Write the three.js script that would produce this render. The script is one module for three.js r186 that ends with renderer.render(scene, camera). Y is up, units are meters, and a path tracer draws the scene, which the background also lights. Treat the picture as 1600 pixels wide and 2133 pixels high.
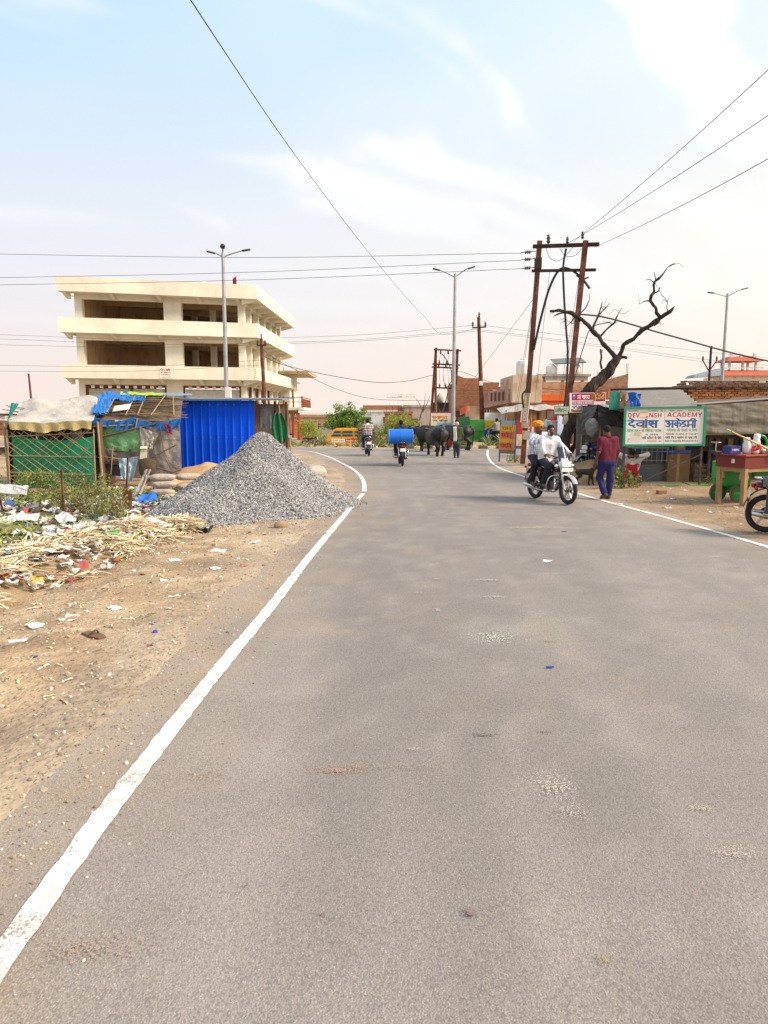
import * as THREE from 'three';
import { mergeGeometries } from 'three/addons/utils/BufferGeometryUtils.js';
import { RoundedBoxGeometry } from 'three/addons/geometries/RoundedBoxGeometry.js';

// ---------- camera, sky, sun, exposure ----------
const scene = new THREE.Scene();
const camera = new THREE.PerspectiveCamera(70.84, 0.75, 0.1, 3000);
camera.position.set(0, 1.9, 0);
camera.rotation.set(-Math.atan(200.5 / 1500), 0, 0);

const renderer = new THREE.WebGLRenderer();
renderer.toneMapping = THREE.LinearToneMapping;
renderer.toneMappingExposure = 1.5;
renderer.shadowMap.enabled = true;

const SUN_AZ = 104 * Math.PI / 180, SUN_EL = 38 * Math.PI / 180;   // hazy evening sun off to the right, a little behind the viewer
const sunDir = new THREE.Vector3(Math.sin(SUN_AZ) * Math.cos(SUN_EL), Math.sin(SUN_EL), -Math.cos(SUN_AZ) * Math.cos(SUN_EL));
const sun = new THREE.DirectionalLight(new THREE.Color().setRGB(1, 0.85, 0.7), 3.5);
sun.position.copy(sunDir).multiplyScalar(120).add(new THREE.Vector3(0, 0, -30));
sun.target.position.set(0, 0, -30); scene.add(sun.target);
sun.castShadow = true; sun.shadow.radius = 30; sun.shadow.mapSize.set(2048, 2048);
Object.assign(sun.shadow.camera, { left: -70, right: 70, top: 50, bottom: -50, near: 1, far: 260 });
sun.name = 'sun'; scene.add(sun);

// value noise on three axes, for the sky and for shapes
const hash3 = (x, y, z) => { let h = Math.imul(x, 374761393) ^ Math.imul(y, 668265263) ^ Math.imul(z, 2147483647 - 1274126177); h = Math.imul(h ^ (h >>> 13), 1274126177); return ((h ^ (h >>> 16)) >>> 0) / 4294967296; };
const sm = (t) => t * t * (3 - 2 * t), mixn = (a, b, t) => a + (b - a) * t, clamp = (x, a = 0, b = 1) => Math.max(a, Math.min(b, x));
const ss = (a, b, x) => sm(clamp((x - a) / (b - a)));
function n3(x, y, z) {
  const i = Math.floor(x), j = Math.floor(y), k = Math.floor(z), u = sm(x - i), v = sm(y - j), w = sm(z - k);
  const q = (a, b, c) => hash3(i + a, j + b, k + c);
  return mixn(mixn(mixn(q(0, 0, 0), q(1, 0, 0), u), mixn(q(0, 1, 0), q(1, 1, 0), u), v), mixn(mixn(q(0, 0, 1), q(1, 0, 1), u), mixn(q(0, 1, 1), q(1, 1, 1), u), v), w);
}
const fbm = (x, y, z, o = 4) => { let s = 0, a = 0.5; for (let i = 0; i < o; i++) { s += a * n3(x, y, z); x *= 2.03; y *= 2.03; z *= 2.03; a *= 0.5; } return s / (1 - Math.pow(0.5, o)); };
{
  const W = 1024, H = 512, data = new Float32Array(W * H * 4);
  for (let r = 0; r < H; r++) for (let c = 0; c < W; c++) {
    const el = ((r + 0.5) / H - 0.5) * Math.PI, az = ((c + 0.5) / W - 0.5) * 2 * Math.PI, y = Math.sin(el), x = Math.cos(az) * Math.cos(el), z = Math.sin(az) * Math.cos(el);
    const up = Math.max(0, y), d = x * sunDir.x + y * sunDir.y + z * sunDir.z, g = Math.pow(clamp(d * 0.5 + 0.5), 2.2);   // g: hazy glow round the sun
    const t1 = ss(0.0, 0.2, up), t2 = ss(0.16, 0.5, up), t3 = ss(0.45, 1.0, up);
    const col = [0, 1, 2].map((k) => {
      const hor = [0.635, 0.545, 0.505][k] * (1 - g) + [0.84, 0.72, 0.51][k] * g, mid = [0.555, 0.565, 0.625][k] * (1 - g) + [0.92, 0.83, 0.62][k] * g, high = [0.285, 0.49, 0.69][k] * (1 - g) + [0.80, 0.77, 0.68][k] * g, zen = [0.26, 0.4, 0.6][k];
      return mixn(mixn(mixn(hor, mid, t1), high, t2), zen, t3 * 0.8);
    });
    const k = 1 / (up + 0.22), cx = x * k, cz = z * k;    // thin high cloud on a flat sheet
    const bend = fbm(cx * 1.4, 6.1, cz * 1.4, 3) * 1.6, wisp = fbm(cx * 2.2 + 3.1 + bend, 4.2, cz * 6.5 + cx * 3.4 + bend * 2, 5), veil = fbm(cx * 0.55, 9.7, cz * 0.7, 4);
    const cl = clamp(ss(0.47, 0.66, wisp) * (0.35 + 0.65 * ss(0.4, 0.62, veil)) + ss(0.52, 0.7, veil) * 0.4) * ss(0.0, 0.25, up);
    for (let q = 0; q < 3; q++) data[(r * W + c) * 4 + q] = y < 0 ? [0.3, 0.25, 0.2][q] : mixn(col[q], [0.70, 0.70, 0.71][q] * (0.94 + 0.3 * g), cl * 0.8);
    data[(r * W + c) * 4 + 3] = 1;
  }
  const t = new THREE.DataTexture(data, W, H, THREE.RGBAFormat, THREE.FloatType);
  t.mapping = THREE.EquirectangularReflectionMapping; t.magFilter = THREE.LinearFilter; t.needsUpdate = true;
  scene.background = t; scene.environment = t;
}
// ---------- helpers ----------
let seedv = 7;
const rnd = () => { seedv = (seedv + 0x6d2b79f5) | 0; let t = Math.imul(seedv ^ (seedv >>> 15), 1 | seedv); t = (t + Math.imul(t ^ (t >>> 7), 61 | t)) ^ t; return ((t ^ (t >>> 14)) >>> 0) / 4294967296; };
const rr = (a, b) => a + (b - a) * rnd(), pick = (a) => a[Math.floor(rnd() * a.length)];
const PI = Math.PI, V = (x, y, z) => new THREE.Vector3(x, y, z), rgb = (r, g, b) => new THREE.Color().setRGB(r, g, b);
const v3 = (p) => (p.isVector3 ? p : new THREE.Vector3(p[0], p[1], p[2]));

// geometry pieces
const xf = (g, p = [0, 0, 0], r = [0, 0, 0], s = 1) => g.applyMatrix4(new THREE.Matrix4().compose(v3(p), new THREE.Quaternion().setFromEuler(new THREE.Euler(...r)), Array.isArray(s) ? v3(s) : V(s, s, s)));
const bx = (w, h, d, x = 0, y = 0, z = 0, ry = 0, rx = 0, rz = 0) => xf(new THREE.BoxGeometry(w, h, d), [x, y, z], [rx, ry, rz]);
const rb = (w, h, d, rad, x = 0, y = 0, z = 0, ry = 0, rx = 0, rz = 0, seg = 2) => xf(new RoundedBoxGeometry(w, h, d, seg, rad), [x, y, z], [rx, ry, rz]);
const sp = (rx, ry, rz, x = 0, y = 0, z = 0, w = 12, h = 8) => xf(new THREE.SphereGeometry(1, w, h), [x, y, z], [0, 0, 0], [rx, ry, rz]);
function cy(a, b, r0, r1 = r0, n = 8, open = false) {
  a = v3(a); b = v3(b); const d = b.clone().sub(a), L = d.length(), g = new THREE.CylinderGeometry(r1, r0, L, n, 1, open);
  g.applyQuaternion(new THREE.Quaternion().setFromUnitVectors(V(0, 1, 0), d.divideScalar(L || 1)));
  const m = a.clone().add(b).multiplyScalar(0.5); return g.translate(m.x, m.y, m.z);
}
function bar(a, b, w, h) {                                     // box beam between two points
  a = v3(a); b = v3(b); const L = a.distanceTo(b), g = new THREE.BoxGeometry(w, h, L), m = new THREE.Matrix4().lookAt(b, a, Math.abs(b.y - a.y) > L * 0.97 ? V(0, 0, 1) : V(0, 1, 0));
  g.applyMatrix4(m); const c = a.add(b).multiplyScalar(0.5); return g.translate(c.x, c.y, c.z);
}
function tb(pts, r, n = 6, seg = 0, caps = true, kinky = false) {             // sweep of changing radius along a smooth curve
  const P = pts.map(v3), c = kinky ? new THREE.CatmullRomCurve3(P, false, 'catmullrom', 0.12) : new THREE.CatmullRomCurve3(P, false, 'centripetal'), S = seg || (P.length - 1) * 4, rad = typeof r === 'function' ? r : Array.isArray(r) ? (t) => { const q = t * (r.length - 1), i = Math.min(r.length - 2, Math.floor(q)); return mixn(r[i], r[i + 1], q - i); } : () => r;
  const pos = [], nor = [], idx = []; let U = null;
  for (let i = 0; i <= S; i++) {
    const t = i / S, p = c.getPoint(t), T = c.getTangent(t);
    if (!U) { U = Math.abs(T.y) > 0.9 ? V(1, 0, 0) : V(0, 1, 0); } U.sub(T.clone().multiplyScalar(U.dot(T))).normalize();
    const B = T.clone().cross(U);
    for (let k = 0; k < n; k++) { const a = k / n * 2 * PI, q = U.clone().multiplyScalar(Math.cos(a)).addScaledVector(B, Math.sin(a)); nor.push(q.x, q.y, q.z); q.multiplyScalar(rad(t)).add(p); pos.push(q.x, q.y, q.z); }
  }
  for (let i = 0; i < S; i++) for (let k = 0; k < n; k++) { const a = i * n + k, b = i * n + (k + 1) % n, d = a + n, e = b + n; idx.push(a, b, d, b, e, d); }
  if (caps) for (const i of [0, S]) { const p = c.getPoint(i / S), T = c.getTangent(i / S).multiplyScalar(i ? 1 : -1), o = pos.length / 3; pos.push(p.x, p.y, p.z); nor.push(T.x, T.y, T.z); for (let k = 0; k < n; k++) { const a = i * n + k, b = i * n + (k + 1) % n; i ? idx.push(a, b, o) : idx.push(b, a, o); } }
  const g = new THREE.BufferGeometry(); g.setAttribute('position', new THREE.Float32BufferAttribute(pos, 3)); g.setAttribute('normal', new THREE.Float32BufferAttribute(nor, 3)); g.setIndex(idx); return g;
}
function grid(f, nu, nv) {                                     // open parametric sheet, indexed
  const pos = [], uv = [], idx = [];
  for (let j = 0; j <= nv; j++) for (let i = 0; i <= nu; i++) { const p = f(i / nu, j / nv); pos.push(p[0], p[1], p[2]); uv.push(i / nu, j / nv); }
  for (let j = 0; j < nv; j++) for (let i = 0; i < nu; i++) { const a = j * (nu + 1) + i, b = a + 1, c = a + nu + 1, d = c + 1; idx.push(a, b, d, a, d, c); }
  const g = new THREE.BufferGeometry(); g.setAttribute('position', new THREE.Float32BufferAttribute(pos, 3)); g.setAttribute('uv', new THREE.Float32BufferAttribute(uv, 2)); g.setIndex(idx); g.computeVertexNormals(); return g;
}
function sheet(f, nu, nv, th = 0.006) {                        // cloth or tin with real thickness and closed edges
  const top = grid(f, nu, nv), n = top.attributes.normal, p = top.attributes.position, low = [], idx = [], I = top.index.array, N = p.count;
  for (let i = 0; i < N; i++) low.push(p.getX(i) - n.getX(i) * th, p.getY(i) - n.getY(i) * th, p.getZ(i) - n.getZ(i) * th);
  for (let i = 0; i < I.length; i += 3) idx.push(I[i] , I[i + 2] , I[i + 1] );
  const b = new THREE.BufferGeometry(); b.setAttribute('position', new THREE.Float32BufferAttribute(low, 3)); b.setAttribute('uv', top.attributes.uv.clone()); b.setIndex(idx); b.computeVertexNormals();
  const e = [], W = nu + 1, q = (a, c) => { const A = [p.getX(a), p.getY(a), p.getZ(a)], C = [p.getX(c), p.getY(c), p.getZ(c)], a2 = low.slice(a * 3, a * 3 + 3), c2 = low.slice(c * 3, c * 3 + 3); e.push(...A, ...a2, ...C, ...C, ...a2, ...c2); };
  for (let i = 0; i < nu; i++) { q(i, i + 1); q(nv * W + i + 1, nv * W + i); } for (let j = 0; j < nv; j++) { q((j + 1) * W, j * W); q(j * W + nu, (j + 1) * W + nu); }
  const k = new THREE.BufferGeometry(); k.setAttribute('position', new THREE.Float32BufferAttribute(e, 3)); k.computeVertexNormals();
  return [top, b, k];
}
function hexa(c) {                                             // eight corners: bottom ring then top ring, both counter-clockwise from above
  const q = [[0, 3, 2, 1], [4, 5, 6, 7], [0, 1, 5, 4], [1, 2, 6, 5], [2, 3, 7, 6], [3, 0, 4, 7]], pos = [];
  for (const [a, b, d, e] of q) for (const i of [a, b, d, a, d, e]) pos.push(...c[i]);
  const g = new THREE.BufferGeometry(); g.setAttribute('position', new THREE.Float32BufferAttribute(pos, 3)); g.computeVertexNormals(); return g;
}
function ext(pts, depth, bev = 0, holes = []) {                // extruded outline, centred in depth
  const s = new THREE.Shape(pts.map((p) => new THREE.Vector2(p[0], p[1]))); for (const h of holes) s.holes.push(new THREE.Path(h.map((p) => new THREE.Vector2(p[0], p[1]))));
  const g = new THREE.ExtrudeGeometry(s, { depth: depth - 2 * bev, bevelEnabled: bev > 0, bevelSize: bev, bevelThickness: bev, bevelSegments: 2, curveSegments: 6 }); return g.translate(0, 0, -(depth - 2 * bev) / 2);
}
const lathe = (pts, n = 16) => new THREE.LatheGeometry(pts.map((p) => new THREE.Vector2(p[0], p[1])), n);

// signed-distance meshing (naive surface nets), for bodies
const sub3 = (a, b) => [a[0] - b[0], a[1] - b[1], a[2] - b[2]], add3 = (a, b, k = 1) => [a[0] + b[0] * k, a[1] + b[1] * k, a[2] + b[2] * k], lerp3 = (a, b, t) => [mixn(a[0], b[0], t), mixn(a[1], b[1], t), mixn(a[2], b[2], t)];
const cap = (a, b, r0, r1 = r0) => { const d = sub3(b, a), L = d[0] * d[0] + d[1] * d[1] + d[2] * d[2] || 1e-9; return (x, y, z) => { const px = x - a[0], py = y - a[1], pz = z - a[2], t = clamp((px * d[0] + py * d[1] + pz * d[2]) / L); return Math.hypot(px - d[0] * t, py - d[1] * t, pz - d[2] * t) - (r0 + (r1 - r0) * t); }; };
const ell = (c, r) => { const m = Math.min(...r); return (x, y, z) => { const k = Math.hypot((x - c[0]) / r[0], (y - c[1]) / r[1], (z - c[2]) / r[2]); return (k - 1) * m * (k < 1 ? 1 : 1.0) * (1 + 0.25 * (Math.max(...r) / m - 1)); }; };
const smin = (list, k) => (x, y, z) => { let d = 1e9; for (const f of list) { const e = f(x, y, z); if (e - d > k) continue; if (d - e > k) { d = e; continue; } const h = clamp(0.5 + 0.5 * (d - e) / k); d = d + (e - d) * h - k * h * (1 - h); } return d; };
function nets(f, lo, hi, cell) {
  const n = [0, 1, 2].map((i) => Math.ceil((hi[i] - lo[i]) / cell) + 2), [nx, ny, nz] = n, F = new Float32Array(nx * ny * nz).fill(1), at = (i, j, k) => i + nx * (j + ny * k), B = 4;
  for (let k = 0; k < nz; k += B) for (let j = 0; j < ny; j += B) for (let i = 0; i < nx; i += B) {
    const c = f(lo[0] + (i + B / 2) * cell, lo[1] + (j + B / 2) * cell, lo[2] + (k + B / 2) * cell);
    const far = Math.abs(c) > cell * B * 1.6 + 0.02;
    for (let c3 = k; c3 < Math.min(nz, k + B); c3++) for (let c2 = j; c2 < Math.min(ny, j + B); c2++) for (let c1 = i; c1 < Math.min(nx, i + B); c1++) F[at(c1, c2, c3)] = far ? c : f(lo[0] + c1 * cell, lo[1] + c2 * cell, lo[2] + c3 * cell);
  }
  const id = new Int32Array(nx * ny * nz).fill(-1), pos = [], idx = [];
  for (let k = 0; k < nz - 1; k++) for (let j = 0; j < ny - 1; j++) for (let i = 0; i < nx - 1; i++) {
    let s = 0, x = 0, y = 0, z = 0, m = 0;
    const v = []; for (let q = 0; q < 8; q++) { const e = F[at(i + (q & 1), j + (q >> 1 & 1), k + (q >> 2))]; v.push(e); if (e < 0) m++; }
    if (m === 0 || m === 8) continue;
    for (let a = 0; a < 8; a++) for (const b of [1, 2, 4]) if (!(a & b)) { const p = v[a], q = v[a | b]; if ((p < 0) !== (q < 0)) { const t = p / (p - q); x += (a & 1) + (b === 1 ? t : 0); y += (a >> 1 & 1) + (b === 2 ? t : 0); z += (a >> 2) + (b === 4 ? t : 0); s++; } }
    id[at(i, j, k)] = pos.length / 3; pos.push(lo[0] + (i + x / s) * cell, lo[1] + (j + y / s) * cell, lo[2] + (k + z / s) * cell);
  }
  const quad = (a, b, c, d, fl) => { if (a < 0 || b < 0 || c < 0 || d < 0) return; fl ? idx.push(a, b, c, a, c, d) : idx.push(a, c, b, a, d, c); };
  for (let k = 1; k < nz - 1; k++) for (let j = 1; j < ny - 1; j++) for (let i = 1; i < nx - 1; i++) {
    const p = F[at(i, j, k)] < 0;
    if (p !== F[at(i + 1, j, k)] < 0) quad(id[at(i, j - 1, k - 1)], id[at(i, j, k - 1)], id[at(i, j, k)], id[at(i, j - 1, k)], p);
    if (p !== F[at(i, j + 1, k)] < 0) quad(id[at(i - 1, j, k - 1)], id[at(i - 1, j, k)], id[at(i, j, k)], id[at(i, j, k - 1)], p);
    if (p !== F[at(i, j, k + 1)] < 0) quad(id[at(i - 1, j - 1, k)], id[at(i, j - 1, k)], id[at(i, j, k)], id[at(i - 1, j, k)], p);
  }
  const g = new THREE.BufferGeometry(); g.setAttribute('position', new THREE.Float32BufferAttribute(pos, 3)); g.setIndex(idx); g.computeVertexNormals(); return g;
}

// meshes and things
const names = {};
const numbered = (n) => { const k = names[n] = (names[n] ?? -1) + 1; return k ? n + '_' + String(k).padStart(3, '0') : n; };
function boxUV(g) {
  const p = g.attributes.position, uv = new Float32Array(p.count * 2), a = new THREE.Vector3(), b = new THREE.Vector3(), c = new THREE.Vector3(), n = new THREE.Vector3();
  for (let i = 0; i < p.count; i += 3) {
    a.fromBufferAttribute(p, i); b.fromBufferAttribute(p, i + 1); c.fromBufferAttribute(p, i + 2); n.copy(b).sub(a).cross(c.clone().sub(a)); const x = Math.abs(n.x), y = Math.abs(n.y), z = Math.abs(n.z);
    [a, b, c].forEach((q, k) => { uv[(i + k) * 2] = x > y && x > z ? q.z : q.x; uv[(i + k) * 2 + 1] = y >= x && y >= z ? q.z : q.y; });
  }
  g.setAttribute('uv', new THREE.BufferAttribute(uv, 2)); return g;
}
function join(list, keepUV) {
  list = (Array.isArray(list) ? list.flat(3) : [list]).filter((g) => g.attributes.position.count > 0).map((g) => { const q = g.index ? g.toNonIndexed() : g; for (const k of Object.keys(q.attributes)) if (!['position', 'normal', 'uv', 'color'].includes(k) || (k === 'uv' && !keepUV)) q.deleteAttribute(k); return q; });
  const g = list.length > 1 ? mergeGeometries(list) : list[0]; return keepUV ? g : boxUV(g);
}
function mk(name, geos, mat, parent = scene, keepUV = false) {
  const m = new THREE.Mesh(geos.isBufferGeometry && geos.userData.ready ? geos : join(geos, keepUV), mat); m.name = parent === scene ? numbered(name) : name; m.castShadow = m.receiveShadow = true; parent.add(m); return m;
}
const ready = (geos, keepUV) => { const g = join(geos, keepUV); g.userData.ready = true; return g; };   // a geometry shared by alike pieces
function tag(o, label, category, group, kind) { o.userData.label = label; o.userData.category = category; if (group) o.userData.group = group; if (kind) o.userData.kind = kind; return o; }
function thing(name, label, category, p = [0, 0, 0], ry = 0, group) { const o = new THREE.Group(); o.name = numbered(name); scene.add(o); o.position.set(...p); o.rotation.y = ry; return tag(o, label, category, group); }
function setting(name, label, geos, mat, keepUV) { const m = mk(name, geos, mat, scene, keepUV); m.userData.kind = 'structure'; m.userData.label = label; m.userData.category = name.replace(/_/g, ' ').split(' ').slice(-2).join(' '); return m; }
function scatter(name, geo, mat, items, label, category, parent = scene) {   // uncountable stuff: one instanced object
  if (geo.index === null && !geo.attributes.uv) boxUV(geo);
  const m = new THREE.InstancedMesh(geo, mat, items.length), M4 = new THREE.Matrix4(), e = new THREE.Euler(), q = new THREE.Quaternion();
  items.forEach((t, i) => { e.set(...t.r); q.setFromEuler(e); m.setMatrixAt(i, M4.compose(v3(t.p), q, Array.isArray(t.s) ? v3(t.s) : V(t.s, t.s, t.s))); if (t.c) m.setColorAt(i, t.c); });
  m.name = parent === scene ? numbered(name) : name; m.castShadow = m.receiveShadow = true; parent.add(m); m.userData.kind = 'stuff'; if (parent === scene) { m.userData.label = label; m.userData.category = category; } return m;
}

// ---------- textures ----------
const lat = (seed) => { const t = new Float32Array(65536); for (let i = 0; i < 65536; i++) t[i] = hash3(i, seed, 17); return t; }, LT = lat(3);
const tn = (x, y, p, s = 0) => { const i = Math.floor(x), j = Math.floor(y), u = sm(x - i), v = sm(y - j), q = (a, b) => LT[((((a % p) + p) % p) + (((b % p) + p) % p) * 211 + s * 7919) & 65535]; return mixn(mixn(q(i, j), q(i + 1, j), u), mixn(q(i, j + 1), q(i + 1, j + 1), u), v); };
const tf = (x, y, p, o = 4, s = 0) => { let r = 0, a = 0.5; for (let k = 0; k < o; k++) { r += a * tn(x * p, y * p, p, s + k); p *= 2; a *= 0.5; } return r / (1 - Math.pow(0.5, o)); };   // tiles over 0..1
function tex(n, f, srgb = true, rep = 1, nv = n) {
  const d = new Uint8Array(n * nv * 4); for (let j = 0; j < nv; j++) for (let i = 0; i < n; i++) { const c = f(i / n, j / nv, i, j), o = (j * n + i) * 4; d[o] = clamp(c[0]) * 255; d[o + 1] = clamp(c[1] ?? c[0]) * 255; d[o + 2] = clamp(c[2] ?? c[0]) * 255; d[o + 3] = 255; }
  const t = new THREE.DataTexture(d, n, nv); t.wrapS = t.wrapT = THREE.RepeatWrapping; t.magFilter = THREE.LinearFilter; if (srgb) t.colorSpace = THREE.SRGBColorSpace; t.repeat.set(...(Array.isArray(rep) ? rep : [rep, rep])); t.needsUpdate = true; return t;
}
const rep = (t, s, s2 = s) => { const c = t.clone(); c.repeat.set(s, s2); c.needsUpdate = true; return c; };
const l2s = (x) => (x <= 0.0031308 ? x * 12.92 : 1.055 * Math.pow(x, 1 / 2.4) - 0.055);
// all the neutral maps hold linear multipliers around 0.9
const T = {};
T.mottle = tex(512, (u, v) => { const a = tf(u, v, 4, 6, 1), b = tf(u, v, 32, 3, 5); return [l2s(0.62 + 0.42 * a + 0.14 * (b - 0.5))]; });
T.stain = tex(512, (u, v) => { const a = tf(u, v, 3, 6, 9), s = tf(u * 1, v, 16, 3, 12), d = ss(0.5, 0.75, a) * 0.5, st = ss(0.55, 0.8, tf(u, v * 0.12 + 0.3, 24, 2, 20)) * 0.25; return [l2s(1 - d * 0.55 - st + 0.1 * (s - 0.5)), l2s(1 - d * 0.72 - st + 0.1 * (s - 0.5)), l2s(1 - d - st * 1.1 + 0.1 * (s - 0.5))]; });
T.bark = tex(512, (u, v) => { const a = tf(u * 1, v * 0.25, 32, 4, 3), b = tf(u, v, 6, 4, 8), c = ss(0.35, 0.6, a); return [l2s(0.4 + 0.6 * c * (0.7 + 0.5 * b))]; });
T.rust = tex(512, (u, v) => { const a = tf(u, v, 5, 6, 2), k = ss(0.42, 0.62, a), f = tf(u, v, 64, 2, 4); return [l2s(mixn(0.55, 1, k) * (0.85 + 0.3 * f)), l2s(mixn(0.36, 0.78, k) * (0.85 + 0.3 * f)), l2s(mixn(0.25, 0.7, k) * (0.85 + 0.3 * f))]; });
T.fold = tex(512, (u, v) => { const w = tf(u, v, 3, 3, 4), a = tf(u + w * 0.3, v, 7, 4, 6); return [Math.abs(a - 0.5) * 2 * 0.7 + 0.3 * tf(u, v, 40, 2, 1)]; }, false);
T.grit = tex(512, (u, v) => [tf(u, v, 48, 4, 7) * 0.6 + 0.4 * tf(u, v, 8, 3, 2)], false);
T.weave = tex(256, (u, v, i, j) => [0.5 + 0.3 * Math.sin(i * PI / 2) * Math.cos(j * PI / 2) + 0.2 * tf(u, v, 16, 2, 3)], false);
const wrapm = new Map();
function mat(c, o = {}) {
  const { map, mr = 1, bump, br = 1, bs = 0.01, ...p } = o, m = new (p.clearcoat || p.transmission || p.sheen || p.specularIntensity !== undefined ? THREE.MeshPhysicalMaterial : THREE.MeshStandardMaterial)({ roughness: 0.85, metalness: 0, ...p });
  m.color.setRGB(...c);
  const one = (t, s) => { const k = t.uuid + s; if (!wrapm.has(k)) wrapm.set(k, s === 1 ? t : rep(t, s)); return wrapm.get(k); };
  if (map) m.map = one(map, mr); if (bump) { m.bumpMap = one(bump, br); m.bumpScale = bs; } return m;
}
function canvasTex(w, h, draw) { const c = document.createElement('canvas'); c.width = w; c.height = h; const x = c.getContext('2d'); draw(x, w, h); const t = new THREE.CanvasTexture(c); t.colorSpace = THREE.SRGBColorSpace; t.magFilter = THREE.LinearFilter; return t; }
const canvasMat = (w, h, draw, o = {}) => { const m = new THREE.MeshStandardMaterial({ roughness: 0.7, ...o }); m.map = canvasTex(w, h, draw); return m; };
// a flat printed face w x h with its picture on the front, on a thin board
function board(name, w, h, th, print, edge, parent, p = [0, 0, 0], r = [0, 0, 0]) {
  const b = mk(name, xf(bx(w, h, th, 0, 0, -th / 2 - 0.003), p, r), edge, parent); const f = new THREE.PlaneGeometry(w, h); xf(f, p, r); mk('printed_face', [f], print, parent, true); return b;
}

// strokes of Devanagari letters in a unit box under the head line (y down)
const DEV = {
  da: [0.6, [[.3, 0], [.3, .26], [.1, .32], [.05, .55], [.2, .74], [.45, .66]], [[.3, .7], [.5, 1]]], va: [0.72, [[.6, 0], [.6, 1]], [[.6, .4], [.35, .25], [.1, .4], [.1, .65], [.35, .8], [.6, .55]]], sha: [0.78, [[.66, 0], [.66, 1]], [[.1, .3], [.2, .08], [.4, .15], [.36, .4], [.12, .5], [.2, .62], [.45, .95]], [[.12, .5], [.4, .52], [.5, .4]]],
  a: [0.85, [[.05, .2], [.28, .1], [.38, .28], [.18, .45], [.42, .58], [.34, .9], [.04, .8]], [[.3, .5], [.72, .45]], [[.72, 0], [.72, 1]]], ka: [0.8, [[.4, 0], [.4, 1]], [[.4, .4], [.2, .3], [.06, .48], [.18, .68], [.4, .58]], [[.4, .42], [.62, .32], [.75, .5], [.66, .8]]], Da: [0.58, [[.35, 0], [.35, .2], [.12, .25], [.14, .48], [.42, .52], [.46, .78], [.1, .92]]],
  ma: [0.76, [[.14, 0], [.14, .7], [.04, .8], [.16, .86], [.2, .6], [.64, .58]], [[.64, 0], [.64, 1]]], aa: [0.22, [[.1, 0], [.1, 1]]], e: [0, [[-.5, -.36], [-.3, -.2], [-.2, 0]]], ii: [0.24, [[.1, 0], [.1, 1]], [[.1, 0], [.06, -.28], [-.22, -.32], [-.4, -.08]]], i: [0.24, [[.12, 0], [.12, 1]], [[.12, 0], [.18, -.3], [.5, -.3], [.62, -.04]]], dot: [0, [[-.16, -.2], [-.13, -.22]]],
  sa: [0.76, [[.1, .1], [.34, .2], [.1, .48], [.42, .95]], [[.2, .5], [.64, .5]], [[.64, 0], [.64, 1]]], na: [0.66, [[.06, .5], [.14, .56], [.16, .46], [.54, .5]], [[.54, 0], [.54, 1]]], pa: [0.72, [[.12, 0], [.12, .5], [.3, .66], [.6, .5]], [[.6, 0], [.6, 1]]], ra: [0.5, [[.1, .06], [.34, .2], [.1, .46], [.42, .95]]],
  ta: [0.68, [[.56, 0], [.56, 1]], [[.56, .35], [.22, .38], [.1, .62], [.22, .9]]], la: [0.88, [[.76, 0], [.76, 1]], [[.76, .4], [.5, .34], [.44, .62], [.32, .34], [.08, .5], [.2, .86]]], ya: [0.72, [[.1, .1], [.22, .3], [.08, .5], [.3, .72], [.6, .5]], [[.6, 0], [.6, 1]]], Ta: [0.58, [[.36, 0], [.36, .16], [.1, .36], [.14, .78], [.46, .86]]],
  ha: [0.62, [[.36, 0], [.36, .18], [.12, .26], [.4, .44], [.14, .6], [.4, .72], [.3, 1]]], ga: [0.66, [[.12, 0], [.12, .6], [.2, .66], [.24, .56]], [[.54, 0], [.54, 1]]], dha: [0.7, [[.14, .1], [.06, .22], [.2, .3], [.1, .5], [.22, .74], [.58, .52]], [[.58, .1], [.58, 1]]], u: [0.6, [[.12, .16], [.38, .14], [.2, .44], [.42, .56], [.3, .9], [.06, .8]]], tha: [0.72, [[.1, .2], [.24, .14], [.2, .4], [.08, .55], [.3, .74], [.6, .5]], [[.6, 0], [.6, 1]]], sp: [0.42],
};
function dev(x, words, px, py, size, lw, color) {
  x.strokeStyle = color; x.lineWidth = lw; x.lineCap = 'round'; x.lineJoin = 'round'; let q = px;
  for (const w of words.split(' / ')) { const s0 = q; for (const g of w.split(' ')) { const d = DEV[g]; for (const s of d.slice(1)) { x.beginPath(); s.forEach(([a, b], i) => (i ? x.lineTo : x.moveTo).call(x, q + a * size, py + b * size)); x.stroke(); } q += d[0] * size; } x.beginPath(); x.moveTo(s0 - size * 0.04, py); x.lineTo(q, py); x.stroke(); q += size * 0.42; }
  return q;
}
const devWidth = (words, size) => words.split(' / ').reduce((s, w) => s + w.split(' ').reduce((a, g) => a + DEV[g][0], 0) * size + size * 0.42, 0);
const devFit = (x, words, px, py, w, size, lw, color) => { x.save(); x.translate(px, py); x.scale(w / devWidth(words, size), 1); dev(x, words, 0, 0, size, lw, color); x.restore(); };
const put = (x, s, px, py, w, size, color, font = 'bold') => { x.save(); x.font = font + ' ' + size + 'px sans-serif'; x.fillStyle = color; x.translate(px, py); x.scale(w / x.measureText(s).width, 1); x.fillText(s, 0, 0); x.restore(); };

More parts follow.
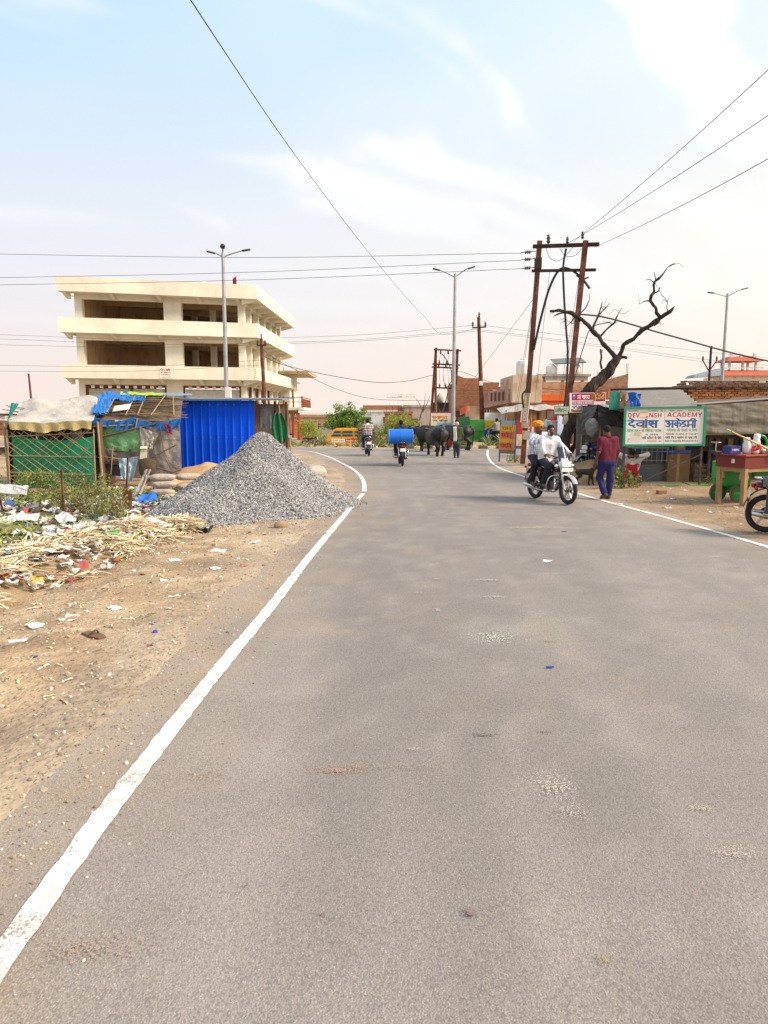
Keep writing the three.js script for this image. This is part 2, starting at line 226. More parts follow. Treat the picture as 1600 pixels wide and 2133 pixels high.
// shared materials
const M = {
  rust: mat([0.2, 0.085, 0.05], { map: T.rust, mr: 1.2, bump: T.grit, br: 3, bs: 0.002, roughness: 0.8 }), rustDark: mat([0.07, 0.035, 0.028], { map: T.rust, mr: 1, roughness: 0.8 }), galv: mat([0.45, 0.46, 0.47], { map: T.mottle, mr: 0.7, metalness: 0.6, roughness: 0.5 }), steel: mat([0.6, 0.6, 0.61], { metalness: 0.9, roughness: 0.28 }),
  black: mat([0.018, 0.018, 0.02], { roughness: 0.55 }), rubber: mat([0.025, 0.025, 0.026], { map: T.mottle, mr: 4, roughness: 0.9 }), wire: mat([0.03, 0.028, 0.03], { roughness: 0.6 }), bamboo: mat([0.46, 0.33, 0.17], { map: T.bark, mr: 1.5, roughness: 0.75 }), stick: mat([0.2, 0.13, 0.085], { map: T.bark, mr: 2, roughness: 0.9 }), wood: mat([0.4, 0.22, 0.1], { map: T.bark, mr: 0.8, roughness: 0.7 }),
  cream: mat([0.92, 0.86, 0.7], { map: T.mottle, mr: 0.1, bump: T.grit, br: 0.3, bs: 0.006, roughness: 0.9 }), concrete: mat([0.42, 0.38, 0.33], { map: T.stain, mr: 0.2, roughness: 0.95 }), white: mat([0.78, 0.77, 0.74], { map: T.stain, mr: 0.3, roughness: 0.8 }), skin: mat([0.17, 0.075, 0.04], { roughness: 0.5, map: T.mottle, mr: 3 }), hair: mat([0.008, 0.007, 0.007], { roughness: 0.95 }),
};
// ---------- ground and road ----------
const ROAD = [[-1.72, 8], [-1.7, -3], [-1.62, -5], [-1.52, -7], [-1.4, -9.5], [-1.08, -14], [-0.95, -17], [-0.95, -19], [-1.0, -20.5], [-1.15, -22.5], [-1.5, -25.3], [-2.15, -29], [-3.4, -35], [-4.9, -39], [-8, -41.5], [-30, -48], [-60, -56], [-60, -61], [-30, -52.5], [-8, -45.2], [-3, -42.9], [1.6, -42], [9, -41.9], [30, -42], [60, -42], [60, -35], [30, -35.5], [12, -36], [7.5, -35], [5.2, -31], [4.75, -28.8], [4.55, -25.6], [4.6, -23.3], [5.0, -17.4], [5.5, -13.2], [5.8, -10.3], [6.0, -6], [6.1, 8]];
function sdPoly(P, x, z) {
  let d = 1e9, s = 1;
  for (let i = 0, j = P.length - 1; i < P.length; j = i++) {
    const ex = P[j][0] - P[i][0], ez = P[j][1] - P[i][1], wx = x - P[i][0], wz = z - P[i][1], t = clamp((wx * ex + wz * ez) / (ex * ex + ez * ez)), bx_ = wx - ex * t, bz = wz - ez * t;
    d = Math.min(d, bx_ * bx_ + bz * bz); const a = z >= P[i][1], b = z < P[j][1], c = ex * wz > ez * wx; if ((a && b && c) || (!a && !b && !c)) s = -s;
  }
  return s * Math.sqrt(d);
}
const roadSd = (x, z) => (x < -62 || x > 62 || z > 9 || z < -63 ? 9 : sdPoly(ROAD, x, z));
function level(x, z) {                                         // the land without the road's own edge
  let y = 0.015; y -= 0.12 * ss(2, 6, -x) * ss(46, 40, -z); y -= 0.95 * ss(45.5, 56, -z) * ss(2.5, -1.5, x); y += 0.05 * ss(6.5, 9, x) * ss(40, 30, -z);
  y -= 0.5 * ss(25, 34, -z) * ss(-7, -10, x) * ss(47, 42, -z + x * 0.27);
  return y;
}
function gh(x, z) {
  const s = roadSd(x, z) + (fbm(x * 2.6, 5.5, z * 1.6, 4) - 0.5) * 0.5, far = ss(250, 60, Math.hypot(x, z)), o = ss(0.1, 1.4, s);
  const big = (fbm(x * 0.45, 2.2, z * 0.45, 3) - 0.5) * 0.22 * o, fine = (fbm(x * 3.1, 7.7, z * 3.1, 3) - 0.5) * 0.055 * (0.35 + 0.65 * o);
  const y = mixn(-0.06, level(x, z), ss(-0.3, 0.28, s)) + (big + fine) * far; return s > 0.28 && s < 1.6 ? Math.max(y, 0.012) : y;
}
T.dirt = tex(1024, (u, v) => {
  const a = tf(u, v, 5, 6, 1), b = tf(u, v, 60, 3, 4), p = tn(u * 150, v * 150, 150, 9), q = ss(0.86, 0.93, p) * ss(0.4, 0.6, a), k = 0.52 + 0.66 * a + 0.5 * (b - 0.5);
  return [l2s(clamp(k + q * 0.3)), l2s(clamp(k + q * 0.34)), l2s(clamp(k + q * 0.4))];
});
T.dirtB = tex(512, (u, v) => [0.5 * tf(u, v, 10, 5, 6) + 0.35 * tf(u, v, 60, 2, 8) + 0.3 * ss(0.8, 0.95, tn(u * 90, v * 90, 90, 3))], false);
{
  const N = 470, NZ = 520, pos = [], col = [], uv = [], idx = [], X = [], Z = [];
  for (let i = 0; i <= N; i++) X.push(-1 + 3.2 * Math.sinh((i / N * 2 - 1) * 6.35)); for (let j = 0; j <= NZ; j++) { const t = j / NZ; Z.push(5 - 26 * (Math.sinh(t * 4.35) / 10) - 10 * t); }
  for (let j = 0; j <= NZ; j++) for (let i = 0; i <= N; i++) {
    const x = X[i], z = Z[j], s = roadSd(x, z); pos.push(x, gh(x, z), z); uv.push(x, z);
    const a = fbm(x * 0.7, 1.3, z * 0.7, 4), b = fbm(x * 2.6, 5.1, z * 2.6, 3);
    let c = lerp3([0.36, 0.228, 0.115], [0.61, 0.46, 0.285], ss(0.28, 0.7, a * 0.45 + b * 0.35 + 0.2 * fbm(x * 8, 2.7, z * 8, 3))); c = lerp3(c, [0.27, 0.165, 0.085], 0.6 * ss(0.55, 0.72, fbm(x * 1.3 + 9, 4.4, z * 2.1, 4)));
    const dust = ss(1.3, 0.1, s + (b - 0.5) * 1.2); c = lerp3(c, [0.45, 0.35, 0.245], dust * 0.85);
    c = lerp3(c, [0.31, 0.195, 0.105], 0.75 * ss(4.5, 6.2, x + (b - 0.5) * 1.6) * ss(-34, -28, z) * ss(0.3, 0.55, a * 0.5 + b * 0.5 + 0.12)); const field = ss(-4.2, -6.2, x + (a - 0.5) * 3) * ss(-9, -12, z + (b - 0.5) * 3) * ss(-20, -17, z), back = ss(-47, -52, z) * ss(0.35, 0.6, fbm(x * 0.12, 3, z * 0.12, 3)) * ss(-7, -4, x + (z < -75 ? 6 : 0)), tuft = ss(0.45, 0.62, b);
    c = lerp3(c, [0.17, 0.17, 0.045], clamp(field * (0.45 + 0.55 * tuft) + back * tuft * 0.8)); c = lerp3(c, [0.48, 0.38, 0.27], ss(-42.5, -45, z) * ss(-1, -3.5, x) * ss(-70, -62, z) * 0.8 * (1 - tuft * 0.4));
    col.push(...c);
  }
  for (let j = 0; j < NZ; j++) for (let i = 0; i < N; i++) { const a = j * (N + 1) + i; idx.push(a, a + 1, a + N + 2, a, a + N + 2, a + N + 1); }
  const g = new THREE.BufferGeometry(); g.setAttribute('position', new THREE.Float32BufferAttribute(pos, 3)); g.setAttribute('color', new THREE.Float32BufferAttribute(col, 3)); g.setAttribute('uv', new THREE.Float32BufferAttribute(uv, 2)); g.setIndex(idx); g.computeVertexNormals(); g.userData.ready = true;
  setting('ground', 'bare brown dirt ground beside the road, weedy and littered', g, mat([1, 1, 1], { map: T.dirt, mr: 0.4, bump: T.dirtB, br: 0.7, bs: 0.03, roughness: 0.97, vertexColors: true }));
}
const asphalt = (() => {
  const n = 2048, C = 400, val = new Float32Array(C * C), jx = new Float32Array(C * C), jy = new Float32Array(C * C); for (let i = 0; i < C * C; i++) { val[i] = rnd(); jx[i] = rnd(); jy[i] = rnd(); }
  const h = new Float32Array(n * n);
  const map = tex(n, (u, v, i, j) => {
    const x = u * C, y = v * C, cx = Math.floor(x), cy_ = Math.floor(y); let d1 = 9, d2 = 9, id = 0;
    for (let b = -1; b < 2; b++) for (let a = -1; a < 2; a++) { const q = ((cx + a + C) % C) + ((cy_ + b + C) % C) * C, dx = cx + a + jx[q] - x, dy = cy_ + b + jy[q] - y, d = dx * dx + dy * dy; if (d < d1) { d2 = d1; d1 = d; id = q; } else if (d < d2) d2 = d; }
    const e = ss(0.02, 0.3, Math.sqrt(d2) - Math.sqrt(d1)), w = val[id], st = w > 0.9 ? 1.16 : w < 0.16 ? 0.6 : 0.72 + w * 0.28, dust = tf(u, v, 6, 5, 3), k = mixn(0.7, st, e) * (0.86 + 0.26 * dust);
    h[j * n + i] = e * (0.4 + 0.6 * w); const wm = w > 0.9 ? 1.03 : 1; return [l2s(clamp(k * 0.94 * wm)), l2s(clamp(k * 0.93)), l2s(clamp(k * 0.92 / wm))];
  }, true, 1 / 3.4);
  const bump = tex(1024, (u, v, i, j) => [h[j * 2 * n + i * 2]], false, 1 / 3.4);
  const m = new THREE.MeshStandardMaterial({ roughness: 0.88, map, bumpMap: bump, bumpScale: 0.0035, vertexColors: true }); return m;
})();
const roadTint = (x, z) => {
  const s = roadSd(x, z), a = fbm(x * 0.5, 8.1, z * 0.22, 4), b = fbm(x * 2.2, 3.3, z * 1.1, 4), f = fbm(x * 7, 1.1, z * 5, 3);
  let c = lerp3([0.295, 0.26, 0.231], [0.345, 0.306, 0.273], ss(0.3, 0.72, a));
  c = lerp3(c, [0.46, 0.35, 0.24], Math.max(ss(-1.2, 0.1, s + (b - 0.5) * 1.5) * 0.55, ss(-0.55, -0.05, s + (b - 0.5) * 0.8 + (f - 0.5) * 0.6)) + 0.28 * ss(0.56, 0.75, b) * ss(0.4, 0.65, f));
  c = lerp3(c, [0.43, 0.38, 0.335], 0.4 * ss(0.54, 0.7, fbm(x * 5.5 + 4, 2.9, z * 3.2, 4))); c = lerp3(c, [0.42, 0.37, 0.325], 0.45 * ss(0.52, 0.74, fbm(x * 2.6 + 1, 9.2, z * 0.16, 3))); return lerp3(c, [0.26, 0.225, 0.198], 0.22 * ss(0.55, 0.75, fbm(x * 0.9 + 5, 6.6, z * 1.6, 4)));
};
let road;
{
  const pos = [], col = [], uv = [], idx = [], ids = new Map(), xs = [], zs = [];
  for (let x = -60; x <= 60.01; x += Math.abs(x) > 12 ? 1.5 : Math.abs(x + 0.001) > 7.5 ? 0.5 : 0.14) xs.push(x); for (let z = 6; z > -62; z -= z > -14 ? 0.14 : z > -30 ? 0.25 : 0.45) zs.push(z);
  const vid = (i, j) => { const k = i * 10000 + j; if (!ids.has(k)) { ids.set(k, pos.length / 3); const x = xs[i], z = zs[j]; pos.push(x, 0.004 * (fbm(x * 0.8, 4, z * 0.8, 2) - 0.5), z); uv.push(x, z); col.push(...roadTint(x, z)); } return ids.get(k); };
  for (let j = 0; j < zs.length - 1; j++) for (let i = 0; i < xs.length - 1; i++) { const x = (xs[i] + xs[i + 1]) / 2, z = (zs[j] + zs[j + 1]) / 2; if (roadSd(x, z) > 0.45 + (xs[i + 1] - xs[i])) continue; const a = vid(i, j), b = vid(i + 1, j), c = vid(i, j + 1), d = vid(i + 1, j + 1); idx.push(a, b, d, a, d, c); }
  const g = new THREE.BufferGeometry(); g.setAttribute('position', new THREE.Float32BufferAttribute(pos, 3)); g.setAttribute('color', new THREE.Float32BufferAttribute(col, 3)); g.setAttribute('uv', new THREE.Float32BufferAttribute(uv, 2)); g.setIndex(idx); g.computeVertexNormals(); g.userData.ready = true;
  road = setting('road', 'dusty grey asphalt road bending left at the junction', g, asphalt);
}
// painted edge lines, worn and chipped
T.paint = tex(1024, (u, v) => { const a = tf(u, v, 8, 5, 2), b = tf(u, v, 150, 3, 5), chip = ss(0.63, 0.71, a * 0.34 + b * 0.7), dt = 0.3 * ss(0.55, 0.75, tf(u, v, 5, 4, 11)), k = (0.9 + 0.16 * a - 0.1 * b) * (1 - dt); return [l2s(mixn(k, 0.34, chip)), l2s(mixn(k * 0.98, 0.30, chip)), l2s(mixn(k * 0.95, 0.27, chip))]; });
const paint = mat([0.86, 0.85, 0.82], { map: T.paint, mr: 0.9, roughness: 0.75 });
function line(pts, w, y0 = 0.006) {
  const c = new THREE.CatmullRomCurve3(pts.map(([x, z]) => V(x, 0, z)), false, 'centripetal'), L = c.getLength(), n = Math.ceil(L / 0.06);
  const g = grid((u, v) => { const p = c.getPointAt(v), t = c.getTangentAt(v), e = (u - 0.5) * w + (u === 0 || u === 1 ? (fbm(p.x * 30 + u * 9, 1, p.z * 30, 2) - 0.5) * 0.022 : 0); return [p.x - t.z * e, y0, p.z + t.x * e]; }, 4, n); return g;
}
const lineL = mk('edge_line', [line([[-1.36, 3], [-1.35, -2.3], [-1.34, -3.22], [-1.25, -5.18], [-1.14, -6.93], [-1.02, -9.45], [-0.7, -14.78], [-0.52, -17.6]], 0.115), line([[-0.5, -18.1], [-0.56, -20.2], [-0.7, -22.23], [-1.03, -25.19], [-1.65, -28.76], [-2.95, -35.12], [-4.39, -39.4], [-7.6, -42], [-20, -45.6]], 0.12)], paint, road);
const lineR = mk('edge_line', [line([[5.85, -5], [5.6, -10.33], [5.32, -13.18], [4.79, -17.43], [4.36, -23.33], [4.24, -25.65], [4.35, -28.76], [4.9, -34], [5.83, -40.6]], 0.11)], paint, road);
// stains and spills: many small ragged blots, flat on the asphalt
function blots(x, z, rx, rz, n, s0, s1, c, y = 0.009) {
  const gs = []; for (let i = 0; i < n; i++) { const a = rr(0, 2 * PI), q = Math.sqrt(-2 * Math.log(1 - rnd() * 0.95)) * 0.42, k = rr(s0, s1) * Math.max(0.3, 1.2 - q * 0.6), px = x + Math.cos(a) * q * rx, pz = z + Math.sin(a) * q * rz, m = 7, pos = []; const ps = []; for (let j = 0; j < m; j++) { const b = j / m * 2 * PI, r = k * rr(0.5, 1.1); ps.push([px + Math.cos(b) * r, y + (i % 60) * 0.00003, pz - Math.sin(b) * r]); } for (let j = 1; j < m - 1; j++) pos.push(...ps[0], ...ps[j], ...ps[j + 1]); const g = new THREE.BufferGeometry(); g.setAttribute('position', new THREE.Float32BufferAttribute(pos, 3)); g.computeVertexNormals(); gs.push(g); }
  mk('spill', gs, mat(c, { roughness: 0.95 }), road);
}
// ---------- the four-storey unfinished commercial block ----------
{
  const A = [-24.2, -54.8], e1 = [0.9626, -0.272], e2 = [0.0312, -0.9995], B0 = -1.6;
  const P = (s, t, y) => [A[0] + s * e1[0] + t * e2[0], y, A[1] + s * e1[1] + t * e2[1]];
  const blk = (s0, s1, t0, t1, y0, y1) => hexa([P(s0, t0, y0), P(s1, t0, y0), P(s1, t1, y0), P(s0, t1, y0), P(s0, t0, y1), P(s1, t0, y1), P(s1, t1, y1), P(s0, t1, y1)]);
  const S = 14.7, L = 19.2, sw = 13.4, tw = 1.1, s0 = 0.75, tE = 17.9;              // wall lines behind the bands
  const b = thing('commercial_block', 'cream three-level open commercial block with long balcony bands and rolled shutters', 'building');
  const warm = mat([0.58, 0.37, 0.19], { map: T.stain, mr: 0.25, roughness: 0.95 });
  const bands = [[4.72, 5.72], [8.08, 9.18], [11.06, 12.14]], floors = [5.0, 8.36, 11.4];
  for (const [y0, y1] of bands) {
    mk('balcony_band', [blk(0, S, 0, 0.14, y0, y1), blk(S - 0.14, S, 0.14, L, y0, y1), blk(0, 0.14, 0.14, L, y0, y1), blk(0.14, S - 0.14, 0.14, tw - 0.003, y0 - 0.002, y0 + 0.14), blk(sw + 0.003, S - 0.14, tw, L, y0 - 0.002, y0 + 0.14)], M.cream, b);
    for (const s of [0.25, 3.5, 6.9, 9.9, 12.9]) mk('bracket', hexa([P(s, 0.3, y0 - 0.06), P(s + 0.28, 0.3, y0 - 0.06), P(s + 0.28, tw, y0 - 0.42), P(s, tw, y0 - 0.42), P(s, 0.12, y0 - 0.004), P(s + 0.28, 0.12, y0 - 0.004), P(s + 0.28, tw, y0 - 0.004), P(s, tw, y0 - 0.004)]), M.cream, b);
    for (const t of [0.3, 3.0, 6.0, 9.1, 12.2, 15.2, 18.2]) mk('bracket', hexa([P(sw, t, y0 - 0.42), P(S - 0.25, t, y0 - 0.14), P(S - 0.25, t + 0.3, y0 - 0.14), P(sw, t + 0.3, y0 - 0.42), P(sw, t, y0 - 0.004), P(S - 0.1, t, y0 - 0.004), P(S - 0.1, t + 0.3, y0 - 0.004), P(sw, t + 0.3, y0 - 0.004)]), M.cream, b);
  }
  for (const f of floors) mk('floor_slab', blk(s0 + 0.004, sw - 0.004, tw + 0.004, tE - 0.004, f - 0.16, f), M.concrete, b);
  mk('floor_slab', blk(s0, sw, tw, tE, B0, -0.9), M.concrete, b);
  for (let k = 0; k < 3; k++) {                                                     // k = 0 shop level
    const y0 = k ? floors[k - 1] : -0.9, y1 = floors[k] - 0.16, lint = y1 - 0.55;
    const fp = [[s0, 1.25], [7.2, 8.5], [12.9, sw]];
    for (const [a, c] of fp) mk('pier', blk(a, c, tw, tw + 0.5, y0, y1), M.cream, b);
    for (const [a, c] of [[1.25, 7.2], [8.5, 12.9]]) mk('lintel', blk(a, c, tw + 0.02, tw + 0.35, lint, y1), M.cream, b);
    for (const [a, c] of [[3.6, 4.0], [6.7, 7.1], [9.6, 10.1], [12.6, 13.1], [15.5, 16.0], [tE - 0.3, tE]]) mk('pier', blk(sw - 0.5, sw, a, c, y0, y1), M.cream, b);
    mk('lintel', blk(sw - 0.35, sw - 0.02, tw + 0.5, tE - 0.3, lint, y1), M.cream, b);
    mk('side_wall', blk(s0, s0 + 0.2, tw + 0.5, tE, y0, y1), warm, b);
    if (k) {
      const wy0 = y0 + 1.0, wy1 = y0 + 2.1, hs = k === 1 ? [[9.55, 10.35], [11.55, 12.0]] : [[11.3, 11.9]], back = []; let q = s0 + 0.2;
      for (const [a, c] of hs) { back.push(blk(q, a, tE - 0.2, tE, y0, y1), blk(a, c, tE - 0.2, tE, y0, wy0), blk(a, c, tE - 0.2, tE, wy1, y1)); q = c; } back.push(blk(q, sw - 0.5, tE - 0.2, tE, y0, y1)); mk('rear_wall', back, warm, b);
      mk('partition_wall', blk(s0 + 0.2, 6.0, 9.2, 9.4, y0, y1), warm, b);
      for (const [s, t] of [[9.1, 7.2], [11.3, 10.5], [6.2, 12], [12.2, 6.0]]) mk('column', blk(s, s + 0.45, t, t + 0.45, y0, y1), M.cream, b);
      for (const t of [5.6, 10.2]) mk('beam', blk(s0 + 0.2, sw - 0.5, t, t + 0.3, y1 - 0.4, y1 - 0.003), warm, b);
    } else {
      const slotM = mat([0.52, 0.46, 0.36], { roughness: 0.6 }), slat = mat([0.66, 0.6, 0.5], { map: T.mottle, mr: 0.5, metalness: 0.25, roughness: 0.6 });
      const shut = (s, w, top) => { const gs = []; for (let y = -0.9; y < top; y += 0.14) gs.push(hexa([P(s, tw + 0.16, y), P(s + w, tw + 0.16, y), P(s + w, tw + 0.24, y), P(s, tw + 0.24, y), P(s, tw + 0.21, y + 0.135), P(s + w, tw + 0.21, y + 0.135), P(s + w, tw + 0.25, y + 0.135), P(s, tw + 0.25, y + 0.135)])); const m = mk('roller_shutter', gs, slat, b);
        const dots = []; for (let y = -0.6; y < top; y += 0.28) for (let x = 0.2; x < w - 0.1; x += 0.36) dots.push(blk(s + x, s + x + 0.2, tw + 0.13, tw + 0.175, y + 0.03, y + 0.1)); mk('shutter_slot', dots, slotM, m); };
      shut(1.37, 3.1, 4.0); shut(4.62, 2.45, 4.0); shut(8.62, 4.24, 4.0);
      for (const s of [1.25, 4.5, 7.08, 8.5, 12.9]) mk('door_post', blk(s, s + 0.11, tw - 0.06, tw + 0.14, -0.9, 4.28), M.rust, b);
      for (const [a, c] of [[1.36, 7.08], [8.61, 12.9]]) { const hd = mk('shutter_header', blk(a, c, tw + 0.0, tw + 0.15, 4.1, 4.28), M.rust, b); for (let s = a + 0.3; s < c - 0.2; s += 0.62) mk('roller_bracket', blk(s, s + 0.24, tw - 0.09, tw - 0.004, 4.02, 4.22), M.white, hd); }
      for (let i = 0; i < 5; i++) { const t = [1.7, 3.6, 6.4, 9.0, 11.7][i], w = [1.4, 2.2, 1.9, 2.0, 2.1][i], gs = []; for (let y = -0.9; y < 4.0; y += 0.16) gs.push(blk(sw - 0.3, sw - 0.22 + (Math.round(y / 0.16) % 2) * 0.02, t, t + w, y, y + 0.158)); mk('roller_shutter', gs, slat, b); mk('door_post', blk(sw - 0.2, sw - 0.06, t - 0.1, t - 0.01, -0.9, 4.28), M.rust, b); }
    }
  }
  for (const [s, t] of [[9.6, 4.0], [11.4, 4.4]]) { const o = thing('water_tank', s < 10 ? 'low tan water tank on the roof of the cream block' : 'tan water tank beside the red flag on the cream block', 'water tank', P(s, t, 11.4)); mk('body', lathe([[0, 0], [0.62, 0], [0.62, 1.05], [0.55, 1.15], [0, 1.18]], 20), M.cream, o); mk('lid', lathe([[0, 1.16], [0.36, 1.16], [0.36, 1.34], [0.3, 1.42], [0, 1.42]], 16), M.cream, o); }
  { const o = thing('flag', 'small red flag on a pole above the cream block', 'flag', P(12.15, 4.2, 11.4)); mk('pole', cy([0, 0, 0], [0, 2.1, 0], 0.025, 0.02), M.rustDark, o); mk('cloth', sheet((u, v) => [-u * 0.3, 2.05 - v * 0.65 - u * 0.18, Math.sin(u * 5 + v * 2) * 0.06], 6, 6), mat([0.3, 0.02, 0.03]), o); }
  mk('stair_head', [blk(8.8, 12.2, 13, 15.6, 11.41, 13.2), blk(8.4, 12.9, 12.6, 15.7, 13.2, 13.36)], M.cream, b);
  // painted notice on the lowest band, and vertical lettering at the corner
  const nt = canvasMat(256, 224, (x, w, h) => { x.fillStyle = '#f1e7d6'; x.fillRect(0, 0, w, h); x.strokeStyle = '#555'; x.lineWidth = 4; x.strokeRect(8, 8, w - 16, h - 16); devFit(x, 'da ii na / sa i ha', 24, 38, 214, 34, 8, '#d02a2a'); devFit(x, 'ka aa / sa aa ma aa na / ha e', 24, 92, 210, 28, 6, '#d02a2a'); devFit(x, 'da u ka aa na', 34, 138, 190, 18, 4, '#444'); put(x, 'M: 94511 46456', 22, 186, 212, 24, '#333'); put(x, '9935976151', 50, 210, 160, 20, '#333'); });
  const o = thing('notice_board', 'small white notice with red lettering fixed on the lowest cream band', 'sign', P(7.55, -0.02, 5.2), Math.atan2(0.272, 0.9626)); board('panel', 0.98, 0.86, 0.02, nt, M.white, o);
  const o2 = thing('wall_lettering', 'narrow strip of grey painted lettering at the corner of the cream block', 'sign', P(14.5, -0.02, 5.2), Math.atan2(0.272, 0.9626)); board('panel', 0.26, 0.95, 0.016, canvasMat(64, 224, (x, w, h) => { x.fillStyle = '#f3e6c8'; x.fillRect(0, 0, w, h); for (let i = 0; i < 6; i++) dev(x, pick(['ma', 'sa', 'pa', 'ka']), 12, 20 + i * 36, 24, 4, '#666'); }), M.cream, o2);
}
// ---------- cream house with red rail balcony behind it ----------
{
  const b = thing('balcony_house', 'cream two-storey house with brown balcony rail and red ground floor', 'house', [-11.2, -1.0, -79]), red = mat([0.62, 0.03, 0.02], { roughness: 0.6, map: T.mottle, mr: 0.4 }), br = mat([0.3, 0.09, 0.04], { roughness: 0.7 });
  mk('ground_floor_wall', bx(3.2, 3.6, 7, -1.2, 1.8, 0), M.cream, b); mk('upper_wall', bx(4.2, 3.6, 6.6, -0.7, 5.4 , 0), M.cream, b);
  mk('roof_slab', [bx(6.2, 0.16, 8.6, 0.4, 7.25, 0), bx(6.3, 0.12, 8.7, 0.4, 7.41, 0)], mat([0.62, 0.5, 0.3], { map: T.stain, mr: 0.3 }), b);
  mk('balcony_slab', bx(3.0, 0.26, 8.4, 1.4, 3.62, 0.2), M.white, b);
  for (const x of [0.6, 1.15, 1.7, 2.3]) mk('column', [bx(0.24, 3.2, 0.24, x, 1.6, 3.4), bx(0.32, 0.2, 0.32, x, 0.1, 3.4)], red, b);
  mk('red_fascia', bx(1.1, 1.1, 0.12, 0.1, 2.9, 4.18), red, b);
  for (const x of [0.85, 1.4, 2.0]) mk('arch', ext([[-0.3, 0], [-0.3, 0.95], [0.3, 0.95], [0.3, 0], [0.12, 0.4], [0, 0.62], [-0.12, 0.4]], 0.16), M.wood, b).position.set(x, 2.5, 3.5);
  mk('rail', [bx(3.0, 0.07, 0.07, 1.4, 4.75, 4.3), bx(3.0, 0.06, 0.06, 1.4, 4.3, 4.3), bx(0.07, 0.08, 8, 2.86, 4.75, 0.3), bx(0.06, 0.06, 8, 2.86, 4.35, 0.3)], br, b);
  for (const x of [0, 0.9, 1.9, 2.8]) mk('rail_post', bx(0.16, 1.15, 0.16, x, 4.3, 4.3), br, b); for (let z = -3.4; z < 4; z += 0.55) mk('baluster', bx(0.07, 0.85, 0.16, 2.86, 4.2, z, 0, 0.35), br, b);
  for (const x of [0.3, 1.3]) mk('upper_column', cy([x, 3.75, 3.0], [x, 7.2, 3.0], 0.17, 0.15, 10), M.cream, b);
  mk('door', bx(0.7, 2.3, 0.06, -0.35, 4.95, 3.34), mat([0.12, 0.12, 0.05]), b); mk('window', bx(0.06, 1.4, 1.2, 1.44, 5.4, 1), mat([0.1, 0.09, 0.05]), b); mk('ledge', bx(1.6, 0.12, 0.8, 1.6, 6.3, 2.2), M.cream, b);
  for (const [x, z, h] of [[-1.4, 2, 8.4], [0.5, 1, 8], [1.5, -2, 8]]) mk('roof_rod', cy([x, 7.4, z], [x, h, z], 0.028), M.rustDark, b);
}
{ // white entrance steps and the steep stair beside the block
  const o = thing('entrance_steps', 'flight of broad white steps beside the red columns', 'steps', [-9.6, -1.05, -71.5], 0.12); for (let i = 0; i < 6; i++) mk('step', bx(3.9 - i * 0.5, 0.24, 1.8, -0.25 * i, 0.12 + i * 0.24, -i * 0.25), M.white, o);
  const s = thing('outside_stair', 'steep cream outside stair with white lattice railing', 'stair', [-8.9, -1.05, -66], 0.15); mk('flight', hexa([[-2.3, 2.2, -0.5], [0.3, 0, -0.5], [0.3, 0, 0.5], [-2.3, 2.2, 0.5], [-2.3, 3.0, -0.5], [0.3, 0.3, -0.5], [0.3, 0.3, 0.5], [-2.3, 3.0, 0.5]]), M.cream, s); mk('landing', bx(1.6, 0.24, 1.4, -2.9, 3.0, 0), M.cream, s);
  for (let i = 0; i < 5; i++) mk('lattice_post', bx(0.07, 1.2, 0.07, -3.6 + i * 0.33, 3.7, 0.6), M.white, s); for (const y of [3.3, 3.7, 4.1, 4.35]) mk('lattice_rail', bx(1.5, 0.06, 0.06, -2.9, y, 0.655), M.white, s); mk('handrail', tb([[-2.2, 4.1, 0.62], [-1.3, 3.1, 0.62], [-0.9, 1.6, 0.62]], 0.035), M.white, s);
}
// ---------- far buildings past the junction ----------
const brickM = (() => { const t = tex(512, (u, v) => { const r = v * 16, i = Math.floor(r), x = u * 6 + (i % 2) * 0.5, k = Math.floor(x), e = Math.min(ss(0, 0.14, r - i) * ss(1, 0.86, r - i), ss(0, 0.06, x - k) * ss(1, 0.94, x - k)), w = hash3(k % 6, i, 4); return [mixn(0.62, 0.6 + 0.42 * w, e), mixn(0.58, 0.55 + 0.38 * w, e), mixn(0.54, 0.5 + 0.36 * w, e)].map((q) => l2s(q * (0.85 + 0.3 * tf(u, v, 12, 3, 1)))); }); return (c) => mat(c, { map: t, mr: 0.8, roughness: 0.95 }); })();
const brickA = brickM([0.42, 0.2, 0.11]), brickB = brickM([0.56, 0.39, 0.26]), plasterT = mat([0.62, 0.47, 0.33], { map: T.stain, mr: 0.25, roughness: 0.95 }), darkGlass = mat([0.05, 0.055, 0.06], { roughness: 0.2 });
